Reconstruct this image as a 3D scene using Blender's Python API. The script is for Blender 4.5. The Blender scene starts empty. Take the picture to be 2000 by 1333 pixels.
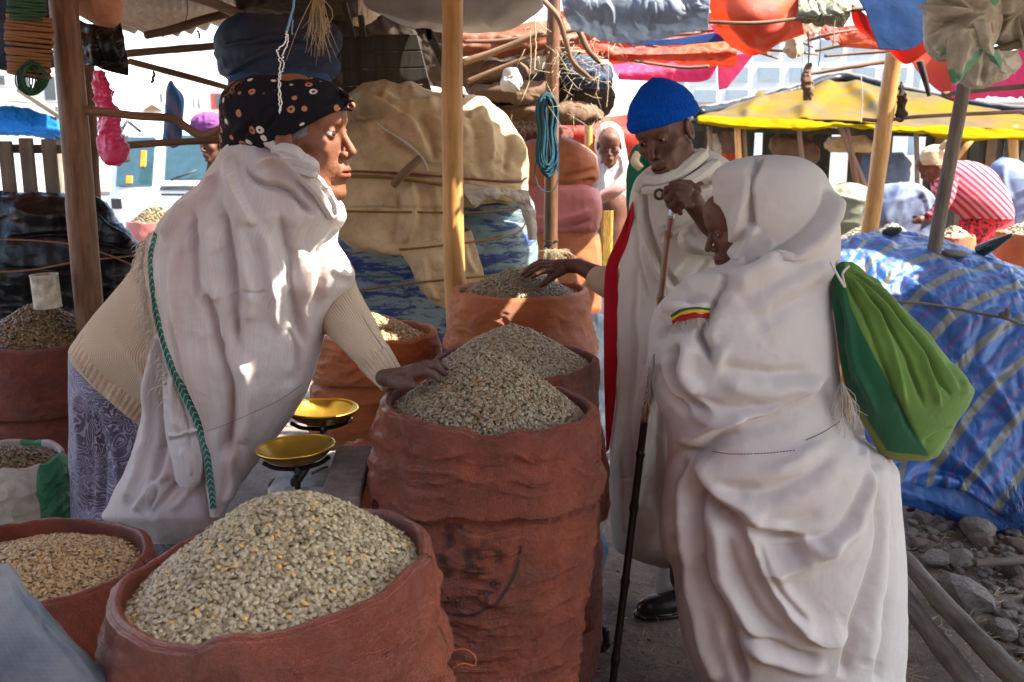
import bpy, math, random
import numpy as np
from mathutils import Vector, Matrix

random.seed(7)
RNG = np.random.default_rng(11)
PI = math.pi
SC = bpy.context.scene
COL = SC.collection

# ------------------------------------------------------------------ camera, world, sun, exposure
CAM_H = 1.6
PITCH = math.radians(11.8)
FPX = 1944.4                      # 35 mm on 36 mm, in 2000 px
cam_data = bpy.data.cameras.new('camera')
cam_data.lens = 35.0
cam_data.sensor_width = 36.0
cam_data.clip_start = 0.05
cam_data.clip_end = 600
cam_data.dof.use_dof = True
cam_data.dof.focus_distance = 2.35
cam_data.dof.aperture_fstop = 7.0
cam = bpy.data.objects.new('camera', cam_data)
COL.objects.link(cam)
cam.location = (0, 0, CAM_H)
cam.rotation_euler = (math.radians(90) - PITCH, 0, 0)
SC.camera = cam

SUN_EL = math.radians(52)
SUN_AZ = math.radians(100)         # direction to the sun, clockwise from +Y (ahead)
SUN_DIR = np.array([math.cos(SUN_EL) * math.sin(SUN_AZ), math.cos(SUN_EL) * math.cos(SUN_AZ), math.sin(SUN_EL)])
world = bpy.data.worlds.new('World')
SC.world = world
world.use_nodes = True
wn = world.node_tree
wn.nodes.clear()
sky = wn.nodes.new('ShaderNodeTexSky')
sky.sky_type = 'NISHITA'
sky.sun_disc = False
sky.sun_elevation = SUN_EL
sky.sun_rotation = SUN_AZ
sky.dust_density = 2.0
bg = wn.nodes.new('ShaderNodeBackground')
bg.inputs['Strength'].default_value = 0.15
wo = wn.nodes.new('ShaderNodeOutputWorld')
wn.links.new(sky.outputs[0], bg.inputs[0])
wn.links.new(bg.outputs[0], wo.inputs[0])
sun_d = bpy.data.lights.new('sun', 'SUN')
sun_d.energy = 5.0
sun_d.angle = math.radians(0.5)
sun_d.color = (1.0, 0.94, 0.84)
sun = bpy.data.objects.new('sun', sun_d)
COL.objects.link(sun)
sun.rotation_euler = Vector(SUN_DIR.tolist()).to_track_quat('Z', 'Y').to_euler()

SC.view_settings.view_transform = 'Standard'
SC.view_settings.look = 'None'
SC.view_settings.gamma = 1.0
SC.view_settings.exposure = 2.2
SC.view_settings.use_curve_mapping = False
SC.render.engine = 'CYCLES'
SC.cycles.use_denoising = True
SC.cycles.max_bounces = 8
SC.cycles.diffuse_bounces = 5
SC.cycles.transmission_bounces = 6
SC.cycles.transparent_max_bounces = 8
SC.cycles.sample_clamp_indirect = 8.0
SC.cycles.caustics_reflective = False
SC.cycles.caustics_refractive = False

# ------------------------------------------------------------------ geometry of the place: where a sight line meets the plane y = Y
CP, SP = math.cos(PITCH), math.sin(PITCH)

def W(px, py, Y):
    px = np.asarray(px, float); py = np.asarray(py, float); Y = np.asarray(Y, float)
    cx = (px - 1000.0) / FPX
    cy = (666.5 - py) / FPX
    dy = CP + cy * SP
    dz = -SP + cy * CP
    t = Y / dy
    return np.stack(np.broadcast_arrays(cx * t, Y, CAM_H + dz * t), -1)

def proj(P):
    P = np.asarray(P, float)
    x = P[..., 0]; y = P[..., 1]; z = P[..., 2] - CAM_H
    f = y * CP - z * SP
    u = y * SP + z * CP
    return 1000 + FPX * x / f, 666.5 - FPX * u / f

def mpp(px, py, Y):
    return float(W(px + 1, py, Y)[0] - W(px, py, Y)[0])

def V3(px, py, Y):
    a = W(px, py, Y)
    return Vector((float(a[0]), float(a[1]), float(a[2])))

# ------------------------------------------------------------------ noise
def _hash(ix, iy, iz, seed):
    h = (ix.astype(np.int64) * 374761393 + iy.astype(np.int64) * 668265263 + iz.astype(np.int64) * 2147483647 + seed * 1274126177) & 0xffffffff
    h = ((h ^ (h >> 13)) * 1274126177) & 0xffffffff
    h = (h ^ (h >> 16)) & 0xffffffff
    return (h & 0xffff).astype(float) / 32767.5 - 1.0

def noise(P, seed=0):
    P = np.asarray(P, float)
    i = np.floor(P); f = P - i
    f = f * f * f * (f * (f * 6 - 15) + 10)
    ix, iy, iz = i[..., 0], i[..., 1], i[..., 2]
    r = 0
    for dx in (0, 1):
        wx = f[..., 0] if dx else 1 - f[..., 0]
        for dy in (0, 1):
            wy = f[..., 1] if dy else 1 - f[..., 1]
            for dz in (0, 1):
                wz = f[..., 2] if dz else 1 - f[..., 2]
                r = r + wx * wy * wz * _hash(ix + dx, iy + dy, iz + dz, seed)
    return r

def fbm(P, oct=3, seed=0, gain=0.5):
    P = np.asarray(P, float); a = 1.0; r = 0; s = 0
    for o in range(oct):
        r = r + a * noise(P * 2 ** o + 17.3 * o, seed + o); s += a; a *= gain
    return r / s

def ridged(P, oct=3, seed=0, gain=0.5):
    P = np.asarray(P, float); a = 1.0; r = 0; s = 0
    for o in range(oct):
        r = r + a * (1 - 2 * np.abs(noise(P * 2 ** o + 9.1 * o, seed + o))); s += a; a *= gain
    return r / s

def sstep(x, a, b):
    t = np.clip((x - a) / (b - a), 0, 1)
    return t * t * (3 - 2 * t)

# ------------------------------------------------------------------ objects
def tag(o, label=None, cat=None, group=None, kind=None):
    if label: o['label'] = label
    if cat: o['category'] = cat
    if group: o['group'] = group
    if kind: o['kind'] = kind
    return o

def empty(name, loc=(0, 0, 0), label=None, cat=None, group=None, kind=None):
    o = bpy.data.objects.new(name, None)
    o.empty_display_size = 0.05
    COL.objects.link(o)
    o.location = [float(c) for c in loc]
    return tag(o, label, cat, group, kind)

def link(name, me, parent=None, mat=None):
    """me is in world coordinates; the object keeps them under its parent"""
    o = bpy.data.objects.new(name, me)
    COL.objects.link(o)
    if mat is not None and len(me.materials) == 0:
        me.materials.append(mat)
    if parent is not None:
        o.parent = parent
        bpy.context.view_layer.update() if False else None
        o.matrix_parent_inverse = pmat(parent).inverted()
    return o

def pmat(o):
    m = Matrix.LocRotScale(o.location, o.rotation_euler, o.scale)
    if o.parent is not None:
        return pmat(o.parent) @ o.matrix_parent_inverse @ m
    return m

def mesh(name, V, F, uv=None, smooth=True, attrs=None):
    V = np.asarray(V, np.float32).reshape(-1, 3)
    me = bpy.data.meshes.new(name)
    if isinstance(F, np.ndarray):
        k = F.shape[1]; nf = len(F)
        me.vertices.add(len(V)); me.vertices.foreach_set('co', V.ravel())
        me.loops.add(nf * k); me.loops.foreach_set('vertex_index', F.astype(np.int32).ravel())
        me.polygons.add(nf); me.polygons.foreach_set('loop_start', np.arange(0, nf * k, k, dtype=np.int32))
        try:
            me.polygons.foreach_set('loop_total', np.full(nf, k, np.int32))
        except Exception:
            pass
    else:
        me.from_pydata(V.tolist(), [], [list(map(int, f)) for f in F])
    me.update(calc_edges=True)
    me.validate()
    if smooth:
        me.polygons.foreach_set('use_smooth', np.ones(len(me.polygons), bool))
    if uv is not None:
        lay = me.uv_layers.new(name='UVMap')
        idx = np.zeros(len(me.loops), np.int32)
        me.loops.foreach_get('vertex_index', idx)
        lay.data.foreach_set('uv', np.asarray(uv, np.float32)[idx].ravel())
    for k2, a in (attrs or {}).items():
        at = me.attributes.new(k2, 'FLOAT', 'POINT')
        at.data.foreach_set('value', np.asarray(a, np.float32).ravel())
    me.update()
    return me

def add(name, V, F, mat, parent=None, uv=None, smooth=True, attrs=None):
    return link(name, mesh(name, V, F, uv, smooth, attrs), parent, mat)

def gridF(nu, nv, wrap=False):
    """vertex index = v*nu + u"""
    u = np.arange(nu if wrap else nu - 1); v = np.arange(nv - 1)
    U, Vv = np.meshgrid(u, v)
    U2 = (U + 1) % nu
    return np.stack([Vv * nu + U, Vv * nu + U2, (Vv + 1) * nu + U2, (Vv + 1) * nu + U], -1).reshape(-1, 4)

def gnorm(P, wrap=False):
    """normals of a (nv, nu, 3) grid"""
    if wrap:
        du = np.roll(P, -1, 1) - np.roll(P, 1, 1)
    else:
        du = np.gradient(P, axis=1)
    dv = np.gradient(P, axis=0)
    n = np.cross(du, dv)
    return n / (np.linalg.norm(n, axis=-1, keepdims=True) + 1e-12)

def catmull(pts, n):
    pts = np.asarray(pts, float)
    if len(pts) == 2:
        t = np.linspace(0, 1, n)[:, None]
        return pts[0] * (1 - t) + pts[1] * t
    P = np.vstack([2 * pts[0] - pts[1], pts, 2 * pts[-1] - pts[-2]])
    seg = len(pts) - 1
    t = np.linspace(0, seg - 1e-9, n)
    i = t.astype(int); f = (t - i)[:, None]
    p0, p1, p2, p3 = P[i], P[i + 1], P[i + 2], P[i + 3]
    return 0.5 * ((2 * p1) + (-p0 + p2) * f + (2 * p0 - 5 * p1 + 4 * p2 - p3) * f ** 2 + (-p0 + 3 * p1 - 3 * p2 + p3) * f ** 3)

def pchip(x, y, xi):
    """monotone interpolation along x (increasing)"""
    x = np.asarray(x, float); y = np.asarray(y, float)
    h = np.diff(x); d = np.diff(y) / h
    m = np.zeros(len(x))
    m[0], m[-1] = d[0], d[-1]
    for k in range(1, len(x) - 1):
        m[k] = 0 if d[k - 1] * d[k] <= 0 else 2 * d[k - 1] * d[k] / (d[k - 1] + d[k])
    xi = np.clip(xi, x[0], x[-1])
    i = np.clip(np.searchsorted(x, xi) - 1, 0, len(h) - 1)
    t = (xi - x[i]) / h[i]
    return ((2 * t ** 3 - 3 * t ** 2 + 1) * y[i] + (t ** 3 - 2 * t ** 2 + t) * h[i] * m[i]
            + (-2 * t ** 3 + 3 * t ** 2) * y[i + 1] + (t ** 3 - t ** 2) * h[i] * m[i + 1])

def fold_field(PX, PY, strokes, taper=0.18):
    """height of cloth folds: each fold is a curve with a height (mm) and a width either side"""
    shp = PX.shape
    X = PX.ravel(); Yy = PY.ravel()
    q = np.stack([X / 70., Yy / 70., X * 0], -1)
    X = X + 5 * noise(q, 91) + 1.6 * noise(q * 3.1, 92); Yy = Yy + 5 * noise(q + 7.7, 93) + 1.6 * noise(q * 3.1 + 4, 94)
    gain = 1 + .35 * noise(q * .9 + 3.3, 95)
    out = np.zeros(len(X))
    for st in strokes:
        pts, amp, wl, wr = st[:4]
        tp = st[4] if len(st) > 4 else taper
        C = catmull(pts, max(8, 6 * len(pts)))
        wm = max(wl, wr) * 2.6
        sel = np.where((X > C[:, 0].min() - wm) & (X < C[:, 0].max() + wm) & (Yy > C[:, 1].min() - wm) & (Yy < C[:, 1].max() + wm))[0]
        if len(sel) == 0:
            continue
        x = X[sel]; y = Yy[sel]
        best = np.full(len(x), 1e9); sg = np.zeros(len(x)); tt = np.zeros(len(x))
        L = np.r_[0, np.cumsum(np.linalg.norm(np.diff(C, axis=0), axis=1))]
        for k in range(len(C) - 1):
            ax, ay = C[k]; bx, by = C[k + 1]
            dx, dy = bx - ax, by - ay
            l2 = dx * dx + dy * dy + 1e-9
            t = np.clip(((x - ax) * dx + (y - ay) * dy) / l2, 0, 1)
            ex, ey = x - ax - t * dx, y - ay - t * dy
            d = np.hypot(ex, ey)
            m = d < best
            best[m] = d[m]
            sg[m] = (dx * ey - dy * ex)[m]
            tt[m] = ((L[k] + t * math.sqrt(l2)) / L[-1])[m]
        # sg > 0: to the right of travel in image space (y down)
        w = np.where(sg > 0, wr, wl)
        prof = np.exp(-(best / w) ** 2)
        tpf = sstep(tt, 0, tp) * sstep(1 - tt, 0, tp) if tp > 0 else 1.0
        out[sel] += amp * 0.001 * prof * tpf
    return (out * gain).reshape(shp)

# ------------------------------------------------------------------ builders
def tube_arrays(pts, rad, seg=10, rough=0.0, seed=0, n=None, knots=None):
    pts = np.asarray(pts, float)
    if n:
        r = np.asarray(rad, float) if np.ndim(rad) else np.full(len(pts), float(rad))
        tt = np.linspace(0, 1, len(pts))
        pts = catmull(pts, n)
        r = np.interp(np.linspace(0, 1, n), tt, r)
    else:
        r = np.asarray(rad, float) if np.ndim(rad) else np.full(len(pts), float(rad))
    T = np.gradient(pts, axis=0); T /= np.linalg.norm(T, axis=1, keepdims=True) + 1e-12
    a = np.array([0, 0, 1.0]) if abs(T[0][2]) < 0.9 else np.array([1.0, 0, 0])
    N = []
    cur = a - T[0] * np.dot(a, T[0]); cur /= np.linalg.norm(cur)
    for t in T:
        cur = cur - t * np.dot(cur, t); cur /= np.linalg.norm(cur) + 1e-12
        N.append(cur.copy())
    N = np.array(N); B = np.cross(T, N)
    th = np.linspace(0, 2 * PI, seg, endpoint=False)
    R = r[:, None] * np.ones((1, seg))
    if rough:
        q = np.stack(np.broadcast_arrays(np.cos(th)[None] * 1.1, np.sin(th)[None] * 1.1, np.cumsum(np.r_[0, np.linalg.norm(np.diff(pts, axis=0), axis=1)])[:, None] * 7), -1)
        R = R * (1 + rough * fbm(q, 3, seed) + rough * 0.6 * np.clip(fbm(q * 1.7 + 3, 2, seed + 5) - .25, 0, 1) * 3)
    P = pts[:, None] + R[..., None] * (np.cos(th)[None, :, None] * N[:, None] + np.sin(th)[None, :, None] * B[:, None])
    nv = len(pts)
    V = P.reshape(-1, 3)
    F = [tuple(f) for f in gridF(seg, nv, True)]
    L = np.r_[0, np.cumsum(np.linalg.norm(np.diff(pts, axis=0), axis=1))]
    uv = np.stack(np.broadcast_arrays((th / (2 * PI))[None] * 2 * PI * r.mean(), L[:, None]), -1).reshape(-1, 2)
    F.append(tuple(range(seg))[::-1])
    F.append(tuple(range((nv - 1) * seg, nv * seg)))
    return V, F, uv

def tube(name, pts, rad, mat, parent=None, seg=10, rough=0.0, seed=0, n=None):
    V, F, uv = tube_arrays(pts, rad, seg, rough, seed, n)
    return add(name, V, F, mat, parent, uv)

def tubes(name, lst, mat, parent=None, seg=6, rough=0.0):
    Vs, Fs, uvs, k = [], [], [], 0
    for i, (pts, rad, n) in enumerate(lst):
        V, F, uv = tube_arrays(pts, rad, seg, rough, i, n)
        Vs.append(V); uvs.append(uv); Fs += [tuple(j + k for j in f) for f in F]; k += len(V)
    return add(name, np.vstack(Vs), Fs, mat, parent, np.vstack(uvs))

def pole(name, pts, w_px, mat, parent=None, rough=0.06, seed=0, n=24, seg=14):
    """pts [(px,py,Y)], w_px widths in pixels"""
    P = np.array([W(*p) for p in pts])
    wp = w_px if np.ndim(w_px) else [w_px] * len(pts)
    r = [0.5 * w * mpp(*p) for w, p in zip(wp, pts)]
    return tube(name, P, r, mat, parent, seg=seg, rough=rough, seed=seed, n=n)

def ruled_grid(rows, nu, nv):
    """rows of (px,py,Y) polylines -> (nv,nu,3) pixel-space grid"""
    R = []
    for r in rows:
        r = np.asarray(r, float)
        L = np.r_[0, np.cumsum(np.hypot(np.diff(r[:, 0]), np.diff(r[:, 1])))]
        t = L / L[-1]
        c = catmull(r, nu * 2)
        Lc = np.r_[0, np.cumsum(np.hypot(np.diff(c[:, 0]), np.diff(c[:, 1])))]; Lc /= Lc[-1]
        u = np.linspace(0, 1, nu)
        R.append(np.stack([np.interp(u, Lc, c[:, k]) for k in range(3)], -1))
    R = np.array(R)
    k = R.shape[0]
    out = catmull(R.reshape(k, -1), nv).reshape(nv, nu, 3)
    return out

def sheet(name, rows, mat, parent=None, nu=80, nv=60, amp=0.01, scale=4.0, seed=0, strokes=(), crumple=0.0, cscale=12.0, thick=0.002, holes=None, edge=0.0, smooth=True, attrs=None):
    """a draped cloth: rows of edge curves, folds, crumples, real thickness"""
    G = ruled_grid(rows, nu, nv)
    PX, PY, YY = G[..., 0], G[..., 1], G[..., 2]
    if edge:
        e = np.linspace(0, 1, nv)[:, None]
        PY = PY + edge * sstep(e, .6, 1.0) * fbm(np.stack([PX / 14., PX * 0, PX * 0 + seed], -1), 2, seed + 31)
    P = W(PX, PY, YY)
    N = gnorm(P)
    d = np.zeros(P.shape[:2])
    if amp:
        d = d + amp * fbm(P * scale, 3, seed)
    if crumple:
        q = P * cscale + 0.8 * np.stack([noise(P * cscale * .5, seed + 3), noise(P * cscale * .5 + 5, seed + 4), noise(P * cscale * .5 + 9, seed + 5)], -1)
        d = d + crumple * ridged(q, 3, seed + 9, .55)
    if len(strokes):
        s = fold_field(PX, PY, strokes)
        sgn = np.sign((N * (np.array([0, 0, CAM_H]) - P)).sum(-1).mean())
        d = d + s * sgn
    P = P + N * d[..., None]
    du = np.linalg.norm(np.diff(P, axis=1), axis=-1).mean(0); dv = np.linalg.norm(np.diff(P, axis=0), axis=-1).mean(1)
    uu = np.r_[0, np.cumsum(du)]; vv = np.r_[0, np.cumsum(dv)]
    uv = np.stack(np.broadcast_arrays(uu[None], vv[:, None]), -1).reshape(-1, 2)
    F = gridF(nu, nv)
    if holes is not None:
        c = P.reshape(-1, 3)[F].mean(1)
        F = F[~holes(c)]
    o = add(name, P.reshape(-1, 3), F, mat, parent, uv, smooth, attrs)
    if thick:
        m = o.modifiers.new('thickness', 'SOLIDIFY'); m.thickness = thick; m.offset = 0
    return o

def body_loft(name, rows, Y, mat, parent=None, bk=0.7, bmax=9.0, nu=200, nv=220, strokes=(), amp=0.004, scale=6.0, seed=0,
              sq=1.0, crumple=0.0, cscale=14.0, front=1.0, vpts=None, wr=0.0, post=None, attrs=None, topround=0.0, wstroke=0.3, closed=True, back=1.0, fine=0.0):
    """a rounded body: rows (py, xl, xr[, dY]) give its outline, an elliptical section gives its depth; folds are raised on it"""
    rows = [tuple(r) + (0.0,) * (4 - len(r)) for r in rows]
    R = np.array(rows, float)
    py = np.linspace(R[0, 0], R[-1, 0], nv) if vpts is None else vpts
    if topround:
        t = np.linspace(0, 1, nv)
        py = R[0, 0] + (R[-1, 0] - R[0, 0]) * (t ** (1 + topround))
    xl = pchip(R[:, 0], R[:, 1], py); xr = pchip(R[:, 0], R[:, 2], py); dY = pchip(R[:, 0], R[:, 3], py)
    th = np.linspace(0, 2 * PI, nu, endpoint=False)
    # finer towards the viewer-side half
    c, s = np.cos(th), np.sin(th)
    c = np.sign(c) * np.abs(c) ** sq; s = np.sign(s) * np.abs(s) ** sq
    xc = (xl + xr) / 2; a = (xr - xl) / 2
    mp = np.array([mpp(x, y, Y) for x, y in zip(xc, py)])
    b = np.minimum(bk * a * mp, bmax)
    PX = xc[:, None] + a[:, None] * c[None]
    PY = np.broadcast_to(py[:, None], PX.shape)
    sb = np.where(s > 0, s * front, s * back)
    YY = Y + dY[:, None] - b[:, None] * sb[None]
    P = W(PX, PY, YY)
    N = -gnorm(P, True)
    ctr = P.mean(1, keepdims=True)
    if ((P - ctr) * N).sum() < 0: N = -N
    d = np.zeros(PX.shape)
    if amp: d = d + amp * fbm(P * scale, 3, seed)
    if fine: d = d + fine * fbm(P * scale * 6, 2, seed + 77)
    if crumple:
        q = P * cscale + 0.7 * np.stack([noise(P * cscale * .5, seed + 3), noise(P * cscale * .5 + 5, seed + 4), noise(P * cscale * .5 + 9, seed + 5)], -1)
        d = d + crumple * ridged(q, 3, seed + 9, .5)
    if len(strokes):
        wgt = sstep(s, -0.05, wstroke)[None]
        # ends of the piece stay put
        d = d + fold_field(PX, PY, strokes) * wgt
    P = P + N * d[..., None]
    if post is not None: P = post(P, PX, PY)
    per = np.linalg.norm(np.roll(P, -1, 1) - P, axis=-1).mean(0)
    uu = np.cumsum(per); dv = np.linalg.norm(np.diff(P, axis=0), axis=-1).mean(1); vv = np.r_[0, np.cumsum(dv)]
    uv = np.stack(np.broadcast_arrays(uu[None], vv[:, None]), -1).reshape(-1, 2)
    F = gridF(nu, nv, True)
    V = P.reshape(-1, 3)
    if closed:
        top = P[0].mean(0); bot = P[-1].mean(0)
        V = np.vstack([V, top, bot]); uv = np.vstack([uv, uv[:1], uv[-1:]])
        i = np.arange(nu)
        n0 = nu * nv
        t4 = np.stack([i, (i + 1) % nu, np.full(nu, n0)], -1)
        b4 = np.stack([(nv - 1) * nu + (i + 1) % nu, (nv - 1) * nu + i, np.full(nu, n0 + 1)], -1)
        F = [tuple(f) for f in F] + [tuple(f) for f in t4] + [tuple(f) for f in b4]
    if attrs == 'pix':
        attrs = {'pix_x': np.r_[PX.ravel(), [0, 0] if closed else []], 'pix_y': np.r_[np.ravel(PY), [0, 0] if closed else []]}
    return add(name, V, F, mat, parent, uv, True, attrs)

def surfnet(f, lo, hi, h):
    """closed surface f = 0 on a grid of step h (naive surface nets)"""
    lo = np.asarray(lo, float); hi = np.asarray(hi, float)
    n = np.ceil((hi - lo) / h).astype(int) + 1
    ax = [lo[k] + h * np.arange(n[k]) for k in range(3)]
    D = np.empty(n, np.float32)
    for i0 in range(0, n[0], 16):
        X, Y, Z = np.meshgrid(ax[0][i0:i0 + 16], ax[1], ax[2], indexing='ij')
        D[i0:i0 + 16] = f(np.stack([X, Y, Z], -1))
    S = D < 0
    c = [S[i:n[0] - 1 + i, j:n[1] - 1 + j, k:n[2] - 1 + k] for i in (0, 1) for j in (0, 1) for k in (0, 1)]
    tot = sum(x.astype(np.int8) for x in c)
    act = (tot > 0) & (tot < 8)
    idx = np.full(act.shape, -1, np.int64)
    ci = np.argwhere(act)
    idx[act] = np.arange(len(ci))
    acc = np.zeros((len(ci), 3)); cnt = np.zeros(len(ci))
    for axis in range(3):
        o1, o2 = [a for a in range(3) if a != axis]
        for p in (0, 1):
            for q in (0, 1):
                A = ci.copy(); A[:, o1] += p; A[:, o2] += q
                B = A.copy(); B[:, axis] += 1
                da = D[A[:, 0], A[:, 1], A[:, 2]]; db = D[B[:, 0], B[:, 1], B[:, 2]]
                m = (da < 0) != (db < 0)
                t = np.where(m, da / (da - db + 1e-20), 0)
                pos = A.astype(float); pos[:, axis] += t
                acc[m] += pos[m]; cnt[m] += 1
    V = lo + h * acc / cnt[:, None]
    faces = []
    for axis in range(3):
        o1, o2 = [(1, 2), (2, 0), (0, 1)][axis]
        sl = [slice(None)] * 3
        sa = [slice(1, n[k] - 1) for k in range(3)]; sa[axis] = slice(0, n[axis] - 1)
        sb = list(sa); sb[axis] = slice(1, n[axis])
        a = S[tuple(sa)]; b = S[tuple(sb)]
        e = np.argwhere(a != b)
        if len(e) == 0: continue
        flip = a[a != b]
        base = e.copy()
        for k in range(3):
            if k != axis: base[:, k] += 1
        def cell(d1, d2):
            q = base.copy(); q[:, o1] -= d1; q[:, o2] -= d2
            return idx[q[:, 0], q[:, 1], q[:, 2]]
        quad = np.stack([cell(1, 1), cell(0, 1), cell(0, 0), cell(1, 0)], -1)
        quad[~flip] = quad[~flip][:, ::-1]
        faces.append(quad)
    F = np.vstack(faces)
    F = F[(F >= 0).all(1)]
    return V, F

def relax(V, F, it=1, lam=0.5):
    E = np.vstack([F[:, [0, 1]], F[:, [1, 2]], F[:, [2, 3]], F[:, [3, 0]]])
    for _ in range(it):
        acc = np.zeros_like(V); cnt = np.zeros(len(V))
        np.add.at(acc, E[:, 0], V[E[:, 1]]); np.add.at(cnt, E[:, 0], 1)
        np.add.at(acc, E[:, 1], V[E[:, 0]]); np.add.at(cnt, E[:, 1], 1)
        V = V * (1 - lam) + lam * acc / np.maximum(cnt, 1)[:, None]
    return V

def d_sph(P, c, r): return np.linalg.norm(P - np.asarray(c), axis=-1) - r
def d_ell(P, c, r):
    r = np.asarray(r, float); q = (P - np.asarray(c))
    k0 = np.linalg.norm(q / r, axis=-1); k1 = np.linalg.norm(q / (r * r), axis=-1) + 1e-9
    return k0 * (k0 - 1) / k1
def d_cap(P, a, b, ra, rb=None):
    rb = ra if rb is None else rb
    a = np.asarray(a, float); b = np.asarray(b, float); ab = b - a
    t = np.clip(((P - a) * ab).sum(-1) / (ab @ ab + 1e-12), 0, 1)
    return np.linalg.norm(P - a - t[..., None] * ab, axis=-1) - (ra + (rb - ra) * t)
def smin(a, b, k):
    h = np.clip(0.5 + 0.5 * (b - a) / k, 0, 1)
    return b + (a - b) * h - k * h * (1 - h)
def smax(a, b, k): return -smin(-a, -b, k)

def box_arrays(c, s, M=None, bev=0.0):
    """box with chamfered edges"""
    sx, sy, sz = [v / 2 for v in s]
    if bev <= 0:
        v = np.array([[x, y, z] for x in (-sx, sx) for y in (-sy, sy) for z in (-sz, sz)])
        F = [(0, 1, 3, 2), (4, 6, 7, 5), (0, 4, 5, 1), (2, 3, 7, 6), (0, 2, 6, 4), (1, 5, 7, 3)]
    else:
        v = []
        for x in (-1, 1):
            for y in (-1, 1):
                for z in (-1, 1):
                    v += [[x * sx, y * (sy - bev), z * (sz - bev)], [x * (sx - bev), y * sy, z * (sz - bev)], [x * (sx - bev), y * (sy - bev), z * sz]]
        v = np.array(v)
        def I(x, y, z, k): return ((x * 4 + y * 2 + z) * 3 + k)
        F = []
        for x in (0, 1): F.append([I(x, 0, 0, 0), I(x, 0, 1, 0), I(x, 1, 1, 0), I(x, 1, 0, 0)])
        for y in (0, 1): F.append([I(0, y, 0, 1), I(1, y, 0, 1), I(1, y, 1, 1), I(0, y, 1, 1)])
        for z in (0, 1): F.append([I(0, 0, z, 2), I(0, 1, z, 2), I(1, 1, z, 2), I(1, 0, z, 2)])
        for x in (0, 1):
            for y in (0, 1): F.append([I(x, y, 0, 0), I(x, y, 1, 0), I(x, y, 1, 1), I(x, y, 0, 1)])
        for x in (0, 1):
            for z in (0, 1): F.append([I(x, 0, z, 0), I(x, 1, z, 0), I(x, 1, z, 2), I(x, 0, z, 2)])
        for y in (0, 1):
            for z in (0, 1): F.append([I(0, y, z, 1), I(1, y, z, 1), I(1, y, z, 2), I(0, y, z, 2)])
        for x in (0, 1):
            for y in (0, 1):
                for z in (0, 1): F.append([I(x, y, z, 0), I(x, y, z, 1), I(x, y, z, 2)])
        # orient outward
        G = []
        for f in F:
            p = v[f]; nn = np.cross(p[1] - p[0], p[2] - p[0])
            G.append(tuple(f) if nn @ p.mean(0) > 0 else tuple(f[::-1]))
        F = G
    if M is not None: v = v @ np.asarray(M)[:3, :3].T
    return v + np.asarray(c), F

def rotm(ax=0, ay=0, az=0):
    from mathutils import Euler
    return np.array(Euler((ax, ay, az)).to_matrix())

def join_arrays(lst):
    Vs, Fs, k = [], [], 0
    for V, F in lst:
        Vs.append(V); Fs += [tuple(int(j) + k for j in f) for f in F]; k += len(V)
    return np.vstack(Vs), Fs

def box(name, c, s, mat, parent=None, M=None, bev=0.0, smooth=False):
    V, F = box_arrays(c, s, M, bev)
    return add(name, V, F, mat, parent, None, smooth)

def plank(name, a, b, w, t, mat, parent=None, up=(0, 0, 1), bev=0.003, wob=0.0, seed=0):
    """board from a to b"""
    a = np.asarray(a, float); b = np.asarray(b, float)
    d = b - a; L = np.linalg.norm(d); d = d / L
    u = np.asarray(up, float); s = np.cross(d, u); s /= np.linalg.norm(s); u = np.cross(s, d)
    M = np.stack([d, s, u], -1)
    V, F = box_arrays((0, 0, 0), (L, w, t), None, bev)
    if wob: V = V + wob * noise(V * 3 + seed, seed)[:, None] * np.array([0, 1, 1])
    V = V @ M.T + (a + b) / 2
    return add(name, V, F, mat, parent, None, False)
# ------------------------------------------------------------------ materials
def newmat(name):
    m = bpy.data.materials.new(name); m.use_nodes = True
    nt = m.node_tree; nt.nodes.clear()
    out = nt.nodes.new('ShaderNodeOutputMaterial')
    p = nt.nodes.new('ShaderNodeBsdfPrincipled')
    nt.links.new(p.outputs[0], out.inputs[0])
    return m, nt, p, out

def N_(nt, typ, **kw):
    n = nt.nodes.new(typ)
    for k, v in kw.items():
        if k in n.inputs.keys(): n.inputs[k].default_value = v
        else: setattr(n, k, v)
    return n

def coords(nt, kind='Object', scale=(1, 1, 1), rot=(0, 0, 0)):
    t = nt.nodes.new('ShaderNodeTexCoord'); m = nt.nodes.new('ShaderNodeMapping')
    m.inputs['Scale'].default_value = scale; m.inputs['Rotation'].default_value = rot
    nt.links.new(t.outputs[kind], m.inputs[0]); return m.outputs[0]

def ramp(nt, fac, stops, interp='LINEAR'):
    r = nt.nodes.new('ShaderNodeValToRGB'); cr = r.color_ramp; cr.interpolation = interp
    while len(cr.elements) < len(stops): cr.elements.new(0.5)
    for e, (p, c) in zip(cr.elements, stops):
        e.position = p; e.color = (c[0], c[1], c[2], 1) if not isinstance(c, (int, float)) else (c, c, c, 1)
    nt.links.new(fac, r.inputs[0]); return r.outputs[0]

def mix(nt, fac, a, b, mode='MIX'):
    m = nt.nodes.new('ShaderNodeMix'); m.data_type = 'RGBA'; m.blend_type = mode
    for sock, v in ((m.inputs[0], fac), (m.inputs[6], a), (m.inputs[7], b)):
        if hasattr(v, 'is_linked') or hasattr(v, 'links'): nt.links.new(v, sock)
        elif isinstance(v, (int, float)): sock.default_value = v
        else: sock.default_value = (v[0], v[1], v[2], 1)
    return m.outputs[2]

def math_(nt, op, a, b=None, clamp=False):
    m = nt.nodes.new('ShaderNodeMath'); m.operation = op; m.use_clamp = clamp
    for s, v in ((m.inputs[0], a), (m.inputs[1], b)):
        if v is None: continue
        if isinstance(v, (int, float)): s.default_value = v
        else: nt.links.new(v, s)
    return m.outputs[0]

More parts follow.
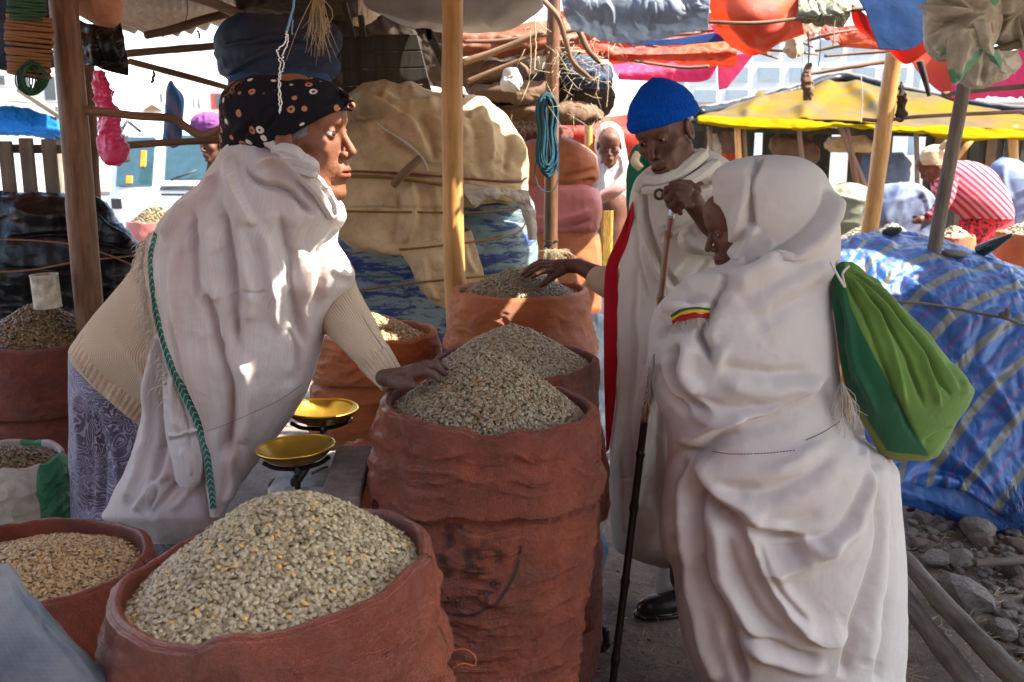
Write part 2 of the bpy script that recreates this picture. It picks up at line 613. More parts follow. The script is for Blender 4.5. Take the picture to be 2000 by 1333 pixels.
def bump(nt, p, hgt, strength=0.5, dist=0.002, prev=None):
    b = nt.nodes.new('ShaderNodeBump'); b.inputs['Strength'].default_value = strength; b.inputs['Distance'].default_value = dist
    nt.links.new(hgt, b.inputs['Height'])
    if prev is not None: nt.links.new(prev, b.inputs['Normal'])
    nt.links.new(b.outputs[0], p.inputs['Normal'])
    return b.outputs[0]

def translucify(nt, p, out, col, amount):
    t = nt.nodes.new('ShaderNodeBsdfTranslucent'); m = nt.nodes.new('ShaderNodeMixShader')
    if hasattr(col, 'is_linked'): nt.links.new(col, t.inputs[0])
    else: t.inputs[0].default_value = (*col, 1)
    m.inputs[0].default_value = amount
    nt.links.new(p.outputs[0], m.inputs[1]); nt.links.new(t.outputs[0], m.inputs[2]); nt.links.new(m.outputs[0], out.inputs[0])

def cloth(name, col, col2=None, rough=0.9, weave=900.0, wamp=0.4, var=0.25, vs=6.0, trans=0.0, tcol=None, sheen=0.0, stripes=None, crease=0.0, cs=30.0, spec=0.2, dirt=0.0, dirtcol=(0.12, 0.08, 0.05), coat=0.0):
    """woven cloth or plastic weave in UV metres"""
    m, nt, p, out = newmat(name)
    col2 = col2 or tuple(c * (1 - var) for c in col)
    ob = coords(nt, 'Object')
    n1 = N_(nt, 'ShaderNodeTexNoise', Scale=vs, Detail=4.0, Roughness=0.6); nt.links.new(ob, n1.inputs['Vector'])
    c = ramp(nt, n1.outputs[0], [(0.35, col2), (0.65, col)])
    if stripes: c = stripes(nt, c)
    if dirt:
        n3 = N_(nt, 'ShaderNodeTexNoise', Scale=vs * 1.7, Detail=6.0, Roughness=0.7); nt.links.new(ob, n3.inputs['Vector'])
        f = ramp(nt, n3.outputs[0], [(0.5, 0.0), (0.75, dirt)])
        c = mix(nt, f, c, dirtcol)
    uv = coords(nt, 'UV')
    w1 = N_(nt, 'ShaderNodeTexWave', Scale=weave / 20.0 * 3.14, Distortion=0.6, wave_type='BANDS', bands_direction='X'); w1.inputs['Detail Scale'].default_value = 2
    w2 = N_(nt, 'ShaderNodeTexWave', Scale=weave / 20.0 * 3.14, Distortion=0.6, wave_type='BANDS', bands_direction='Y')
    nt.links.new(uv, w1.inputs['Vector']); nt.links.new(uv, w2.inputs['Vector'])
    wv = math_(nt, 'ADD', w1.outputs[1], w2.outputs[1])
    if wamp:
        c = mix(nt, math_(nt, 'MULTIPLY', wv, 0.16 * wamp), c, tuple(k * 0.5 for k in col))
    nt.links.new(c, p.inputs['Base Color'])
    prev = bump(nt, p, wv, wamp, 0.0006)
    n2 = N_(nt, 'ShaderNodeTexNoise', Scale=cs, Detail=5.0, Roughness=0.55); nt.links.new(ob, n2.inputs['Vector'])
    if crease: prev = bump(nt, p, n2.outputs[0], crease, 0.01, prev)
    p.inputs['Roughness'].default_value = rough
    p.inputs['Specular IOR Level'].default_value = spec
    if sheen: p.inputs['Sheen Weight'].default_value = sheen
    if coat: p.inputs['Coat Weight'].default_value = coat; p.inputs['Coat Roughness'].default_value = 0.25
    if trans: translucify(nt, p, out, tcol or col, trans)
    return m

def wood(name, col, col2, rough=0.6, grain=1.0, bark=0.4, spec=0.3, kind='UV', knots=False):
    m, nt, p, out = newmat(name)
    uv = coords(nt, kind, (22, 2.2, 1) if kind == 'UV' else (9, 9, 1.2))
    n = N_(nt, 'ShaderNodeTexNoise', Scale=3.0 * grain, Detail=8.0, Roughness=0.65); nt.links.new(uv, n.inputs['Vector'])
    ob = coords(nt, 'Object')
    n2 = N_(nt, 'ShaderNodeTexNoise', Scale=4.0, Detail=4.0); nt.links.new(ob, n2.inputs['Vector'])
    c = ramp(nt, n.outputs[0], [(0.3, col2), (0.62, col)])
    c = mix(nt, ramp(nt, n2.outputs[0], [(0.45, 0.0), (0.75, 0.6)]), c, tuple(k * 0.55 for k in col2))
    if knots:
        v = N_(nt, 'ShaderNodeTexVoronoi', Scale=1.0); uvk = coords(nt, 'UV', (9, 2.4, 1)); nt.links.new(uvk, v.inputs['Vector'])
        c = mix(nt, ramp(nt, v.outputs[0], [(0.06, 1.0), (0.16, 0.0)]), c, (0.05, 0.02, 0.01))
    nt.links.new(c, p.inputs['Base Color']); p.inputs['Roughness'].default_value = rough; p.inputs['Specular IOR Level'].default_value = spec
    bump(nt, p, n.outputs[0], bark, 0.006)
    return m

def plain(name, col, rough=0.6, metal=0.0, var=0.2, vs=12.0, bmp=0.2, bs=40.0, spec=0.4, bd=0.004, emit=None, coords_kind='Object'):
    m, nt, p, out = newmat(name)
    ob = coords(nt, coords_kind)
    n = N_(nt, 'ShaderNodeTexNoise', Scale=vs, Detail=5.0, Roughness=0.6); nt.links.new(ob, n.inputs['Vector'])
    c = ramp(nt, n.outputs[0], [(0.3, tuple(k * (1 - var) for k in col)), (0.7, tuple(min(1, k * (1 + var * .5)) for k in col))])
    nt.links.new(c, p.inputs['Base Color'])
    p.inputs['Roughness'].default_value = rough; p.inputs['Metallic'].default_value = metal; p.inputs['Specular IOR Level'].default_value = spec
    if bmp:
        n2 = N_(nt, 'ShaderNodeTexNoise', Scale=bs, Detail=6.0, Roughness=0.6); nt.links.new(ob, n2.inputs['Vector'])
        bump(nt, p, n2.outputs[0], bmp, bd)
    return m

def rope_mat(name, col, k=260.0, rough=0.7):
    m, nt, p, out = newmat(name)
    uv = coords(nt, 'UV', (k * 1.6, k, 1), (0, 0, 0.0))
    w = N_(nt, 'ShaderNodeTexWave', Scale=0.6, Distortion=0.3, wave_type='BANDS', bands_direction='DIAGONAL'); nt.links.new(uv, w.inputs['Vector'])
    c = mix(nt, w.outputs[1], tuple(x * .35 for x in col), col); nt.links.new(c, p.inputs['Base Color'])
    p.inputs['Roughness'].default_value = rough; p.inputs['Specular IOR Level'].default_value = 0.3
    bump(nt, p, w.outputs[1], 0.6, 0.002)
    return m

def skin(name, col, dark):
    m, nt, p, out = newmat(name)
    ob = coords(nt, 'Object')
    n = N_(nt, 'ShaderNodeTexNoise', Scale=14.0, Detail=5.0, Roughness=0.6); nt.links.new(ob, n.inputs['Vector'])
    c = ramp(nt, n.outputs[0], [(0.3, dark), (0.7, col)])
    a = nt.nodes.new('ShaderNodeAttribute'); a.attribute_name = 'lip'
    c = mix(nt, a.outputs['Fac'], c, (col[0] * .75, col[1] * .5, col[2] * .55))
    g = nt.nodes.new('ShaderNodeAttribute'); g.attribute_name = 'grey'
    n5 = N_(nt, 'ShaderNodeTexNoise', Scale=260.0, Detail=2.0); nt.links.new(ob, n5.inputs['Vector'])
    gf = math_(nt, 'MULTIPLY', g.outputs['Fac'], ramp(nt, n5.outputs[0], [(0.42, 0.0), (0.58, 1.0)]))
    c = mix(nt, gf, c, (0.42, 0.40, 0.38))
    nt.links.new(c, p.inputs['Base Color'])
    p.inputs['Roughness'].default_value = 0.52; p.inputs['Specular IOR Level'].default_value = 0.32
    p.inputs['Subsurface Weight'].default_value = 0.06; p.inputs['Subsurface Radius'].default_value = (0.01, 0.004, 0.002); p.inputs['Subsurface Scale'].default_value = 0.5
    n2 = N_(nt, 'ShaderNodeTexNoise', Scale=70.0, Detail=7.0, Roughness=0.7); nt.links.new(ob, n2.inputs['Vector'])
    v = N_(nt, 'ShaderNodeTexVoronoi', Scale=420.0); nt.links.new(ob, v.inputs['Vector'])
    pr = bump(nt, p, n2.outputs[0], 0.55, 0.005)
    bump(nt, p, v.outputs[0], 0.15, 0.001, pr)
    return m

M = {}
M['skin_f'] = skin('skin_brown', (0.24, 0.092, 0.043), (0.14, 0.050, 0.025))
M['skin_m'] = skin('skin_dark_brown', (0.15, 0.060, 0.034), (0.085, 0.034, 0.020))
M['eye_w'] = plain('eye_white', (0.46, 0.38, 0.32), 0.15, var=0.1, bmp=0, spec=0.6)
M['eye_d'] = plain('eye_iris', (0.02, 0.012, 0.008), 0.08, var=0.1, bmp=0, spec=0.7)
M['teeth'] = plain('teeth', (0.6, 0.5, 0.38), 0.3, var=0.1, bmp=0)

def sack_stripes_none(nt, c): return c
SACKC = (0.44, 0.13, 0.065)
M['sack'] = cloth('woven_plastic_sack', (0.29, 0.064, 0.025), (0.15, 0.031, 0.013), rough=0.36, weave=780, wamp=1.6, vs=7, spec=0.45, crease=0.9, cs=42, dirt=0.6, dirtcol=(0.09, 0.04, 0.025), trans=0.0)
M['sack_o'] = cloth('orange_woven_sack', (0.68, 0.20, 0.050), (0.50, 0.125, 0.034), rough=0.38, weave=780, wamp=1.5, vs=7, spec=0.45, crease=0.35, cs=26, dirt=0.35, dirtcol=(0.15, 0.06, 0.03))
M['sack_p'] = cloth('pink_woven_sack', (0.52, 0.17, 0.14), (0.42, 0.12, 0.10), rough=0.45, weave=380, wamp=0.6, vs=5, spec=0.4, crease=0.3, cs=20)
M['skin_h'] = skin('skin_hand_dusty', (0.12, 0.062, 0.045), (0.065, 0.034, 0.025))
M['sack_in'] = plain('sack_inside', (0.16, 0.055, 0.03), 0.8)
# ------------------------------------------------------------------ ground
def ground_mat():
    m, nt, p, out = newmat('dirt_ground')
    ob = coords(nt, 'Object')
    n = N_(nt, 'ShaderNodeTexNoise', Scale=5.0, Detail=8.0, Roughness=0.65); nt.links.new(ob, n.inputs['Vector'])
    n2 = N_(nt, 'ShaderNodeTexNoise', Scale=45.0, Detail=8.0, Roughness=0.7); nt.links.new(ob, n2.inputs['Vector'])
    c = ramp(nt, n.outputs[0], [(0.3, (0.10, 0.075, 0.055)), (0.55, (0.20, 0.155, 0.115)), (0.75, (0.27, 0.21, 0.155))])
    c = mix(nt, ramp(nt, n2.outputs[0], [(0.5, 0.0), (0.75, 0.7)]), c, (0.05, 0.04, 0.03))
    nt.links.new(c, p.inputs['Base Color']); p.inputs['Roughness'].default_value = 0.95
    pr = bump(nt, p, n.outputs[0], 0.7, 0.04); bump(nt, p, n2.outputs[0], 0.7, 0.012, pr)
    return m
M['ground'] = ground_mat()

def build_ground():
    xs = np.r_[-300, -120, -50, -20, -9, np.linspace(-4, 6, 121), 10, 20, 50, 120, 300]
    ys = np.r_[-40, -15, -6, -2, np.linspace(0, 9, 111), 12, 18, 30, 60, 120, 400]
    X, Y = np.meshgrid(xs, ys)
    P = np.stack([X, Y, 0 * X], -1)
    z = 0.012 * fbm(P * 6, 4, 5) + 0.02 * fbm(P * 1.3, 2, 8)
    z *= (np.abs(X) < 7) & (Y > -3) & (Y < 10)
    P[..., 2] = z - 0.012
    o = add('ground', P.reshape(-1, 3), gridF(len(xs), len(ys)), M['ground'])
    tag(o, 'bare brown dirt ground of the market', None, None, 'structure')
build_ground()

# ------------------------------------------------------------------ coffee beans
def bean_mesh():
    nu, nv = 12, 9
    V = []; L, Wd, H = 0.5, 0.36, 0.30
    for j in range(nv):
        ph = PI * j / (nv - 1)
        for i in range(nu):
            th = 2 * PI * i / nu
            x = -L * math.cos(ph); y = Wd * math.sin(ph) * math.cos(th); z = H * math.sin(ph) * math.sin(th)
            if z > 0:
                z *= 0.42
                z -= 0.10 * math.exp(-(y / 0.055) ** 2) * math.sin(ph) ** 0.5
                y *= 1.06
            V.append((x, y, z))
    F = [tuple(f) for f in gridF(nu, nv, True)]
    return mesh('bean', np.array(V), F)

def bean_mat(name, lo, mid, hi, yel, yfrac=0.965):
    m, nt, p, out = newmat(name)
    oi = nt.nodes.new('ShaderNodeObjectInfo')
    c = ramp(nt, oi.outputs['Random'], [(0.0, lo), (0.25, mid), (0.8, hi), (yfrac, hi), (yfrac + 0.004, yel), (1.0, yel)])
    ob = coords(nt, 'Object')
    n = N_(nt, 'ShaderNodeTexNoise', Scale=3.5, Detail=3.0); nt.links.new(ob, n.inputs['Vector'])
    c = mix(nt, ramp(nt, n.outputs[0], [(0.4, 0.0), (0.72, 0.55)]), c, tuple(k * 0.45 for k in mid))
    # darker stripe along the crease
    sx = nt.nodes.new('ShaderNodeSeparateXYZ'); nt.links.new(ob, sx.inputs[0])
    ay = math_(nt, 'ABSOLUTE', sx.outputs[1])
    f = math_(nt, 'LESS_THAN', ay, 0.035); g = math_(nt, 'GREATER_THAN', sx.outputs[2], -0.02)
    c = mix(nt, math_(nt, 'MULTIPLY', math_(nt, 'MULTIPLY', f, g), 0.55), c, tuple(k * 0.35 for k in mid))
    nt.links.new(c, p.inputs['Base Color'])
    p.inputs['Roughness'].default_value = 0.33; p.inputs['Specular IOR Level'].default_value = 0.5
    return m

BEAN_ME = {}
def bean_proto(key):
    if key not in BEAN_ME:
        pal = {
            'grey': ((0.17, 0.13, 0.065), (0.34, 0.28, 0.14), (0.50, 0.43, 0.26), (0.66, 0.40, 0.10), 0.955),
            'tan': ((0.20, 0.12, 0.05), (0.40, 0.28, 0.13), (0.54, 0.40, 0.20), (0.60, 0.36, 0.12), 0.93),
            'olive': ((0.13, 0.085, 0.035), (0.25, 0.20, 0.11), (0.33, 0.29, 0.18), (0.36, 0.20, 0.08), 0.90),
            'pale': ((0.24, 0.19, 0.10), (0.38, 0.32, 0.20), (0.46, 0.41, 0.27), (0.5, 0.36, 0.14), 0.97),
            'brown': ((0.05, 0.032, 0.015), (0.13, 0.095, 0.04), (0.22, 0.17, 0.075), (0.30, 0.20, 0.07), 0.95),
        }[key]
        me = bean_mesh().copy(); me.name = 'bean_' + key
        me.materials.clear(); me.materials.append(bean_mat('coffee_bean_' + key, *pal))
        BEAN_ME[key] = me
    return BEAN_ME[key]

def gn_instance(o, me, key):
    """beans on the points of o's mesh, turned and sized by its attributes"""
    src = bpy.data.objects.get('bean_source_' + key)
    if src is None:
        src = bpy.data.objects.new('bean_source_' + key, me)
    ng = bpy.data.node_groups.new('scatter_beans', 'GeometryNodeTree')
    ng.interface.new_socket('Geometry', in_out='INPUT', socket_type='NodeSocketGeometry')
    ng.interface.new_socket('Geometry', in_out='OUTPUT', socket_type='NodeSocketGeometry')
    gi = ng.nodes.new('NodeGroupInput'); go = ng.nodes.new('NodeGroupOutput')
    iop = ng.nodes.new('GeometryNodeInstanceOnPoints'); oi = ng.nodes.new('GeometryNodeObjectInfo')
    oi.inputs['Object'].default_value = src
    oi.inputs['As Instance'].default_value = True
    ra = ng.nodes.new('GeometryNodeInputNamedAttribute'); ra.data_type = 'FLOAT_VECTOR'; ra.inputs['Name'].default_value = 'rot'
    sa = ng.nodes.new('GeometryNodeInputNamedAttribute'); sa.data_type = 'FLOAT'; sa.inputs['Name'].default_value = 'scl'
    e2r = ng.nodes.new('FunctionNodeEulerToRotation')
    ng.links.new(gi.outputs[0], iop.inputs['Points'])
    ng.links.new(oi.outputs['Geometry'], iop.inputs['Instance'])
    ng.links.new(ra.outputs[0], e2r.inputs[0]); ng.links.new(e2r.outputs[0], iop.inputs['Rotation'])
    ng.links.new(sa.outputs[0], iop.inputs['Scale'])
    ng.links.new(iop.outputs[0], go.inputs[0])
    md = o.modifiers.new('scatter', 'NODES'); md.node_group = ng

def heap(label, C, R, h, key, blen, parts=0, peak=(0, 0), p=1.6, seed=0, tilt=(0, 0), group=None, layers=3, zfun=None, ell=1.0, name='coffee_bean_heap'):
    rng = np.random.default_rng(seed + 100)
    C = np.asarray(C, float)
    root = empty(name, C, label, 'coffee beans', group)
    def zf(x, y):
        r = np.hypot(x, y / ell) / R
        # displaced peak: blend of cones
        px, py = peak
        rp = np.hypot(x - px, (y - py) / ell) / (R * 1.0)
        edge = np.clip(1 - r ** 2.2, 0, 1)
        z = h * (np.clip(1 - rp, 0, 1) * 0.62 + 0.38 * edge) * edge ** 0.22
        z = z - h * 0.06 * np.exp(-(rp / 0.18) ** 2)
        z = z + h * 0.10 * fbm(np.stack([x * 9, y * 9, x * 0 + seed], -1), 3, seed) * edge
        return z + tilt[0] * x + tilt[1] * y
    zz = zfun or zf
    # solid core under the beans
    nr, nt_ = 26, 48
    rr = np.linspace(0, 1, nr) * R; th = np.linspace(0, 2 * PI, nt_, endpoint=False)
    X = rr[:, None] * np.cos(th); Yv = rr[:, None] * np.sin(th) * ell
    P = np.stack([X, Yv, zz(X, Yv) - blen * 0.75], -1) + C
    me_key = bean_proto(key)
    core = M.setdefault('core_' + key, plain('bean_heap_core_' + key, {'grey': (0.12, 0.10, 0.06), 'tan': (0.14, 0.09, 0.045), 'olive': (0.08, 0.06, 0.03), 'pale': (0.14, 0.12, 0.07), 'brown': (0.05, 0.035, 0.015)}[key], 0.9, bs=120, bmp=0.6))
    hb = add('heap_core', P.reshape(-1, 3), gridF(nt_, nr, True), core, root)
    # beans: jittered hexagonal layers
    s = blen * 0.70
    pts = []
    for L in range(layers):
        nx = int(2 * R / s) + 3
        gx, gy = np.meshgrid(np.arange(-nx // 2, nx // 2 + 1), np.arange(-nx // 2, nx // 2 + 1))
        x = gx * s + (gy % 2) * s / 2 + L * s * 0.37; y = gy * s * 0.87 * 1.0 + L * s * 0.21
        x = x.ravel() + rng.normal(0, s * .28, x.size); y = y.ravel() + rng.normal(0, s * .28, y.size)
        k = np.hypot(x, y / ell) < R * 0.985
        x, y = x[k], y[k]
        z = zz(x, y) - L * blen * 0.30 + rng.normal(0, blen * 0.10, len(x))
        pts.append(np.stack([x, y, z], -1))
    pts = np.vstack(pts)
    e = 1e-3
    gxn = (zz(pts[:, 0] + e, pts[:, 1]) - zz(pts[:, 0] - e, pts[:, 1])) / (2 * e)
    gyn = (zz(pts[:, 0], pts[:, 1] + e) - zz(pts[:, 0], pts[:, 1] - e)) / (2 * e)
    n = len(pts)
    spin = rng.uniform(0, 2 * PI, n); flip = rng.random(n) < 0.5
    t1 = rng.normal(0, 0.45, n); t2 = rng.normal(0, 0.45, n)
    rot = np.zeros((n, 3)); scl = blen * rng.uniform(0.82, 1.12, n)
    from mathutils import Euler
    for i in range(n):
        nv = Vector((-gxn[i] + t1[i], -gyn[i] + t2[i], 1)).normalized()
        q = nv.to_track_quat('Z', 'Y').to_matrix() @ Euler((PI if flip[i] else 0, 0, 0)).to_matrix()
        q = Matrix.Rotation(spin[i], 3, nv) @ q
        rot[i] = q.to_euler()
    WP = pts + C
    if parts:
        # the beans nearest the viewer become objects of their own
        top = pts[:, 2] > zz(pts[:, 0], pts[:, 1]) - blen * 0.12
        dist = np.linalg.norm(WP - np.array([0, 0, CAM_H]), axis=1) + (~top) * 100 + (np.hypot(pts[:, 0], pts[:, 1]) > R * .93) * 50
        order = np.argsort(dist)[:parts]
        msk = np.zeros(n, bool); msk[order] = True
        for i in order:
            b = bpy.data.objects.new('bean', me_key); COL.objects.link(b)
            b.parent = root; b.location = pts[i]; b.rotation_euler = rot[i]; b.scale = (scl[i],) * 3
        WP = WP[~msk]; rot = rot[~msk]; scl = scl[~msk]
    me = bpy.data.meshes.new('beans')
    me.vertices.add(len(WP)); me.vertices.foreach_set('co', WP.astype(np.float32).ravel())
    a = me.attributes.new('rot', 'FLOAT_VECTOR', 'POINT'); a.data.foreach_set('vector', rot.astype(np.float32).ravel())
    a = me.attributes.new('scl', 'FLOAT', 'POINT'); a.data.foreach_set('value', scl.astype(np.float32))
    o = link('beans', me, root); o['kind'] = 'stuff'
    gn_instance(o, me_key, key)
    return root

# ------------------------------------------------------------------ open sacks
def sack(label, C, R, mat, prof, tilt=(0, 0), seed=0, group='open sacks of coffee beans', name='open_sack', cuff=None, nth=220, wrinkle=0.006, lean=(0, 0), sqz=1.0, fray=None, zb=0.0, nv=170, fillmat=None, ell=1.0, wob=0.02, creases=()):
    """prof: (depth below rim, radius factor) list; cuff: (depth at front, out offset) of the rolled-down band"""
    C = np.asarray(C, float)
    root = empty(name, (C[0], C[1], zb), label, 'sack', group)
    th = np.linspace(0, 2 * PI, nth, endpoint=False)
    H = C[2] - zb
    # path: inside lip, over the rim, down the outside to the ground
    t_in = np.linspace(0.10, 0, 8)
    rimr = 0.008
    prz = np.array([p_[0] for p_ in prof]); prr = np.array([p_[1] for p_ in prof])
    zs = []; rs = []
    for d in t_in: zs.append(-d - rimr * 0); rs.append(1.0 - 2 * rimr / R - 0.05 * d / .1)
    for a in np.linspace(PI, 0, 9)[1:-1]: zs.append(rimr * math.sin(a)); rs.append(1.0 - rimr / R + rimr * math.cos(a) / R)
    zo = np.concatenate([[0.0], np.linspace(0.004, H, nv)])
    nin = len(zs)
    zs = np.array(zs + list(-zo)); rs = np.array(rs + list(np.interp(zo, prz, prr)))
    sm = np.ones(9) / 9
    ro = rs[nin + 6:].copy(); rs[nin + 6:] = np.convolve(np.r_[np.full(4, ro[0]), ro, np.full(4, ro[-1])], sm, 'valid')
    dep = np.maximum(-zs, 0)
    T, Z = np.meshgrid(th, zs)
    D = np.broadcast_to(dep[:, None], T.shape)
    outside = (np.arange(len(zs)) >= nin)[:, None]
    Rg = R * rs[:, None] * np.ones_like(T)
    ct, st_ = np.cos(T), np.sin(T)
    q = np.stack([ct * 1.3, st_ * 1.3, D * 3 + seed], -1)
    Rg = Rg * (1 + wob * fbm(q, 2, seed) * (0.4 + np.clip(D * 3, 0, 1)))
    # soft horizontal creases
    warp = 0.05 * fbm(np.stack([ct * 2, st_ * 2, D * 4], -1), 2, seed + 2)
    cr = ridged(np.stack([ct * 1.6, st_ * 1.6, (D + warp) * 19], -1), 3, seed + 4, .6)
    cr = np.where(cr > 0, cr ** 1.5 * 1.4, cr)
    w = wrinkle * np.clip(D / 0.05, 0, 1) * outside
    Rg = Rg + w * cr
    q3 = np.stack([ct * 3 + D * 4, st_ * 3, (D + .6 * warp) * 48], -1)
    pat = sstep(fbm(np.stack([ct * 2.2, st_ * 2.2, D * 6 + 4], -1), 2, seed + 12), -.15, .35)
    Rg = Rg + outside * wrinkle * .8 * ridged(q3, 2, seed + 11) * pat * np.clip(D / .04, 0, 1)
    q2 = np.stack([ct * 9, st_ * 9, D * 14], -1)
    Rg = Rg + 0.0022 * fbm(q2, 3, seed + 6) * outside
    edge_z = 0.012 * fbm(np.stack([ct * 3, st_ * 3, ct * 0 + seed], -1), 3, seed + 7)
    # rolled-down cuff
    if cuff is not None:
        cd, off = cuff[:2]
        cdt = cd * (1 + 0.16 * fbm(np.stack([ct * 1.1, st_ * 1.1, ct * 0 + 3], -1), 2, seed + 8)) + (cuff[2] * st_ if len(cuff) > 2 else 0)
        k = np.clip((cdt - D) / 0.006, 0, 1)
        Rg = Rg + outside * off * np.where(D < cdt, 1 - 0.5 * sstep(cdt - D, 0.02, 0.09) , 0) * sstep(k, 0, 1)
        Rg = Rg - outside * 0.010 * np.exp(-((D - cdt - 0.012) / 0.014) ** 2)
    for (dd, amp, wdt, a0, aw) in creases:
        Rg = Rg + outside * amp * np.exp(-((D - dd - 0.02 * np.sin(T * 2 + seed)) / wdt) ** 2) * np.exp(-(((T - a0 + PI) % (2 * PI) - PI) / aw) ** 2)
    X = Rg * ct; Yv = Rg * st_ * ell
    fall = np.clip(1 - D / 0.5, 0, 1)
    Zw = Z + (tilt[0] * X + tilt[1] * Yv) * fall + edge_z * fall
    X = X + lean[0] * D; Yv = Yv + lean[1] * D
    P = np.stack([X + C[0], Yv + C[1], np.maximum(Zw + C[2], zb)], -1)
    uv = np.stack(np.broadcast_arrays(th[None] * R, -zs[:, None]), -1).reshape(-1, 2)
    body = add('sack_body', P.reshape(-1, 3), gridF(nth, len(zs), True), mat, root, uv)
    # frayed edge of the cuff
    if cuff is not None and fray:
        lst = []
        rng = np.random.default_rng(seed)
        for _ in range(fray):
            a = rng.uniform(PI, 2 * PI) if rng.random() < .9 else rng.uniform(0, 2 * PI)
            i = int(a / (2 * PI) * nth) % nth
            j = int(np.argmin(np.abs(D[nin:, i] - cdt[nin:, i] if cdt.ndim > 1 else D[nin:, i] - cdt)) + nin)
            p0 = P[j - 1, i]
            nrm = np.array([ct[j, i], st_[j, i], 0])
            L = rng.uniform(0.006, 0.016)
            tan = np.array([-nrm[1], nrm[0], 0])
            p1 = p0 + nrm * 0.004 + np.array([0, 0, -L * .5]) + tan * rng.normal(0, .004)
            p2 = p0 + nrm * rng.uniform(0.0, 0.006) + np.array([0, 0, -L]) + tan * rng.normal(0, .006)
            lst.append(([p0, p1, p2], [0.0008, 0.0007, 0.0004], None))
        tubes('frayed_edge', lst, mat, root, seg=3)['kind'] = 'stuff'
    root['_r'] = R
    return root, P, nin

BG = 'heaps of green coffee beans in open sacks'
SACKS = {}
def world_r(px, py, rpx, Y): return rpx * mpp(px, py, Y)

# nearest sack, centre bottom
C1 = W(536, 1112, 1.36); R1 = world_r(536, 1112, 302, 1.36)
sack('rust-brown woven sack filled to the rim, nearest to the viewer at the bottom centre', C1, R1, M['sack'],
     [(0, 1.0), (0.06, 1.02), (0.16, 1.06), (0.3, 1.18), (0.5, 1.22), (0.8, 1.15), (1.0, 1.0)], tilt=(0.11, 0.0), seed=3, wrinkle=0.010, cuff=(0.17, 0.010, 0.03), fray=60, wob=0.015,
     creases=[(0.10, -0.008, 0.012, -0.5, 0.6), (0.13, 0.006, 0.012, -0.9, 0.7)])
heap('grey-green coffee beans heaped in the sack at the bottom centre', C1 + (0, 0, -0.020), R1 * 0.962, 0.138, 'grey', 0.0098, parts=290, peak=(0.0, 0.035), seed=1, tilt=(0.11, 0), group=BG, layers=4)
# sack at the lower left edge
C2 = W(72, 1096, 1.98); R2 = world_r(72, 1096, 209, 1.98)
sack('dark rust sack with folded-down rim at the left edge of the foreground', C2, R2, M['sack'],
     [(0, 1.0), (0.1, 1.05), (0.2, 1.06), (0.5, 1.1), (0.8, 1.0)], tilt=(-0.02, 0.0), seed=5, wrinkle=0.009, cuff=(0.14, 0.012), fray=40)
heap('tan coffee beans in the sack at the lower left edge', C2 + (0, 0, -0.028), R2 * 0.955, 0.058, 'tan', 0.0122, parts=120, peak=(0.0, 0.0), seed=2, tilt=(-0.02, 0), group=BG)
# tall sack in the middle
C3 = W(957, 792, 2.16); R3 = world_r(957, 792, 206, 2.16)
sk3, SP3, SN3 = sack('tall rust-brown sack with black printed circle, its cuff turned down, in the middle', C3, R3, M['sack'],
     [(0, 1.0), (0.05, 1.02), (0.14, 1.04), (0.22, 1.05), (0.5, 1.01), (0.8, 0.99), (1.1, 0.97)], tilt=(-0.05, 0.0), seed=8, wrinkle=0.011, cuff=(0.178, 0.016, -0.015), fray=170, lean=(-0.05, 0), nv=240, nth=300,
     creases=[(0.07, -0.007, 0.010, -1.8, 1.2), (0.1, 0.007, 0.014, -1.5, 1.0)])
heap('olive coffee beans peaked high in the tall middle sack', C3 + (0, 0, -0.024), R3 * 0.965, 0.155, 'olive', 0.0112, parts=250, peak=(-0.012, 0.02), seed=3, tilt=(-0.05, 0), group=BG, layers=3)
# second sack of the row
C4 = W(1006, 704, 2.80); R4 = world_r(1006, 704, 160, 2.80)
sack('rust sack of pale beans standing just behind the tall middle sack', C4, R4, M['sack'],
     [(0, 1.0), (0.1, 1.0), (0.3, 1.02), (0.6, 1.08), (0.85, 1.1), (1.1, 0.95)], tilt=(-0.0, 0.0), seed=12, wrinkle=0.005, cuff=(0.22, 0.010))
heap('pale green coffee beans peaked in the second sack of the row', C4 + (0, 0, -0.02), R4 * 0.96, 0.135, 'pale', 0.0125, parts=0, peak=(-0.01, 0.0), seed=4, group=BG)
# third sack of the row, against the post
C5 = W(1015, 566, 3.55); R5 = world_r(1015, 566, 129, 3.55)
sack('light orange sack in front of the big bundle, the man\'s hand on its beans', C5, R5, M['sack_o'],
     [(0, 1.0), (0.08, 1.04), (0.16, 1.08), (0.25, 1.18), (0.6, 1.15), (1.1, 1.0)], tilt=(0.0, 0.0), seed=17, wrinkle=0.007, cuff=(0.20, 0.014), fray=60)
heap('olive-grey coffee beans under the man\'s hand in the light orange sack', C5 + (0, 0, -0.015), R5 * 0.90, 0.092, 'olive', 0.0130, parts=0, peak=(-0.02, 0.0), seed=5, group=BG)
# sack behind the seller's arm
C6 = W(738, 648, 3.75); R6 = world_r(738, 648, 111, 3.75)
sack('orange sack glowing behind the seller\'s forearm', C6, R6, M['sack_o'],
     [(0, 1.0), (0.1, 1.06), (0.2, 1.15), (0.3, 1.22), (0.6, 1.22), (1.0, 1.1)], tilt=(0.0, 0.02), seed=21, wrinkle=0.010, cuff=(0.17, 0.016), fray=60)
heap('golden sunlit coffee beans in the sack behind the seller\'s forearm', C6 + (0, 0, -0.03), R6 * 0.93, 0.12, 'tan', 0.0150, parts=0, peak=(-0.05, 0.0), seed=6, group=BG)
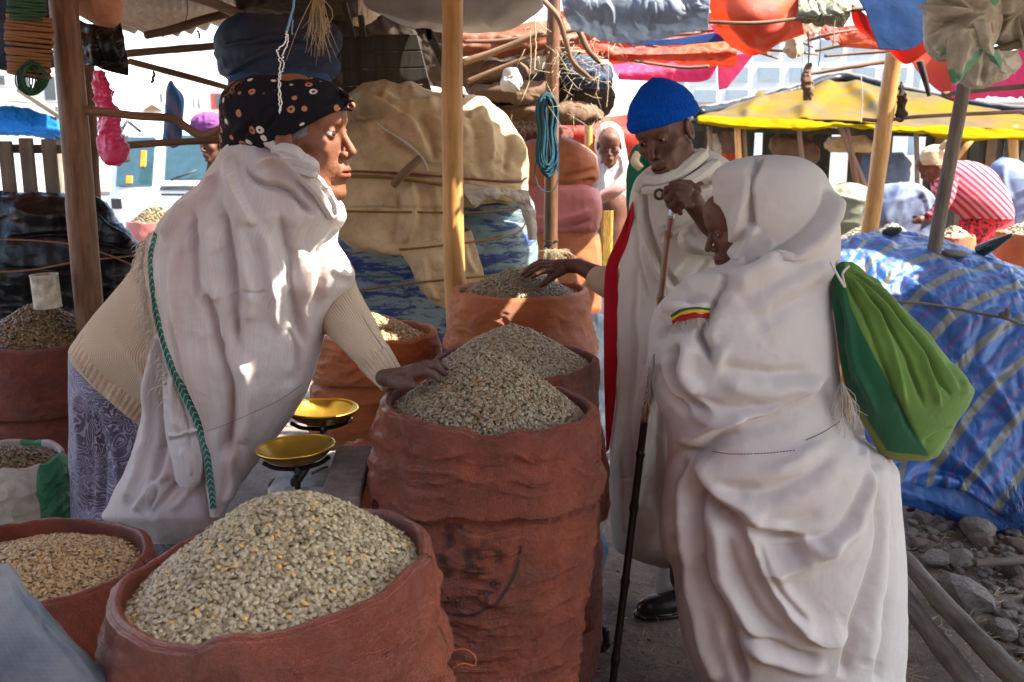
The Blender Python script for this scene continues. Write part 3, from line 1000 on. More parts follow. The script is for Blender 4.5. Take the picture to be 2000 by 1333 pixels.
# left row behind the seller
C7 = W(72, 660, 3.55); R7 = world_r(72, 660, 138, 3.55)
sack('tall dark rust sack behind the seller, a tin can standing in its beans', C7, R7, M['sack'],
     [(0, 1.0), (0.1, 1.03), (0.3, 1.05), (0.6, 1.06), (1.0, 1.0)], seed=25, wrinkle=0.006, cuff=(0.26, 0.010))
heap('dark brown coffee beans around the tin can', C7 + (0, 0, -0.02), R7 * 0.95, 0.15, 'brown', 0.0150, parts=0, peak=(0.02, 0.0), seed=7, group=BG)
C8 = W(205, 566, 4.7); R8 = world_r(205, 566, 92, 4.7)
sack('red-brown sack at the foot of the left post', C8, R8, M['sack'], [(0, 1.0), (0.2, 1.05), (0.6, 1.06), (1.0, 1.0)], seed=28, wrinkle=0.006)
heap('dark olive beans in the sack at the foot of the left post', C8 + (0, 0, -0.02), R8 * 0.93, 0.10, 'brown', 0.0170, seed=8, group=BG, layers=2)

def green_stripes(nt, c):
    ob = coords(nt, 'Object')
    s = nt.nodes.new('ShaderNodeSeparateXYZ'); nt.links.new(ob, s.inputs[0])
    w = N_(nt, 'ShaderNodeTexWave', Scale=1.0, Distortion=1.0, wave_type='BANDS', bands_direction='X'); nt.links.new(ob, w.inputs[0])
    w.inputs['Scale'].default_value = 1.9; w.inputs['Phase Offset'].default_value = 2.2
    return mix(nt, ramp(nt, w.outputs[1], [(0.62, 0.0), (0.66, 1.0)]), c, (0.03, 0.22, 0.09))
M['sack_w'] = cloth('white_green_woven_sack', (0.48, 0.47, 0.38), (0.34, 0.33, 0.26), rough=0.55, weave=380, wamp=0.7, vs=6, crease=0.4, cs=22, dirt=0.5, stripes=green_stripes)
C9 = W(12, 892, 2.75); R9 = world_r(12, 892, 104, 2.75)
sack('small off-white sack with green stripes at the left edge', C9, R9, M['sack_w'], [(0, 1.0), (0.1, 1.05), (0.4, 1.02), (0.7, 0.95)], seed=31, wrinkle=0.012, tilt=(-0.05, 0.0))
heap('dark brown beans in the green-striped sack', C9 + (0, 0, -0.02), R9 * 0.93, 0.045, 'brown', 0.0145, seed=9, group=BG, layers=2)
C10 = W(306, 432, 7.2); R10 = world_r(306, 432, 56, 7.2)
sack('pink sack far behind the seller near the van', C10, R10, M['sack_p'], [(0, 1.0), (0.2, 1.05), (0.6, 1.1), (1.0, 1.0)], seed=35, wrinkle=0.006, nv=60, nth=80)
heap('olive beans in the far pink sack near the van', C10 + (0, 0, -0.02), R10 * 0.95, 0.14, 'brown', 0.02, seed=10, group=BG, layers=2)

# printed emblem on the tall middle sack: arcs, letters and a box, conforming to the weave
def sack3_point(theta, depth, off=0.0025):
    nth = SP3.shape[1]
    dz = C3[2] - SP3[SN3:, 0, 2]
    i = (theta % (2 * PI)) / (2 * PI) * nth
    i0 = np.floor(i).astype(int) % nth; f = i - np.floor(i); i1 = (i0 + 1) % nth
    H = C3[2]
    j = np.clip((depth - 0.004) / (H - 0.004) * 239 + 1, 0, 238.99)
    j0 = np.floor(j).astype(int); g = j - j0
    G = SP3[SN3:]
    a = G[j0, i0] * (1 - f)[..., None] + G[j0, i1] * f[..., None]
    b = G[j0 + 1, i0] * (1 - f)[..., None] + G[j0 + 1, i1] * f[..., None]
    p = a * (1 - g)[..., None] + b * g[..., None]
    n = np.stack([np.cos(theta), np.sin(theta), 0 * theta], -1)
    return p + n * off

def ink_mat():
    m, nt, p, out = newmat('faded_black_print')
    ob = coords(nt, 'Object')
    n = N_(nt, 'ShaderNodeTexNoise', Scale=90.0, Detail=4.0); nt.links.new(ob, n.inputs['Vector'])
    p.inputs['Base Color'].default_value = (0.008, 0.005, 0.004, 1); p.inputs['Roughness'].default_value = 0.8
    tr = nt.nodes.new('ShaderNodeBsdfTransparent'); mx = nt.nodes.new('ShaderNodeMixShader')
    nt.links.new(ramp(nt, n.outputs[0], [(0.34, 0.1), (0.46, 0.95)]), mx.inputs[0])
    nt.links.new(tr.outputs[0], mx.inputs[1]); nt.links.new(p.outputs[0], mx.inputs[2]); nt.links.new(mx.outputs[0], out.inputs[0])
    return m
M['ink'] = ink_mat()
def decal(name, x, z, F):
    """flat print: x metres round the sack from its front-left, z metres below the rim"""
    th = 1.5 * PI + x / (R3 * 1.07)
    return add(name, sack3_point(th, z), F, M['ink'], sk3)
def arc_band(name, cx, cz, r, w, a0, a1, n=60):
    a = np.linspace(a0, a1, n)
    x = np.concatenate([cx + (r - w / 2) * np.cos(a), cx + (r + w / 2) * np.cos(a)]); z = np.concatenate([cz + (r - w / 2) * np.sin(a), cz + (r + w / 2) * np.sin(a)])
    F = np.array([(i, i + 1, n + i + 1, n + i) for i in range(n - 1)])
    return decal(name, x, z, F)
arc_band('printed_ring', -0.055, 0.25, 0.135, 0.006, -0.15, 2.6)
def text_arc(txt, cx, cz, r, a_mid, size, adv):
    for k, ch in enumerate(txt):
        if ch == ' ': continue
        cu = bpy.data.curves.new('letter', 'FONT'); cu.body = ch; cu.size = size; cu.align_x = 'CENTER'; cu.align_y = 'CENTER'
        ob = bpy.data.objects.new('letter_src', cu); COL.objects.link(ob)
        dg = bpy.context.evaluated_depsgraph_get()
        me = bpy.data.meshes.new_from_object(ob.evaluated_get(dg))
        bpy.data.objects.remove(ob)
        v = np.zeros(len(me.vertices) * 3); me.vertices.foreach_get('co', v); v = v.reshape(-1, 3)
        a = a_mid - (k - (len(txt) - 1) / 2) * adv
        # baseline towards the ring's outside bottom
        up = np.array([-math.cos(a), -math.sin(a)]); rt = np.array([-up[1], up[0]]) * 1.0
        rt = np.array([math.sin(a), -math.cos(a)])
        q = np.array([cx, cz]) + r * np.array([math.cos(a), math.sin(a)]) + v[:, :1] * rt + v[:, 1:2] * up
        F = [tuple(p_.vertices) for p_ in me.polygons]
        decal('printed_letter', q[:, 0], q[:, 1], F)
text_arc('AR TAB', -0.055, 0.25, 0.108, 1.15, 0.034, 0.21)
def frame_band(x0, x1, z0, z1, w=0.006):
    n = 14
    for (a, b) in (((x0, z0), (x1, z0)), ((x1, z0), (x1, z1)), ((x1, z1), (x0, z1))):
        a = np.array(a); b = np.array(b); t = np.linspace(0, 1, n)[:, None]
        d = (b - a) / np.linalg.norm(b - a); nn = np.array([-d[1], d[0]]) * w / 2
        L = a + (b - a) * t
        q = np.vstack([L - nn, L + nn])
        decal('printed_frame', q[:, 0], q[:, 1], np.array([(i, i + 1, n + i + 1, n + i) for i in range(n - 1)]))
frame_band(-0.16, 0.085, 0.545, 0.60)
def blot(x0, x1, z0, z1):
    gx, gz = np.meshgrid(np.linspace(x0, x1, 40), np.linspace(z0, z1, 24))
    a, b = (x0 + x1) / 2, (z0 + z1) / 2
    k = ((gx - a) / (x1 - a)) ** 2 + ((gz - b) / (z1 - b)) ** 2 < 1
    F = gridF(40, 24); F = F[k.ravel()[F].all(1)]
    o = add('ink_stain', sack3_point(1.5 * PI + gx.ravel() / (R3 * 1.07), gz.ravel(), .0018), F, INK2, sk3)
INK2 = M['ink'].copy(); INK2.name = 'smudged_print'
for n_ in INK2.node_tree.nodes:
    if n_.type == 'TEX_NOISE': n_.inputs['Scale'].default_value = 28
    if n_.type == 'VALTORGB': n_.color_ramp.elements[0].position = .46; n_.color_ramp.elements[1].position = .62; n_.color_ramp.elements[0].color = (0, 0, 0, 1); n_.color_ramp.elements[1].color = (.6, .6, .6, 1)
blot(-0.25, 0.05, 0.185, 0.31); blot(-.22, -.10, .19, .25)
# ------------------------------------------------------------------ more materials
M['post_gold'] = wood('peeled_golden_pole', (0.60, 0.32, 0.10), (0.40, 0.18, 0.05), 0.4, knots=True, bark=0.25)
M['post_brown'] = wood('brown_pole', (0.19, 0.09, 0.042), (0.065, 0.028, 0.014), 0.5, knots=True)
M['post_grey'] = wood('weathered_pole', (0.20, 0.16, 0.12), (0.10, 0.075, 0.055), 0.8)
M['branch'] = wood('dry_branch', (0.22, 0.13, 0.075), (0.11, 0.06, 0.035), 0.8, bark=0.7)
M['log'] = wood('grey_log', (0.20, 0.165, 0.135), (0.085, 0.065, 0.05), 0.85, bark=0.8)
M['plank_grey'] = wood('grey_board', (0.20, 0.165, 0.13), (0.10, 0.08, 0.06), 0.8, kind='Object')
M['plank_dark'] = wood('dark_board', (0.060, 0.055, 0.042), (0.025, 0.022, 0.018), 0.8, kind='Object')
def tarp(name, col, col2=None, tr=0.35, rough=0.45, **k):
    return cloth(name, col, col2, rough=rough, weave=1400, wamp=0.3, vs=k.pop('vs', 4), trans=tr, spec=0.35 if rough < .9 else .03, crease=k.pop('crease', 0.4), cs=k.pop('cs', 12), **k)
M['t_orange'] = tarp('orange_tarp', (0.72, 0.17, 0.05), (0.66, 0.09, 0.08), tr=0.5, dirt=0.45, vs=3, crease=.8)
M['t_red'] = tarp('red_tarp', (0.62, 0.07, 0.04), tr=0.5, dirt=0.3)
M['t_pink'] = tarp('magenta_tarp', (0.80, 0.13, 0.33), (0.72, 0.08, 0.14), tr=0.6, dirt=0.3, crease=.8)
M['t_blue'] = tarp('blue_tarp', (0.03, 0.11, 0.33), tr=0.25, dirt=0.3)
M['t_navy'] = tarp('navy_canvas', (0.022, 0.04, 0.085), tr=0.0, rough=0.7, crease=0.6, cs=9)
M['t_navy2'] = tarp('blue_canvas', (0.025, 0.075, 0.19), tr=0.0, rough=0.7, crease=0.6, cs=9)
M['t_grey'] = tarp('grey_plastic', (0.38, 0.44, 0.52), (0.22, 0.27, 0.34), tr=0.35, rough=0.35, dirt=0.6, vs=9, crease=0.8)
M['t_white'] = tarp('dirty_white_tarp', (0.42, 0.40, 0.38), (0.30, 0.28, 0.27), tr=0.25, dirt=0.5, vs=5)
M['t_black'] = plain('black_plastic', (0.005, 0.005, 0.006), 0.33, bmp=0.5, bs=9, bd=0.02, spec=0.22, var=0.4)
M['t_rust'] = tarp('rust_tarp', (0.33, 0.10, 0.045), tr=0.12, dirt=0.6)
M['t_wroof'] = tarp('weathered_roof_tarp', (0.30, 0.27, 0.24), tr=0.05, dirt=0.4)
M['t_rroof'] = tarp('rust_roof_tarp', (0.40, 0.15, 0.06), tr=0.10, dirt=0.4)
M['t_yellow'] = tarp('yellow_tarp', (0.36, 0.245, 0.004), tr=0.3, rough=.95)
M['t_tanroof'] = tarp('tan_yellow_roof_tarp', (0.22, 0.13, 0.008), (0.12, 0.095, 0.06), tr=0.2, rough=.95, vs=1.6, dirt=0.4)
M['t_olive'] = tarp('olive_sack_cloth', (0.24, 0.24, 0.15), tr=0.1, dirt=0.5, vs=8)
M['t_skirt'] = tarp('dusty_blue_cover', (0.16, 0.20, 0.31), (0.11, 0.14, 0.22), tr=0.05, rough=0.8)
M['beige'] = cloth('beige_canvas', (0.62, 0.48, 0.29), (0.46, 0.33, 0.18), rough=0.85, weave=500, wamp=0.35, vs=4, crease=0.45, cs=16, dirt=0.6, dirtcol=(0.16, 0.10, 0.055))
M['greycanvas'] = cloth('pale_canvas', (0.50, 0.45, 0.37), (0.36, 0.31, 0.24), rough=0.85, weave=500, wamp=0.35, vs=5, crease=0.5, cs=16, dirt=0.5, dirtcol=(0.16, 0.11, 0.07))
M['darkcloth'] = cloth('dark_rags', (0.05, 0.038, 0.03), rough=0.95, weave=300, wamp=0.3, vs=6, crease=0.9, cs=14)
M['brownrag'] = cloth('brown_rags', (0.16, 0.095, 0.06), rough=0.95, weave=300, wamp=0.3, vs=6, crease=0.9, cs=14, dirt=0.5)
M['pinkpl'] = plain('pink_plastic', (0.62, 0.03, 0.14), 0.3, bmp=0.6, bs=30, bd=0.01, spec=0.5)
M['clearbag'] = plain('pale_plastic_bag', (0.45, 0.46, 0.46), 0.25, bmp=0.6, bs=40)
M['rope_o'] = rope_mat('orange_rope', (0.42, 0.19, 0.075))
M['rope_g'] = rope_mat('green_rope', (0.045, 0.15, 0.085))
M['rope_t'] = rope_mat('teal_rope', (0.012, 0.085, 0.13))
M['rope_y'] = rope_mat('yellow_cord', (0.36, 0.20, 0.035), 400)
M['rope_r'] = rope_mat('red_cord', (0.33, 0.08, 0.06), 400)
M['string'] = plain('pale_string', (0.55, 0.50, 0.42), 0.8, bmp=0)
M['straw'] = plain('straw_fibre', (0.45, 0.36, 0.22), 0.9, bmp=0)
M['rust_metal'] = plain('old_corrugated_metal', (0.30, 0.24, 0.16), 0.55, metal=0.3, var=0.5, vs=5, bmp=0.3, bs=30)
M['hazeglass'] = plain('haze_tinted_glass', (0.22, 0.27, 0.31), .4, bmp=0)  # distance haze put into the pane colour
M['concrete'] = plain('pale_concrete', (0.46, 0.50, 0.52), 0.9, var=0.2, vs=.5, bmp=0)
M['whitewall'] = plain('white_plaster', (0.66, 0.66, 0.64), 0.9, var=0.08, vs=.6, bmp=0)
M['glass'] = plain('dark_window_glass', (0.05, 0.065, 0.08), 0.08, bmp=0, spec=0.8)
M['busglass'] = plain('bus_glass', (0.03, 0.07, 0.08), 0.06, bmp=0, spec=0.9)
M['bus'] = plain('white_van_paint', (0.74, 0.75, 0.76), 0.25, var=0.03, bmp=0, spec=0.6)
M['blackpl'] = plain('black_trim', (0.02, 0.02, 0.022), 0.5, bmp=0)
M['orange_pl'] = plain('orange_lamp_plastic', (0.75, 0.22, 0.02), 0.3, bmp=0)
M['stone'] = plain('grey_stone', (0.33, 0.29, 0.25), 0.95, var=0.45, vs=9, bmp=1.0, bs=38, bd=0.02)
M['stone2'] = plain('brown_stone', (0.25, 0.18, 0.145), 0.95, var=0.4, vs=9, bmp=1.0, bs=38, bd=0.02)
M['pumice'] = plain('pitted_dark_stone', (0.13, 0.12, 0.12), 0.95, var=0.4, vs=20, bmp=1.0, bs=60, bd=0.03)

# ------------------------------------------------------------------ overhead cover of the stall (mostly above the frame)
def sun_hit(P, z):
    """where the sun ray reaching P crosses height z"""
    P = np.asarray(P, float); t = (z - P[2]) / SUN_DIR[2]
    return P + SUN_DIR * t
HOLES = []
def hole_at(px, py, Y, r, ry=None, z=2.36):
    h = sun_hit(W(px, py, Y), z); HOLES.append((h[0], h[1], r, ry or r))
hole_at(650, 415, 2.28, 0.13, 0.10)      # sun on the seller's chest
hole_at(640, 345, 2.25, 0.03, 0.05)
hole_at(505, 668, 2.19, 0.055, 0.032)
hole_at(645, 475, 2.28, 0.06, 0.05)      # patch on her shawl
hole_at(720, 605, 3.68, 0.09, 0.10)      # sunlit beans behind her arm
hole_at(770, 635, 3.6, 0.06, 0.04)
hole_at(640, 795, 2.52, 0.10, 0.09)       # upper brass pan
hole_at(902, 470, 3.73, 0.10, 0.022)       # sliver on the golden post
hole_at(1700, 510, 4.55, 0.30, 0.16)       # head of the blue mound
hole_at(1010, 600, 3.3, 0.02, 0.1)
def holes_fn(c):
    m = np.zeros(len(c), bool)
    for (x, y, rx, ry) in HOLES:
        e = 0.35 * noise(np.stack([c[:, 0] * 22, c[:, 1] * 22, c[:, 0] * 0], -1), 5)
        m |= ((c[:, 0] - x) / rx) ** 2 + ((c[:, 1] - y) / ry) ** 2 < 1 + e
    return m

def roof_panel(label, x0, x1, y0, y1, z, mat, seed, step=0.02):
    nx = int((x1 - x0) / step); ny = int((y1 - y0) / step)
    X, Y = np.meshgrid(np.linspace(x0, x1, nx), np.linspace(y0, y1, ny))
    P = np.stack([X, Y, X * 0 + z], -1)
    P[..., 2] += 0.05 * fbm(P * 1.3 + seed, 3, seed)
    F = gridF(nx, ny); V = P.reshape(-1, 3)
    F = F[~holes_fn(V[F].mean(1))]
    o = add('roof_tarp', V, F, mat, None, V[:, :2])
    return tag(o, label, 'tarpaulin', 'tarpaulins roofing the stall')
roof_panel('worn grey tarpaulin roofing the stall over the left side', -3.6, -0.36, 0.8, 5.2, 2.38, M['t_rroof'], 1)
roof_panel('dirty white tarpaulin roofing the stall over the middle', -0.42, 1.6, 0.8, 4.4, 2.34, M['t_wroof'], 2)
roof_panel('faded tarpaulin roofing the walkway over the right side', 1.5, 5.2, 0.9, 4.85, 2.40, M['t_wroof'], 3)
roof_panel('short unseen tarpaulin added to shade the blue mound', 2.62, 5.2, 4.85, 5.7, 2.43, M['t_wroof'], 5, .05)  # extra panel out of frame, added to keep the sun off the mound
roof_panel('unseen tarpaulin added overhead behind the viewer to shade the ground', -4.2, 3.4, -2.6, -0.35, 2.46, M['t_rroof'], 4, .05)  # added out of view to keep sun off the ground behind the camera

def rear_light_blocker():  # unseen sheet added behind the camera to block low-angle light
    X, Z = np.meshgrid(np.linspace(-4.2, 3.2, 120), np.linspace(0, 2.15, 50))
    P = np.stack([X, X * 0 - 1.9, Z], -1); P[..., 1] += .10 * fbm(P * np.array([2.2, 1, .7]), 3, 6)
    o = add('light_block_tarp', P.reshape(-1, 3), gridF(120, 50), M['t_rust'], None, P[..., [0, 2]].reshape(-1, 2))
    tag(o, 'unseen rust tarpaulin added behind the viewer to block low light', 'tarpaulin')
rear_light_blocker()
# ------------------------------------------------------------------ poles
def T_pole(label, pts, w, mat, cat='pole', group=None, name='wooden_pole', **k):
    return tag(pole(name, pts, w, mat, None, **k), label, cat, group)
def drop(px, py, Y, px2, py2, z=0.0, Yb=None):
    """points from the sight line down to the ground, keeping the lean seen in the photo"""
    a = W(px, py, Y); b = W(px2, py2, Yb or Y)
    t = (z - a[2]) / (b[2] - a[2])
    return a, a + (b - a) * t
def T_post(label, px, py, px2, py2, Y, w, mat, seed=0, rough=0.05, Yb=None, top=None, wig=0.008, **k):
    a, g = drop(px, py, Y, px2, py2, -0.05, Yb)
    if top: a = a + (a - g) / np.linalg.norm(a - g) * top
    t = np.linspace(0, 1, 9)[:, None]
    P = a + (g - a) * t
    P[:, :1] += wig * noise(P * 2.3 + seed, seed)[:, None]
    r = 0.5 * w * mpp((px + px2) / 2, (py + py2) / 2, Y)
    o = tube('wooden_post', P, [r * (0.94 + 0.12 * i / 8) for i in range(9)], mat, None, seg=18, rough=rough, seed=seed, n=70)
    return tag(o, label, 'post', None)
T_post('thick brown post at the left holding the rope coils, knot at rail height', 124, 0, 165, 520, 3.5, 55, M['post_brown'], 1, top=0.4)
T_post('shorter reddish post just right of the thick left post', 170, 130, 184, 400, 4.6, 31, M['post_brown'], 2, top=0.1)
T_post('golden peeled post in the centre behind the light orange sack', 884, 0, 888, 600, 3.74, 42, M['post_gold'], 3, rough=0.05, top=0.3, wig=0.012)
T_post('thinner brown post with the teal rope coil hanging on it', 1081, 30, 1075, 500, 5.0, 27, M['post_brown'], 4, top=0.3)
T_post('short far post beside the woman in white', 1151, 190, 1149, 290, 6.6, 17, M['post_gold'], 5)
T_post('leaning light post right of the hooded woman', 1748, 105, 1697, 445, 5.6, 33, M['post_gold'], 6, rough=0.08, wig=0.02)
T_post('leaning dark grey post in front of the stooping woman', 1884, 165, 1832, 460, 4.75, 28, M['post_grey'], 7, rough=0.05)
for k, (a, b, w) in enumerate((((160, 218, 3.52), (255, 226, 3.6), 22), )):
    pass
T_pole('bent branch rail tied to the left post, dipping and rising again', [(150, 215, 3.5), (200, 219, 3.5), (280, 228, 3.55), (335, 232, 3.6), (362, 248, 3.6), (385, 262, 3.6), (405, 264, 3.6), (430, 252, 3.6), (470, 238, 3.6)], [20, 17, 16, 16, 17, 17, 16, 14, 12], M['branch'], 'rail', rough=0.12, seed=3, n=50)
T_pole('straight rail below the bent branch', [(180, 286, 4.6), (250, 284, 4.6), (330, 279, 4.6), (450, 273, 4.6)], [15, 14, 14, 13], M['branch'], 'rail', rough=0.1, seed=5)
T_pole('straight upper rail against the white sky', [(248, 105, 4.9), (330, 98, 4.9), (425, 90, 4.9)], 14, M['branch'], 'rail', rough=0.12, seed=6)
T_pole('thin slanting rail against the white sky', [(252, 120, 4.8), (320, 138, 4.8), (380, 154, 4.8), (445, 172, 4.8)], [12, 13, 12, 10], M['branch'], 'rail', rough=0.12, seed=7)
T_pole('roof pole under the corrugated sheet edge', [(284, 70, 4.4), (340, 58, 4.5), (400, 38, 4.6), (470, 22, 4.7)], [13, 17, 16, 16], M['branch'], 'pole', rough=0.12, seed=8)
T_pole('roof pole crossing above the corrugated sheet edge', [(365, -10, 4.0), (420, 8, 4.3), (470, 30, 4.6)], [17, 19, 20], M['branch'], 'pole', rough=0.12, seed=9)
T_pole('long dark stick carrying the red and blue tarps', [(1380, 44, 5.0), (1480, 42, 5.0), (1600, 30, 5.1), (1680, 18, 5.1), (1820, 14, 5.2)], [7, 9, 11, 9, 7], M['branch'], 'pole', rough=0.12, seed=10)
T_pole('dark stick under the pink tarp at the far right', [(1840, 185, 5.0), (1900, 178, 5.0), (2010, 168, 5.0)], [9, 10, 10], M['branch'], 'pole', rough=0.12, seed=11)
T_pole('bare pole poking out of the bundle of sacks at the top right', [(1940, 100, 3.9), (1970, 92, 3.9), (2020, 76, 3.9)], [15, 16, 17], M['post_grey'], 'pole', rough=0.06, seed=12)
T_pole('rough stick against the bright sky, highest of three', [(1592, 100, 6.2), (1650, 88, 6.2), (1740, 82, 6.2)], [5, 9, 9], M['branch'], 'stick', rough=0.2, seed=13)
T_pole('rough stick against the bright sky, middle of three', [(1610, 110, 6.3), (1690, 104, 6.3), (1760, 98, 6.3)], [5, 6, 7], M['branch'], 'stick', rough=0.2, seed=14)
T_pole('rough stick against the bright sky, lowest of three', [(1565, 148, 6.4), (1640, 135, 6.4), (1735, 120, 6.4)], [5, 8, 9], M['branch'], 'stick', rough=0.2, seed=15)
T_pole('crooked pale branch bracing the teal-rope post, outer', [(1105, 20, 4.8), (1130, 60, 4.8), (1150, 100, 4.8), (1180, 130, 4.8)], [11, 12, 11, 8], M['branch'], 'branch', rough=0.12, seed=16)
T_pole('crooked pale branch bracing the teal-rope post, inner', [(1060, 0, 4.8), (1090, 35, 4.8), (1105, 80, 4.8), (1118, 120, 4.8), (1160, 160, 4.8)], [10, 12, 11, 10, 8], M['branch'], 'branch', rough=0.12, seed=17)
T_pole('long slanting stick under the rust tarp', [(905, 122, 4.9), (980, 96, 4.9), (1060, 62, 4.9)], [13, 12, 10], M['branch'], 'stick', rough=0.12, seed=18)
T_pole('lower slanting stick under the rust tarp', [(912, 160, 5.0), (985, 130, 5.0), (1065, 100, 5.0)], [10, 9, 8], M['branch'], 'stick', rough=0.12, seed=19)
T_pole('nearly level stick through the folded rust tarp', [(905, 82, 5.1), (1000, 78, 5.1), (1165, 52, 5.1)], [8, 8, 8], M['branch'], 'stick', rough=0.12, seed=20)
T_pole('stick laid under the orange tarp right of the grey plastic', [(1240, 120, 5.4), (1330, 132, 5.4), (1385, 130, 5.4)], [6, 7, 7], M['branch'], 'stick', rough=0.12, seed=21)
T_pole('dark pointed board hanging below the orange tarp', [(1796, 120, 5.2), (1805, 150, 5.2), (1815, 188, 5.2)], [14, 12, 8], M['plank_dark'], 'stick', rough=0.05, seed=22)
T_pole('dark narrow board beside the leaning light post', [(1742, 120, 5.7), (1728, 180, 5.7), (1718, 232, 5.7)], [9, 10, 8], M['branch'], 'stick', rough=0.05, seed=23)
T_pole('short crossbar on the leaning light post', [(1685, 234, 5.6), (1725, 236, 5.6), (1800, 228, 5.6), (2005, 218, 5.8)], [7, 7, 7, 8], M['branch'], 'rail', rough=0.08, seed=24)

# ------------------------------------------------------------------ tarps in view under the roof
def T_sheet(label, rows, mat, cat='tarpaulin', name='hanging_tarp', group=None, **k):
    return tag(sheet(name, rows, mat, **k), label, cat, group)
def corrugated():
    rows = [[(225, -20, 3.9), (350, -30, 3.9), (480, -45, 3.9)], [(232, 40, 5.0), (350, 32, 5.0), (480, 10, 5.0)], [(240, 58, 5.4), (345, 66, 5.4), (475, 34, 5.4)]]
    G = ruled_grid(rows, 220, 20)
    P = W(G[..., 0], G[..., 1], G[..., 2])
    P[..., 2] += 0.016 * np.sin(P[..., 0] / 0.075 * 2 * PI)
    o = add('corrugated_roof', P.reshape(-1, 3), gridF(220, 20), M['rust_metal'])
    m = o.modifiers.new('t', 'SOLIDIFY'); m.thickness = 0.0015
    tag(o, 'old corrugated metal sheet roofing the top left corner', 'roof sheet')
corrugated()
T_sheet('dark boards and plastic under the roof left of centre', [[(460, -40, 4.4), (560, -40, 4.4), (700, -40, 4.4)], [(462, 20, 4.6), (560, 25, 4.7), (700, 20, 4.8)], [(466, 36, 5.2), (600, 60, 5.3), (700, 90, 5.3)]], M['darkcloth'], amp=0.02, crumple=0.015)
T_sheet('dirty white tarp sagging at the top centre', [[(690, -30, 4.3), (820, -30, 4.3), (1050, -30, 4.3)], [(720, 15, 4.5), (830, 35, 4.4), (940, 38, 4.4), (1060, 5, 4.5)], [(765, 28, 4.7), (830, 58, 4.6), (950, 64, 4.6), (1000, 58, 4.6), (1062, 15, 4.7)]], M['t_white'], amp=0.015, strokes=[([(700, -5), (780, 30), (830, 50)], 18, 10, 10), ([(1000, 10), (960, 40), (950, 60)], 14, 9, 9)])
T_sheet('orange-red tarp behind the black crate', [[(655, -20, 5.2), (760, -20, 5.2), (880, -20, 5.2)], [(680, 40, 5.3), (760, 50, 5.3), (880, 50, 5.3)], [(690, 58, 5.4), (760, 68, 5.4), (880, 72, 5.4)]], M['t_orange'], amp=0.02)
T_sheet('cream patched cloth left of the white sagging tarp', [[(695, -20, 4.9), (740, -20, 4.9), (765, -20, 4.9)], [(690, 25, 4.9), (725, 30, 4.9), (755, 15, 4.9)], [(688, 50, 4.95), (712, 52, 4.95), (740, 30, 4.95)]], M['greycanvas'], amp=0.02, crumple=0.01)
T_sheet('rust-orange tarp folded in layers over the sticks', [[(840, 40, 5.3), (960, 55, 5.3), (1100, 30, 5.3), (1180, 25, 5.4)], [(842, 85, 5.2), (960, 85, 5.2), (1100, 78, 5.2), (1175, 45, 5.4)], [(850, 115, 5.35), (980, 112, 5.35), (1100, 100, 5.35), (1168, 70, 5.5)]], M['t_rust'], amp=0.02, crumple=0.012,
        strokes=[([(845, 70), (960, 74), (1160, 55)], 22, 3, 8), ([(845, 90), (980, 92), (1160, 66)], 22, 3, 8), ([(850, 104), (980, 104), (1120, 92)], 18, 3, 7)])
T_sheet('blue-grey plastic sheet at the top right of centre', [[(1095, -30, 4.6), (1250, -30, 4.6), (1390, -30, 4.6)], [(1100, 20, 4.6), (1240, 30, 4.6), (1385, 25, 4.6)], [(1115, 60, 4.7), (1180, 84, 4.7), (1250, 88, 4.7), (1330, 72, 4.7), (1384, 66, 4.7)]], M['t_grey'], amp=0.02, crumple=0.02, cscale=9, nu=140, nv=80,
        strokes=[([(1180, 0), (1195, 40), (1200, 84)], 14, 4, 9), ([(1290, -10), (1270, 40), (1260, 80)], 14, 8, 4)])
T_sheet('strip of blue tarp over the orange one', [[(1190, 70, 5.2), (1290, 78, 5.2), (1420, 60, 5.2)], [(1230, 88, 5.2), (1330, 88, 5.2), (1425, 80, 5.2)]], M['t_blue'], nu=40, nv=16)
T_sheet('orange tarp crumpled under the grey plastic', [[(1158, 84, 5.5), (1260, 92, 5.5), (1440, 80, 5.5)], [(1165, 105, 5.4), (1270, 108, 5.4), (1440, 104, 5.4)], [(1195, 126, 5.6), (1280, 122, 5.6), (1440, 130, 5.6)]], M['t_orange'], amp=0.02, crumple=0.016, strokes=[([(1170, 92), (1220, 118), (1280, 100)], 25, 5, 9)])
T_sheet('magenta tarp glowing in the sun above the blue cap', [[(1195, 122, 6.0), (1300, 116, 6.0), (1410, 104, 6.0)], [(1200, 140, 5.9), (1300, 136, 5.9), (1400, 128, 5.9)], [(1210, 156, 5.9), (1300, 160, 5.9), (1378, 158, 5.9), (1402, 128, 5.9)]], M['t_pink'], amp=0.015, crumple=0.006)
T_sheet('faded orange tarp far behind the grey plastic', [[(1090, 20, 6.3), (1250, 30, 6.3), (1480, 20, 6.3)], [(1090, 70, 6.3), (1250, 85, 6.3), (1470, 70, 6.3)], [(1100, 110, 6.3), (1250, 112, 6.3), (1440, 100, 6.3)]], M['t_orange'], amp=0.03, crumple=0.01)
T_pole('dark stick crossing the middle of the large red-orange tarp', [(1380, 43, 4.8), (1470, 46, 4.75), (1570, 36, 4.8)], [6, 8, 6], M['branch'], 'stick', rough=0.15, seed=51)
T_sheet('magenta patch lying on the red-orange tarp', [[(1385, 48, 5.15), (1440, 60, 5.15), (1490, 64, 5.15)], [(1400, 66, 5.2), (1440, 84, 5.2), (1475, 90, 5.2)]], M['t_pink'], nu=40, nv=20, amp=.01)
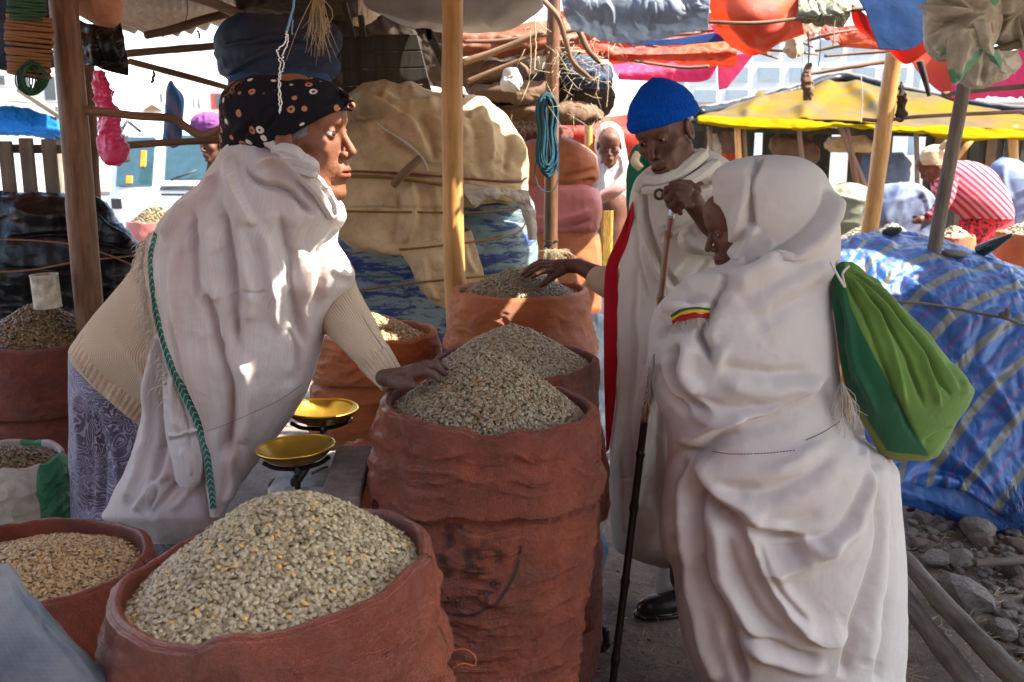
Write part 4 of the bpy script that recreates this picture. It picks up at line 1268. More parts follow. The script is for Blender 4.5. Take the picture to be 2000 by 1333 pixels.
T_sheet('pointed pink flap hanging right of the magenta tarp', [[(1402, 112, 5.8), (1440, 106, 5.8), (1474, 104, 5.8)], [(1402, 150, 5.8), (1425, 145, 5.8), (1450, 135, 5.8)], [(1404, 176, 5.8), (1412, 174, 5.8), (1420, 172, 5.8)]], M['t_pink'], amp=0.01, nu=30, nv=30)
T_sheet('large red-orange tarp sagging over the walkway', [[(1362, -30, 5.0), (1460, -30, 4.9), (1575, -30, 5.0)], [(1385, 25, 5.0), (1470, 40, 4.85), (1568, 25, 5.0)], [(1400, 60, 5.1), (1480, 82, 5.0), (1570, 62, 5.1)], [(1430, 92, 5.2), (1470, 108, 5.1), (1520, 88, 5.2), (1572, 66, 5.2)]], M['t_orange'], amp=0.02, nu=120, nv=90,
        strokes=[([(1385, 45), (1440, 60), (1480, 84)], 30, 5, 10), ([(1560, 20), (1520, 50), (1470, 66)], 22, 10, 5), ([(1550, 50), (1510, 75), (1480, 100)], 18, 8, 4)])
T_sheet('olive sackcloth bundled over the dark stick', [[(1556, -20, 5.0), (1610, -20, 5.0), (1668, -20, 5.0)], [(1560, 25, 4.9), (1610, 30, 4.85), (1665, 22, 4.9)], [(1566, 48, 5.0), (1610, 58, 4.95), (1660, 46, 5.0)]], M['t_olive'], amp=0.04, crumple=0.03, cscale=9)
T_sheet('bright blue tarp panel beside the bundle of sacks', [[(1664, -20, 5.0), (1740, -20, 5.0), (1825, -20, 5.0)], [(1690, 22, 5.0), (1740, 25, 5.0), (1815, 20, 5.0)], [(1700, 50, 5.0), (1760, 92, 5.0), (1808, 76, 5.0)], [(1718, 96, 5.0), (1768, 98, 5.0), (1806, 78, 5.0)]], M['t_blue'], amp=0.012, nu=50)
T_sheet('red corner of tarp hanging below the blue panel', [[(1660, 5, 5.1), (1690, 30, 5.1), (1720, 60, 5.1), (1812, 68, 5.1)], [(1665, 40, 5.15), (1710, 70, 5.15), (1760, 95, 5.15), (1812, 85, 5.15)], [(1680, 60, 5.2), (1735, 100, 5.2), (1770, 126, 5.2), (1812, 102, 5.2)]], M['t_red'], amp=0.012, nu=60)
T_sheet('orange tarp strip behind the rough sticks', [[(1640, 70, 5.8), (1700, 62, 5.8), (1770, 78, 5.8)], [(1645, 92, 5.8), (1700, 96, 5.8), (1770, 102, 5.8)]], M['t_orange'], amp=0.02, crumple=0.012, nu=40, nv=20)
T_sheet('orange tarp drooping right of the leaning post', [[(1770, 100, 5.6), (1820, 100, 5.6), (1850, 100, 5.6)], [(1785, 130, 5.6), (1818, 140, 5.6), (1855, 130, 5.6)], [(1800, 150, 5.6), (1830, 175, 5.6), (1860, 195, 5.6)]], M['t_orange'], amp=0.012, nu=40, nv=30)
T_sheet('pink tarp with ragged lower edge at the far right', [[(1812, 120, 5.7), (1900, 110, 5.7), (2040, 90, 5.7)], [(1815, 150, 5.7), (1900, 160, 5.7), (2040, 150, 5.7)], [(1835, 178, 5.7), (1870, 196, 5.7), (1940, 192, 5.7), (2040, 190, 5.7)]], M['t_pink'], amp=0.012, crumple=0.006, nu=120, nv=40, edge=9)
# bundle of sacks, top right
def bundle_strokes(cx, cy, r0, r1, n, seed, a0=0, a1=2 * PI, amp=30):
    rng = np.random.default_rng(seed); out = []
    for i in range(n):
        a = a0 + (a1 - a0) * (i + rng.uniform(-.3, .3)) / n; a2 = a + rng.uniform(-.35, .35)
        out.append(([(cx + r0 * math.cos(a), cy + r0 * math.sin(a)), (cx + (r0 + r1) / 2 * math.cos((a + a2) / 2), cy + (r0 + r1) / 2 * math.sin((a + a2) / 2)), (cx + r1 * math.cos(a2), cy + r1 * math.sin(a2))],
                    amp * rng.uniform(.6, 1.2) * (1 if i % 2 else -1), rng.uniform(3, 6), rng.uniform(6, 11), 0.12))
    return out
def green_red(nt, c):
    ob = coords(nt, 'Object')
    n = N_(nt, 'ShaderNodeTexNoise', Scale=5.5, Detail=1.0); nt.links.new(ob, n.inputs['Vector'])
    c = mix(nt, ramp(nt, n.outputs[0], [(0.62, 0.0), (0.64, 0.9)]), c, (0.08, 0.33, 0.20))
    return mix(nt, ramp(nt, n.outputs[0], [(0.30, 0.8), (0.32, 0.0)]), c, (0.42, 0.10, 0.10))
M['rag_sack'] = cloth('old_printed_sacks', (0.66, 0.62, 0.54), (0.42, 0.37, 0.30), rough=0.7, weave=380, wamp=0.5, vs=9, crease=0.8, cs=18, dirt=0.5, stripes=green_red)
bd = empty('bundle_of_sacks', W(1900, 80, 3.9), 'bundle of dirty white sacks with green print tied up at the top right', 'bundle')
body_loft('sack_bunch', [(-45, 1815, 1945), (0, 1812, 1950), (40, 1806, 1955), (75, 1802, 1945), (105, 1812, 1930), (118, 1830, 1915)], 3.9, M['rag_sack'], bd, bk=0.8, amp=0.02, scale=7, crumple=0.012, cscale=9, nu=240, nv=160,
          strokes=bundle_strokes(1935, 24, 10, 135, 15, 3, 0.6 * PI, 1.15 * PI, 30))
body_loft('sack_bunch', [(100, 1875, 1990), (125, 1858, 2000), (150, 1866, 1975), (168, 1885, 1935), (172, 1900, 1920)], 3.95, M['rag_sack'], bd, bk=0.7, amp=0.015, scale=7, crumple=0.008, nu=180, nv=90,
          strokes=[([(1900, 95), (1905, 130), (1900, 165)], 25, 5, 10), ([(1940, 95), (1960, 125), (1975, 140)], 25, 6, 9), ([(1880, 100), (1872, 130), (1880, 150)], -20, 6, 6), ([(1925, 100), (1920, 140), (1915, 165)], -20, 6, 6)])
body_loft('sack_bunch', [(-40, 1935, 2080), (0, 1935, 2080), (40, 1945, 2080), (80, 1945, 2060), (96, 1960, 2040)], 3.98, M['rag_sack'], bd, bk=0.7, amp=0.02, scale=7, crumple=0.012, cscale=9, nu=200, nv=120,
          strokes=bundle_strokes(1985, 20, 5, 90, 12, 5, 0.1 * PI, 1.0 * PI, 28))
sheet('sack_flap', [[(1850, 60, 3.75), (1890, 55, 3.7), (1935, 60, 3.75)], [(1848, 110, 3.72), (1880, 120, 3.7), (1915, 118, 3.72)], [(1856, 160, 3.75), (1866, 168, 3.75), (1880, 150, 3.75)]], M['rag_sack'], bd, amp=0.01, crumple=0.01, nu=60, nv=60, strokes=[([(1895, 60), (1880, 110), (1865, 160)], 20, 5, 8)])
sheet('sack_flap', [[(1900, 40, 3.72), (1925, 40, 3.7), (1945, 45, 3.72)], [(1915, 90, 3.7), (1935, 95, 3.68), (1945, 95, 3.72)], [(1935, 120, 3.72), (1960, 140, 3.74), (1985, 145, 3.8)]], M['rag_sack'], bd, amp=0.01, crumple=0.01, nu=50, nv=60)
# tied clutter on the rack behind the teal coil
rk = empty('rack_of_rags', W(1060, 180, 5.4), 'dark tangle of rags and plastic stuffed on the rack above the pink sacks', 'rags')
body_loft('rag_roll', [(105, 930, 1140), (130, 915, 1190), (165, 905, 1205), (195, 935, 1200), (225, 990, 1185), (236, 1040, 1160)], 5.6, M['darkcloth'], rk, bk=0.5, amp=0.05, scale=5, crumple=0.03, cscale=7, nu=240, nv=120)
body_loft('rag_roll', [(165, 930, 1060), (178, 915, 1085), (192, 925, 1085), (200, 950, 1060)], 5.35, M['brownrag'], rk, bk=0.6, amp=0.03, scale=6, crumple=0.03, cscale=8, nu=140, nv=60)
body_loft('rag_roll', [(120, 905, 1010), (140, 900, 1030), (160, 910, 1020), (172, 930, 1000)], 5.4, M['brownrag'], rk, bk=0.6, amp=0.03, scale=6, crumple=0.03, cscale=8, nu=140, nv=60)
body_loft('rag_roll', [(205, 960, 1130), (218, 950, 1170), (230, 980, 1180), (238, 1030, 1160)], 5.4, M['brownrag'], rk, bk=0.6, amp=0.03, scale=6, crumple=0.03, cscale=8, nu=140, nv=60)
body_loft('rag_roll', [(112, 1095, 1160), (130, 1090, 1185), (150, 1095, 1195), (172, 1110, 1180)], 5.35, M['t_navy'], rk, bk=0.6, amp=0.02, scale=6, crumple=0.02, cscale=8, nu=140, nv=60)
tag(body_loft('plastic_bag', [(132, 990, 1010), (145, 982, 1016), (162, 976, 1020), (176, 980, 1014), (181, 988, 1004)], 5.1, M['clearbag'], None, bk=0.5, amp=0.01, crumple=0.012, cscale=16, nu=80, nv=50), 'small pale plastic bag hanging from the rack', 'plastic bag')
# stuff hanging top left
tag(body_loft('cloth_bundle', [(-25, 140, 235), (0, 138, 236), (25, 150, 236), (42, 170, 232), (53, 185, 215)], 3.6, cloth('tan_pink_cloth', (0.50, 0.28, 0.18), (0.40, 0.18, 0.13), vs=9, crease=0.6), None, bk=0.6, amp=0.02, crumple=0.012, cscale=10, nu=140, nv=80), 'tan and pink cloth bundle stuffed under the roof beside the left post', 'cloth bundle')
T_sheet('torn black plastic sheet hanging right of the left post', [[(134, 28, 3.75), (180, 48, 3.7), (236, 42, 3.75)], [(138, 80, 3.72), (190, 92, 3.66), (245, 85, 3.74)], [(150, 135, 3.75), (175, 128, 3.7), (205, 138, 3.7), (252, 149, 3.75)]], M['t_black'], 'plastic sheet', 'plastic_sheet', amp=0.02, crumple=0.02, cscale=8, nu=90, nv=70,
        strokes=[([(215, 50), (222, 95), (235, 140)], 18, 5, 7), ([(190, 60), (196, 100), (205, 135)], -15, 5, 6)])
T_sheet('dark cloth sheet behind the rope coils', [[(-30, -20, 4.2), (40, -20, 4.2), (100, -20, 4.2)], [(-30, 80, 4.2), (40, 90, 4.2), (100, 80, 4.2)], [(-30, 130, 4.2), (40, 142, 4.2), (110, 132, 4.2)]], M['t_navy'], 'cloth', 'hanging_cloth', amp=0.02, crumple=0.015)
# coils of rope
def coil(name, label, px, py, Y, w, h, loops, rr, mat, seed, group=None, parent=None, tilt=0.12, depth=0.4, horizontal=True):
    rng = np.random.default_rng(seed); pts = []
    for i in range(loops):
        f = i / max(1, loops - 1)
        cy = py - h / 2 + h * f + rng.normal(0, h * .012)
        ww = w * (0.86 + 0.14 * math.sin(PI * min(1, f * 1.15 + .1))) * rng.uniform(.95, 1.05); dt = rng.normal(0, 0.05)
        for k in range(14):
            a = 2 * PI * k / 14
            x = px + ww / 2 * math.cos(a); y = cy + h / loops * k / 14 + tilt * ww / 2 * math.cos(a) + dt * ww * math.cos(a) * .6
            pts.append(W(x, y, Y - depth * ww / 2 * mpp(px, py, Y) * math.sin(a) - 0.0))
    o = tube(name, np.array(pts), rr * mpp(px, py, Y), mat, parent, seg=7, n=loops * 40)
    if label: tag(o, label, 'rope', group)
    return o
coil('rope_coil', 'thick coil of orange-brown rope hanging on the left post', 57, 88, 3.35, 92, 112, 19, 3.3, M['rope_o'], 1, 'rope coils hanging on posts')
tag(body_loft('rope_core', [(20, 22, 95), (60, 20, 96), (120, 25, 95), (150, 32, 80)], 3.36, M['darkcloth'], None, bk=0.5, nu=40, nv=30), 'dark core wound inside the orange-brown rope coil', 'rope core')
def hank(name, label, cx, y0, y1, w, Y, n, rr, mat, seed, depth=0.03, cross=0.5):
    """a hank of rope: loops hanging long and narrow"""
    rng = np.random.default_rng(seed); pts = []
    for i in range(n):
        ww = w * rng.uniform(.35, 1.0) / 2; off = rng.normal(0, w * .07); yb = y1 + rng.normal(0, (y1 - y0) * .06); yt = y0 + rng.normal(0, 4); dz = rng.uniform(-depth, depth)
        for k in range(16):
            a = 2 * PI * k / 16 - PI / 2
            wf = 1 - 0.55 * math.exp(-((math.sin(a) + 0.0) / 0.5) ** 2) * cross
            pts.append(W(cx + off + ww * math.cos(a) * wf, (yt + yb) / 2 + (yb - yt) / 2 * math.sin(a), Y + dz + depth * .5 * math.cos(a)))
    o = tube(name, np.array(pts), rr * mpp(cx, y0, Y), mat, None, seg=6, n=n * 32)
    return tag(o, label, 'rope', 'rope coils hanging on posts')
hank('rope_coil', 'green rope hank hanging below the orange-brown coil', 62, 128, 182, 62, 3.34, 22, 1.5, M['rope_g'], 3, 0.05, 0.0)
coil('rope_coil', 'green rope wound over the top of the orange-brown coil', 52, 18, 3.33, 76, 36, 7, 3.0, M['rope_g'], 5, 'rope coils hanging on posts')
hank('rope_coil', 'teal rope hank tied on the thinner brown post', 1071, 188, 334, 58, 4.9, 17, 2.2, M['rope_t'], 7, 0.05, 1.0)
tag(tube('rope_loop', np.array([W(1050, 300, 4.85), W(1045, 340, 4.85), W(1056, 370, 4.85), W(1078, 374, 4.85), W(1090, 350, 4.85), W(1088, 320, 4.85)]), 1.1 * mpp(1070, 340, 4.85), M['rope_t'], None, seg=6, n=40), 'single loose loop of teal rope below the hank', 'rope')
# pink plastic and blue cloth hanging left
tag(body_loft('pink_plastic_roll', [(138, 188, 196), (165, 187, 208), (200, 190, 216), (230, 192, 228), (265, 196, 232), (290, 198, 243), (308, 202, 240), (320, 210, 228)], 4.3, M['pinkpl'], None, bk=0.7, amp=0.015, crumple=0.022, cscale=14, nu=100, nv=100), 'crumpled pink plastic roll hanging by the short reddish post', 'plastic roll')
T_sheet('small pink plastic flap beside the pink roll', [[(200, 160, 4.35), (215, 175, 4.35), (225, 178, 4.35)], [(205, 200, 4.35), (214, 196, 4.35), (220, 190, 4.35)]], M['pinkpl'], 'plastic', 'plastic_flap', nu=16, nv=12)
def stripes_blue(nt, c):
    ob = coords(nt, 'Object', (1, 1, 1), (0, 0.5, 0)); w = N_(nt, 'ShaderNodeTexWave', Scale=4.0, Distortion=1.5, bands_direction='X'); nt.links.new(ob, w.inputs[0])
    return mix(nt, w.outputs[1], c, (0.30, 0.28, 0.36))
M['bluestripe_cloth'] = cloth('blue_striped_cloth', (0.05, 0.20, 0.42), rough=0.7, trans=0.3, stripes=stripes_blue, crease=0.5)
T_sheet('blue striped cloth hanging from a rail in front of the van', [[(328, 165, 5.2), (334, 158, 5.2), (340, 166, 5.2)], [(322, 190, 5.2), (340, 185, 5.15), (360, 190, 5.2)], [(318, 240, 5.2), (338, 240, 5.14), (358, 240, 5.2)], [(316, 272, 5.2), (335, 290, 5.2), (354, 284, 5.2)]], M['bluestripe_cloth'], 'cloth', 'hanging_cloth', amp=0.015, nu=50, nv=60,
        strokes=[([(334, 165), (330, 220), (328, 285)], 22, 5, 5), ([(342, 170), (348, 220), (348, 280)], 22, 5, 5)])
# folded blue canvas stack hanging under the roof
nb = empty('folded_canvas_stack', W(520, 130, 4.2), 'stack of folded navy and blue canvas hung under the roof above the seller', 'canvas stack')
body_loft('folded_canvas', [(30, 470, 600), (45, 440, 640), (75, 425, 665), (105, 424, 660), (122, 436, 650)], 4.3, M['t_navy'], nb, bk=0.45, sq=0.5, amp=0.02, crumple=0.02, cscale=7, nu=160, nv=80, strokes=[([(425, 95), (480, 85), (560, 70), (640, 80)], 25, 4, 12)])
body_loft('folded_canvas', [(80, 470, 590), (95, 430, 650), (135, 432, 660), (152, 445, 650)], 4.26, M['t_navy'], nb, bk=0.45, sq=0.5, amp=0.02, crumple=0.02, cscale=7, nu=160, nv=80, strokes=[([(436, 145), (500, 118), (570, 90)], 25, 12, 4)])
body_loft('folded_canvas', [(130, 470, 620), (150, 445, 650), (180, 448, 655), (205, 465, 650), (214, 480, 640)], 4.24, M['t_navy2'], nb, bk=0.45, sq=0.55, amp=0.02, crumple=0.02, cscale=8, nu=160, nv=90, strokes=[([(450, 170), (520, 160), (560, 150)], 20, 4, 10), ([(460, 190), (530, 178), (600, 175)], -18, 6, 6)])
body_loft('folded_canvas', [(195, 480, 640), (210, 468, 655), (245, 475, 660), (262, 490, 650)], 4.26, M['t_navy2'], nb, bk=0.45, sq=0.55, amp=0.02, crumple=0.02, cscale=8, nu=160, nv=70)
# black upturned crate / bench on the bundle
bc = empty('black_wooden_bench', W(760, 120, 4.6), 'upturned black wooden bench lying on the beige bundle, legs up', 'bench')
def quad_board(name, pts, Y, t, mat, parent, bevel=0.004):
    P = [W(x, y, yy) for (x, y, yy) in [(p[0], p[1], p[2] if len(p) > 2 else Y) for p in pts]]
    c = sum(P) / 4; n = np.cross(P[1] - P[0], P[3] - P[0]); n /= np.linalg.norm(n)
    V = np.array(P + [p + n * t for p in P]); F = [(0, 1, 2, 3), (7, 6, 5, 4), (0, 4, 5, 1), (1, 5, 6, 2), (2, 6, 7, 3), (3, 7, 4, 0)]
    o = add(name, V, F, mat, parent, None, False)
    b = o.modifiers.new('b', 'BEVEL'); b.width = bevel; b.segments = 1
    return o
sheet('backing', [[(590, -10, 4.95), (700, -10, 4.95), (862, 60, 4.95)], [(590, 100, 4.95), (700, 110, 4.95), (868, 110, 4.95)], [(600, 220, 4.95), (700, 215, 4.95), (870, 200, 4.95)]], M['darkcloth'], bc, amp=.02, crumple=.02)
for k, (ya, yb) in enumerate(((66, 98.6), (99, 131.6), (132, 164.6), (165, 205))):
    f = lambda x0, x1, y: (x0 + (x1 - x0) * (y - 66) / 139)
    quad_board('slat', [(662 + 10 * (ya - 66) / 139, ya + 5, 4.62), (815 + 35 * (ya - 66) / 139, ya, 4.62), (815 + 35 * (yb - 66) / 139, yb, 4.62), (662 + 10 * (yb - 66) / 139, yb + 4, 4.62)], 4.62, 0.02, M['plank_dark'], bc)
for (xa, ya, xb, yb, w) in ((672, 5, 690, 75, 11), (705, 30, 710, 75, 11), (804, 0, 822, 70, 12), (832, 15, 840, 80, 12), (815, 20, 905, 200, 15)):
    Pa, Pb = W(xa, ya, 4.58), W(xb, yb, 4.58)
    plank('leg', Pa, Pb, w * mpp(xa, ya, 4.58), 0.03, M['plank_dark'], bc, up=(0, 1, 0))

_rs = np.random.default_rng(77)
for _i in range(16):
    _x = 1190 + _i * 38 + _rs.uniform(-10, 10) if _i < 11 else 905 + (_i - 11) * 50; _y = _rs.uniform(58, 140); _L = _rs.uniform(45, 120); _s = _rs.uniform(-28, 22)
    T_pole('%s twig from the left in the tangle %s' % ('leftmost second third fourth fifth sixth seventh eighth ninth tenth eleventh'.split()[_i if _i < 11 else _i - 11], 'under the red and orange tarps' if _i < 11 else 'above the rack of rags'), [(_x, _y, 5.75), (_x + _L * .5, _y + _s * .4 + _rs.uniform(-5, 5), 5.7), (_x + _L, _y + _s, 5.8)], [_rs.uniform(4, 7), 6, 4], M['branch'], 'stick', 'thin twigs tangled under the roof', rough=.25, seed=60 + _i)
for _i, (_x, _y, _w, _h, _m) in enumerate(((1375, 70, 80, 50, 't_orange'), (1500, 60, 110, 34, 't_rust'), (1600, 66, 90, 30, 't_red'), (1120, 60, 90, 40, 't_rust'))):
    T_sheet('ragged scrap of tarp caught among the twigs, %s' % ('beside the grey plastic', 'under the large red-orange tarp', 'below the olive sackcloth', 'above the straw-filled rack')[_i], [[(_x, _y - _h * .6, 5.9), (_x + _w / 2, _y - _h * .5, 5.9), (_x + _w, _y - _h * .6, 5.9)], [(_x + 4, _y + _h * .3, 5.85), (_x + _w / 2, _y + _h * .5, 5.8), (_x + _w - 8, _y + _h * .2, 5.85)]], M[_m], nu=50, nv=24, amp=.03, crumple=.02, edge=8)
# ------------------------------------------------------------------ the big bundle: bales under beige canvas
def bale_print(nt, c):
    ob = coords(nt, 'Object', (7, 7, 34)); n = N_(nt, 'ShaderNodeTexNoise', Scale=1.0, Detail=7.0, Roughness=0.8); nt.links.new(ob, n.inputs['Vector'])
    ob2 = coords(nt, 'Object', (1, 1, 4)); n2 = N_(nt, 'ShaderNodeTexNoise', Scale=2.0, Detail=1.0); nt.links.new(ob2, n2.inputs['Vector'])
    f = math_(nt, 'ADD', n.outputs[0], math_(nt, 'MULTIPLY', n2.outputs[0], 0.35))
    return mix(nt, ramp(nt, f, [(0.66, 0.0), (0.69, 1.0)]), c, (0.20, 0.27, 0.26))
M['bale_blue'] = cloth('worn_blue_bale_wrap', (0.028, 0.055, 0.19), (0.02, 0.04, 0.14), rough=0.5, weave=300, wamp=0.5, vs=5, crease=0.3, stripes=bale_print, spec=0.35)
bl = empty('bale_stack', W(840, 560, 4.7), 'big stack of worn blue bales behind the golden post', 'bales')
body_loft('bale', [(360, 780, 1000), (385, 760, 1035), (420, 760, 1046), (445, 770, 1040)], 4.75, M['bale_blue'], bl, bk=0.5, bmax=.3, sq=0.7, amp=0.01, crumple=0.008, cscale=8, nu=160, nv=60)
body_loft('bale', [(430, 660, 1000), (445, 640, 1040), (490, 640, 1050), (535, 650, 1044), (550, 680, 1020)], 4.72, M['bale_blue'], bl, bk=0.5, bmax=.32, sq=0.7, amp=0.012, crumple=0.008, cscale=8, nu=200, nv=80)
body_loft('bale', [(530, 660, 1000), (548, 640, 1035), (600, 640, 1040), (680, 650, 1040), (760, 660, 1040)], 4.74, M['bale_blue'], bl, bk=0.5, bmax=.32, sq=0.7, amp=0.012, crumple=0.008, cscale=8, nu=200, nv=100)
canv = empty('canvas_cover', W(840, 340, 4.6), 'big beige canvas bundle roped over the blue bales behind the post', 'canvas bundle')
body_loft('canvas', [(160, 745, 800), (172, 700, 850), (195, 670, 915), (225, 655, 965), (260, 640, 1002), (300, 630, 1026), (345, 625, 1027), (372, 625, 1026), (392, 630, 1020), (402, 640, 1000)], 4.66, M['beige'], canv, bk=0.62, bmax=.36, sq=0.8, amp=0.018, scale=3.5, crumple=0.017, cscale=6, nu=360, nv=260,
          strokes=[([(685, 190), (760, 215), (800, 235), (825, 270), (850, 330)], 45, 5, 16), ([(735, 245), (780, 275), (815, 300), (835, 335)], -35, 6, 10), ([(690, 235), (740, 228), (800, 222)], -30, 7, 8),
                   ([(820, 215), (840, 260), (850, 320)], -30, 7, 10), ([(740, 180), (760, 195), (790, 205), (860, 195)], 30, 8, 14), ([(930, 200), (950, 260), (955, 330)], 30, 6, 14), ([(900, 180), (960, 220), (1000, 280), (1020, 330)], 28, 8, 14),
                   ([(910, 210), (925, 270), (935, 340)], -22, 6, 9), ([(975, 240), (985, 290), (985, 345)], -20, 6, 9), ([(650, 340), (760, 346), (860, 352)], -14, 4, 4), ([(900, 352), (960, 358), (1025, 358)], -14, 4, 4),
                   ([(745, 315), (755, 330), (760, 345)], 18, 4, 5), ([(775, 310), (785, 330), (795, 345)], 18, 4, 5), ([(840, 230), (870, 240), (930, 230)], 25, 6, 9), ([(660, 260), (700, 250), (730, 262)], 22, 8, 10)])
# seam strip
rng_ = np.random.default_rng(4)
tube('seam', [W(x, y, yy) for x, y, yy in ((735, 243, 4.30), (765, 262, 4.285), (790, 278, 4.285), (815, 298, 4.285), (830, 318, 4.29), (836, 335, 4.29))], 0.004, M['greycanvas'], canv, seg=8, rough=0.5, n=60)
M['apron'] = M['beige']
sheet('canvas_skirt', [[(640, 335, 4.28), (760, 343, 4.26), (860, 352, 4.26), (905, 356, 4.26)], [(640, 400, 4.26), (760, 405, 4.23), (860, 408, 4.24), (905, 400, 4.25)], [(645, 450, 4.27), (720, 475, 4.24), (800, 490, 4.25), (908, 480, 4.27)], [(655, 462, 4.30), (700, 488, 4.28), (780, 500, 4.28), (910, 500, 4.29)]], M['beige'], canv, nu=160, nv=110, amp=0.012, scale=5, crumple=0.007, cscale=8,
      strokes=[([(800, 355), (812, 400), (800, 450), (790, 480)], 30, 6, 12), ([(780, 380), (770, 430), (775, 490)], -18, 8, 8), ([(700, 355), (690, 400), (660, 440)], 14, 10, 10), ([(850, 360), (860, 420), (850, 480)], 16, 8, 10), ([(640, 406), (760, 408), (900, 404)], -12, 3, 3)])
sheet('canvas_tail', [[(775, 485, 4.26), (850, 470, 4.25), (920, 450, 4.27)], [(800, 520, 4.25), (860, 515, 4.23), (935, 500, 4.27)], [(820, 565, 4.26), (865, 565, 4.24), (945, 535, 4.28)], [(850, 596, 4.27), (878, 600, 4.27), (945, 560, 4.3)]], M['beige'], canv, nu=90, nv=80, amp=0.01, crumple=0.008, cscale=9, strokes=[([(820, 490), (835, 540), (860, 590)], 20, 5, 10), ([(900, 470), (910, 510), (930, 540)], 16, 5, 7)])
sheet('canvas_rag', [[(905, 358, 4.28), (960, 366, 4.27), (1032, 372, 4.3)], [(908, 380, 4.25), (960, 378, 4.24), (1036, 388, 4.28)], [(922, 397, 4.25), (965, 386, 4.25), (1038, 405, 4.28)]], M['greycanvas'], canv, nu=110, nv=40, amp=0.012, crumple=0.012, cscale=12, edge=8)
sheet('canvas_rag', [[(1000, 385, 4.3), (1020, 388, 4.3), (1034, 392, 4.3)], [(1020, 420, 4.3), (1036, 420, 4.28), (1048, 420, 4.3)], [(1030, 470, 4.32), (1040, 470, 4.3), (1048, 468, 4.32)]], M['greycanvas'], canv, nu=40, nv=70, amp=0.012, crumple=0.012, cscale=12)
def rope_px(name, label, pts, w, mat, cat='rope', group='cords round the big bundle', parent=None):
    o = tube(name, [W(*p) for p in pts], w / 2 * mpp(*pts[0]), mat, parent, seg=7, n=10 * len(pts))
    if parent is None: tag(o, label, cat, group)
    return o
rope_px('cord', 'dusty red cord round the canvas bundle', [(640, 334, 4.27), (720, 336, 4.255), (800, 340, 4.25), (870, 346, 4.25), (940, 352, 4.26), (1010, 356, 4.35), (1028, 348, 4.55)], 5, M['rope_r'])
rope_px('cord', 'double yellow cord just below the red one', [(640, 343, 4.25), (740, 346, 4.23), (800, 352, 4.22), (870, 362, 4.225)], 7, M['rope_y'])
rope_px('cord', 'yellow cord level across the canvas skirt', [(655, 413, 4.24), (740, 414, 4.21), (820, 415, 4.21), (910, 416, 4.23), (980, 412, 4.3), (1040, 404, 4.5)], 4, M['rope_y'])
rope_px('cord', 'yellow cord rising to the right over the canvas tail', [(780, 488, 4.24), (830, 484, 4.21), (880, 478, 4.22), (960, 468, 4.3), (1010, 455, 4.42), (1028, 435, 4.55)], 4, M['rope_y'])
rope_px('cord', 'yellow cord over the blue bale at the left', [(655, 504, 4.36), (700, 494, 4.31), (740, 490, 4.29), (790, 488, 4.24)], 4, M['rope_y'])
rope_px('cord', 'lowest yellow cord across bale and canvas', [(680, 570, 4.36), (760, 560, 4.32), (820, 552, 4.22), (890, 545, 4.2), (960, 538, 4.3), (1040, 520, 4.45)], 4, M['rope_y'])
T_pole('short broken stick twisted into the cords of the bundle', [(768, 362, 4.2), (790, 338, 4.18), (822, 308, 4.2)], [15, 17, 13], M['branch'], 'stick', rough=0.12, seed=31)

# pink and orange sacks stacked right of the bundle
def fat_sack(label, rows, Y, mat, strokes=(), seed=0, cat='sack', group='full sacks stacked beyond the bundle'):
    return tag(body_loft('full_sack', rows, Y, mat, None, bk=0.55, bmax=.4, sq=0.85, amp=0.012, scale=4, crumple=0.007, cscale=7, seed=seed, nu=160, nv=100, strokes=strokes), label, cat, group)
fat_sack('salmon-coloured full sack on top of the stack', [(272, 1040, 1110), (282, 1020, 1135), (310, 1010, 1165), (345, 1010, 1172), (362, 1015, 1160), (370, 1030, 1140)], 5.7, M['sack_o'], [([(1165, 330), (1130, 340), (1090, 345)], -20, 5, 5), ([(1160, 350), (1130, 358)], -18, 4, 4)], 1)
fat_sack('shiny pink full sack in the middle of the stack', [(362, 1020, 1150), (372, 1010, 1168), (410, 1010, 1176), (445, 1015, 1170), (460, 1030, 1150)], 5.68, M['sack_p'], [([(1020, 420), (1090, 425), (1160, 405)], 16, 5, 12), ([(1060, 440), (1110, 440), (1160, 425)], -16, 5, 6)], 2)
fat_sack('dusty orange full sack at the bottom of the stack', [(448, 1030, 1150), (460, 1010, 1168), (520, 1005, 1174), (600, 1000, 1172), (620, 1010, 1160), (640, 1030, 1150)], 5.7, M['sack_o'], (), 3)
fat_sack('reddish full sack half hidden behind the teal-rope post', [(235, 990, 1080), (262, 985, 1120), (330, 985, 1060), (400, 1000, 1050), (500, 1010, 1060), (520, 1020, 1050)], 5.9, M['sack'], (), 4)
T_sheet('red tarp stretched behind the sack stack', [[(1000, 230, 7.0), (1120, 232, 7.0), (1300, 222, 7.2)], [(1000, 255, 6.9), (1120, 262, 6.9), (1300, 262, 7.0)], [(1000, 300, 7.0), (1120, 300, 7.0), (1300, 330, 7.0)]], M['t_red'], amp=0.03)
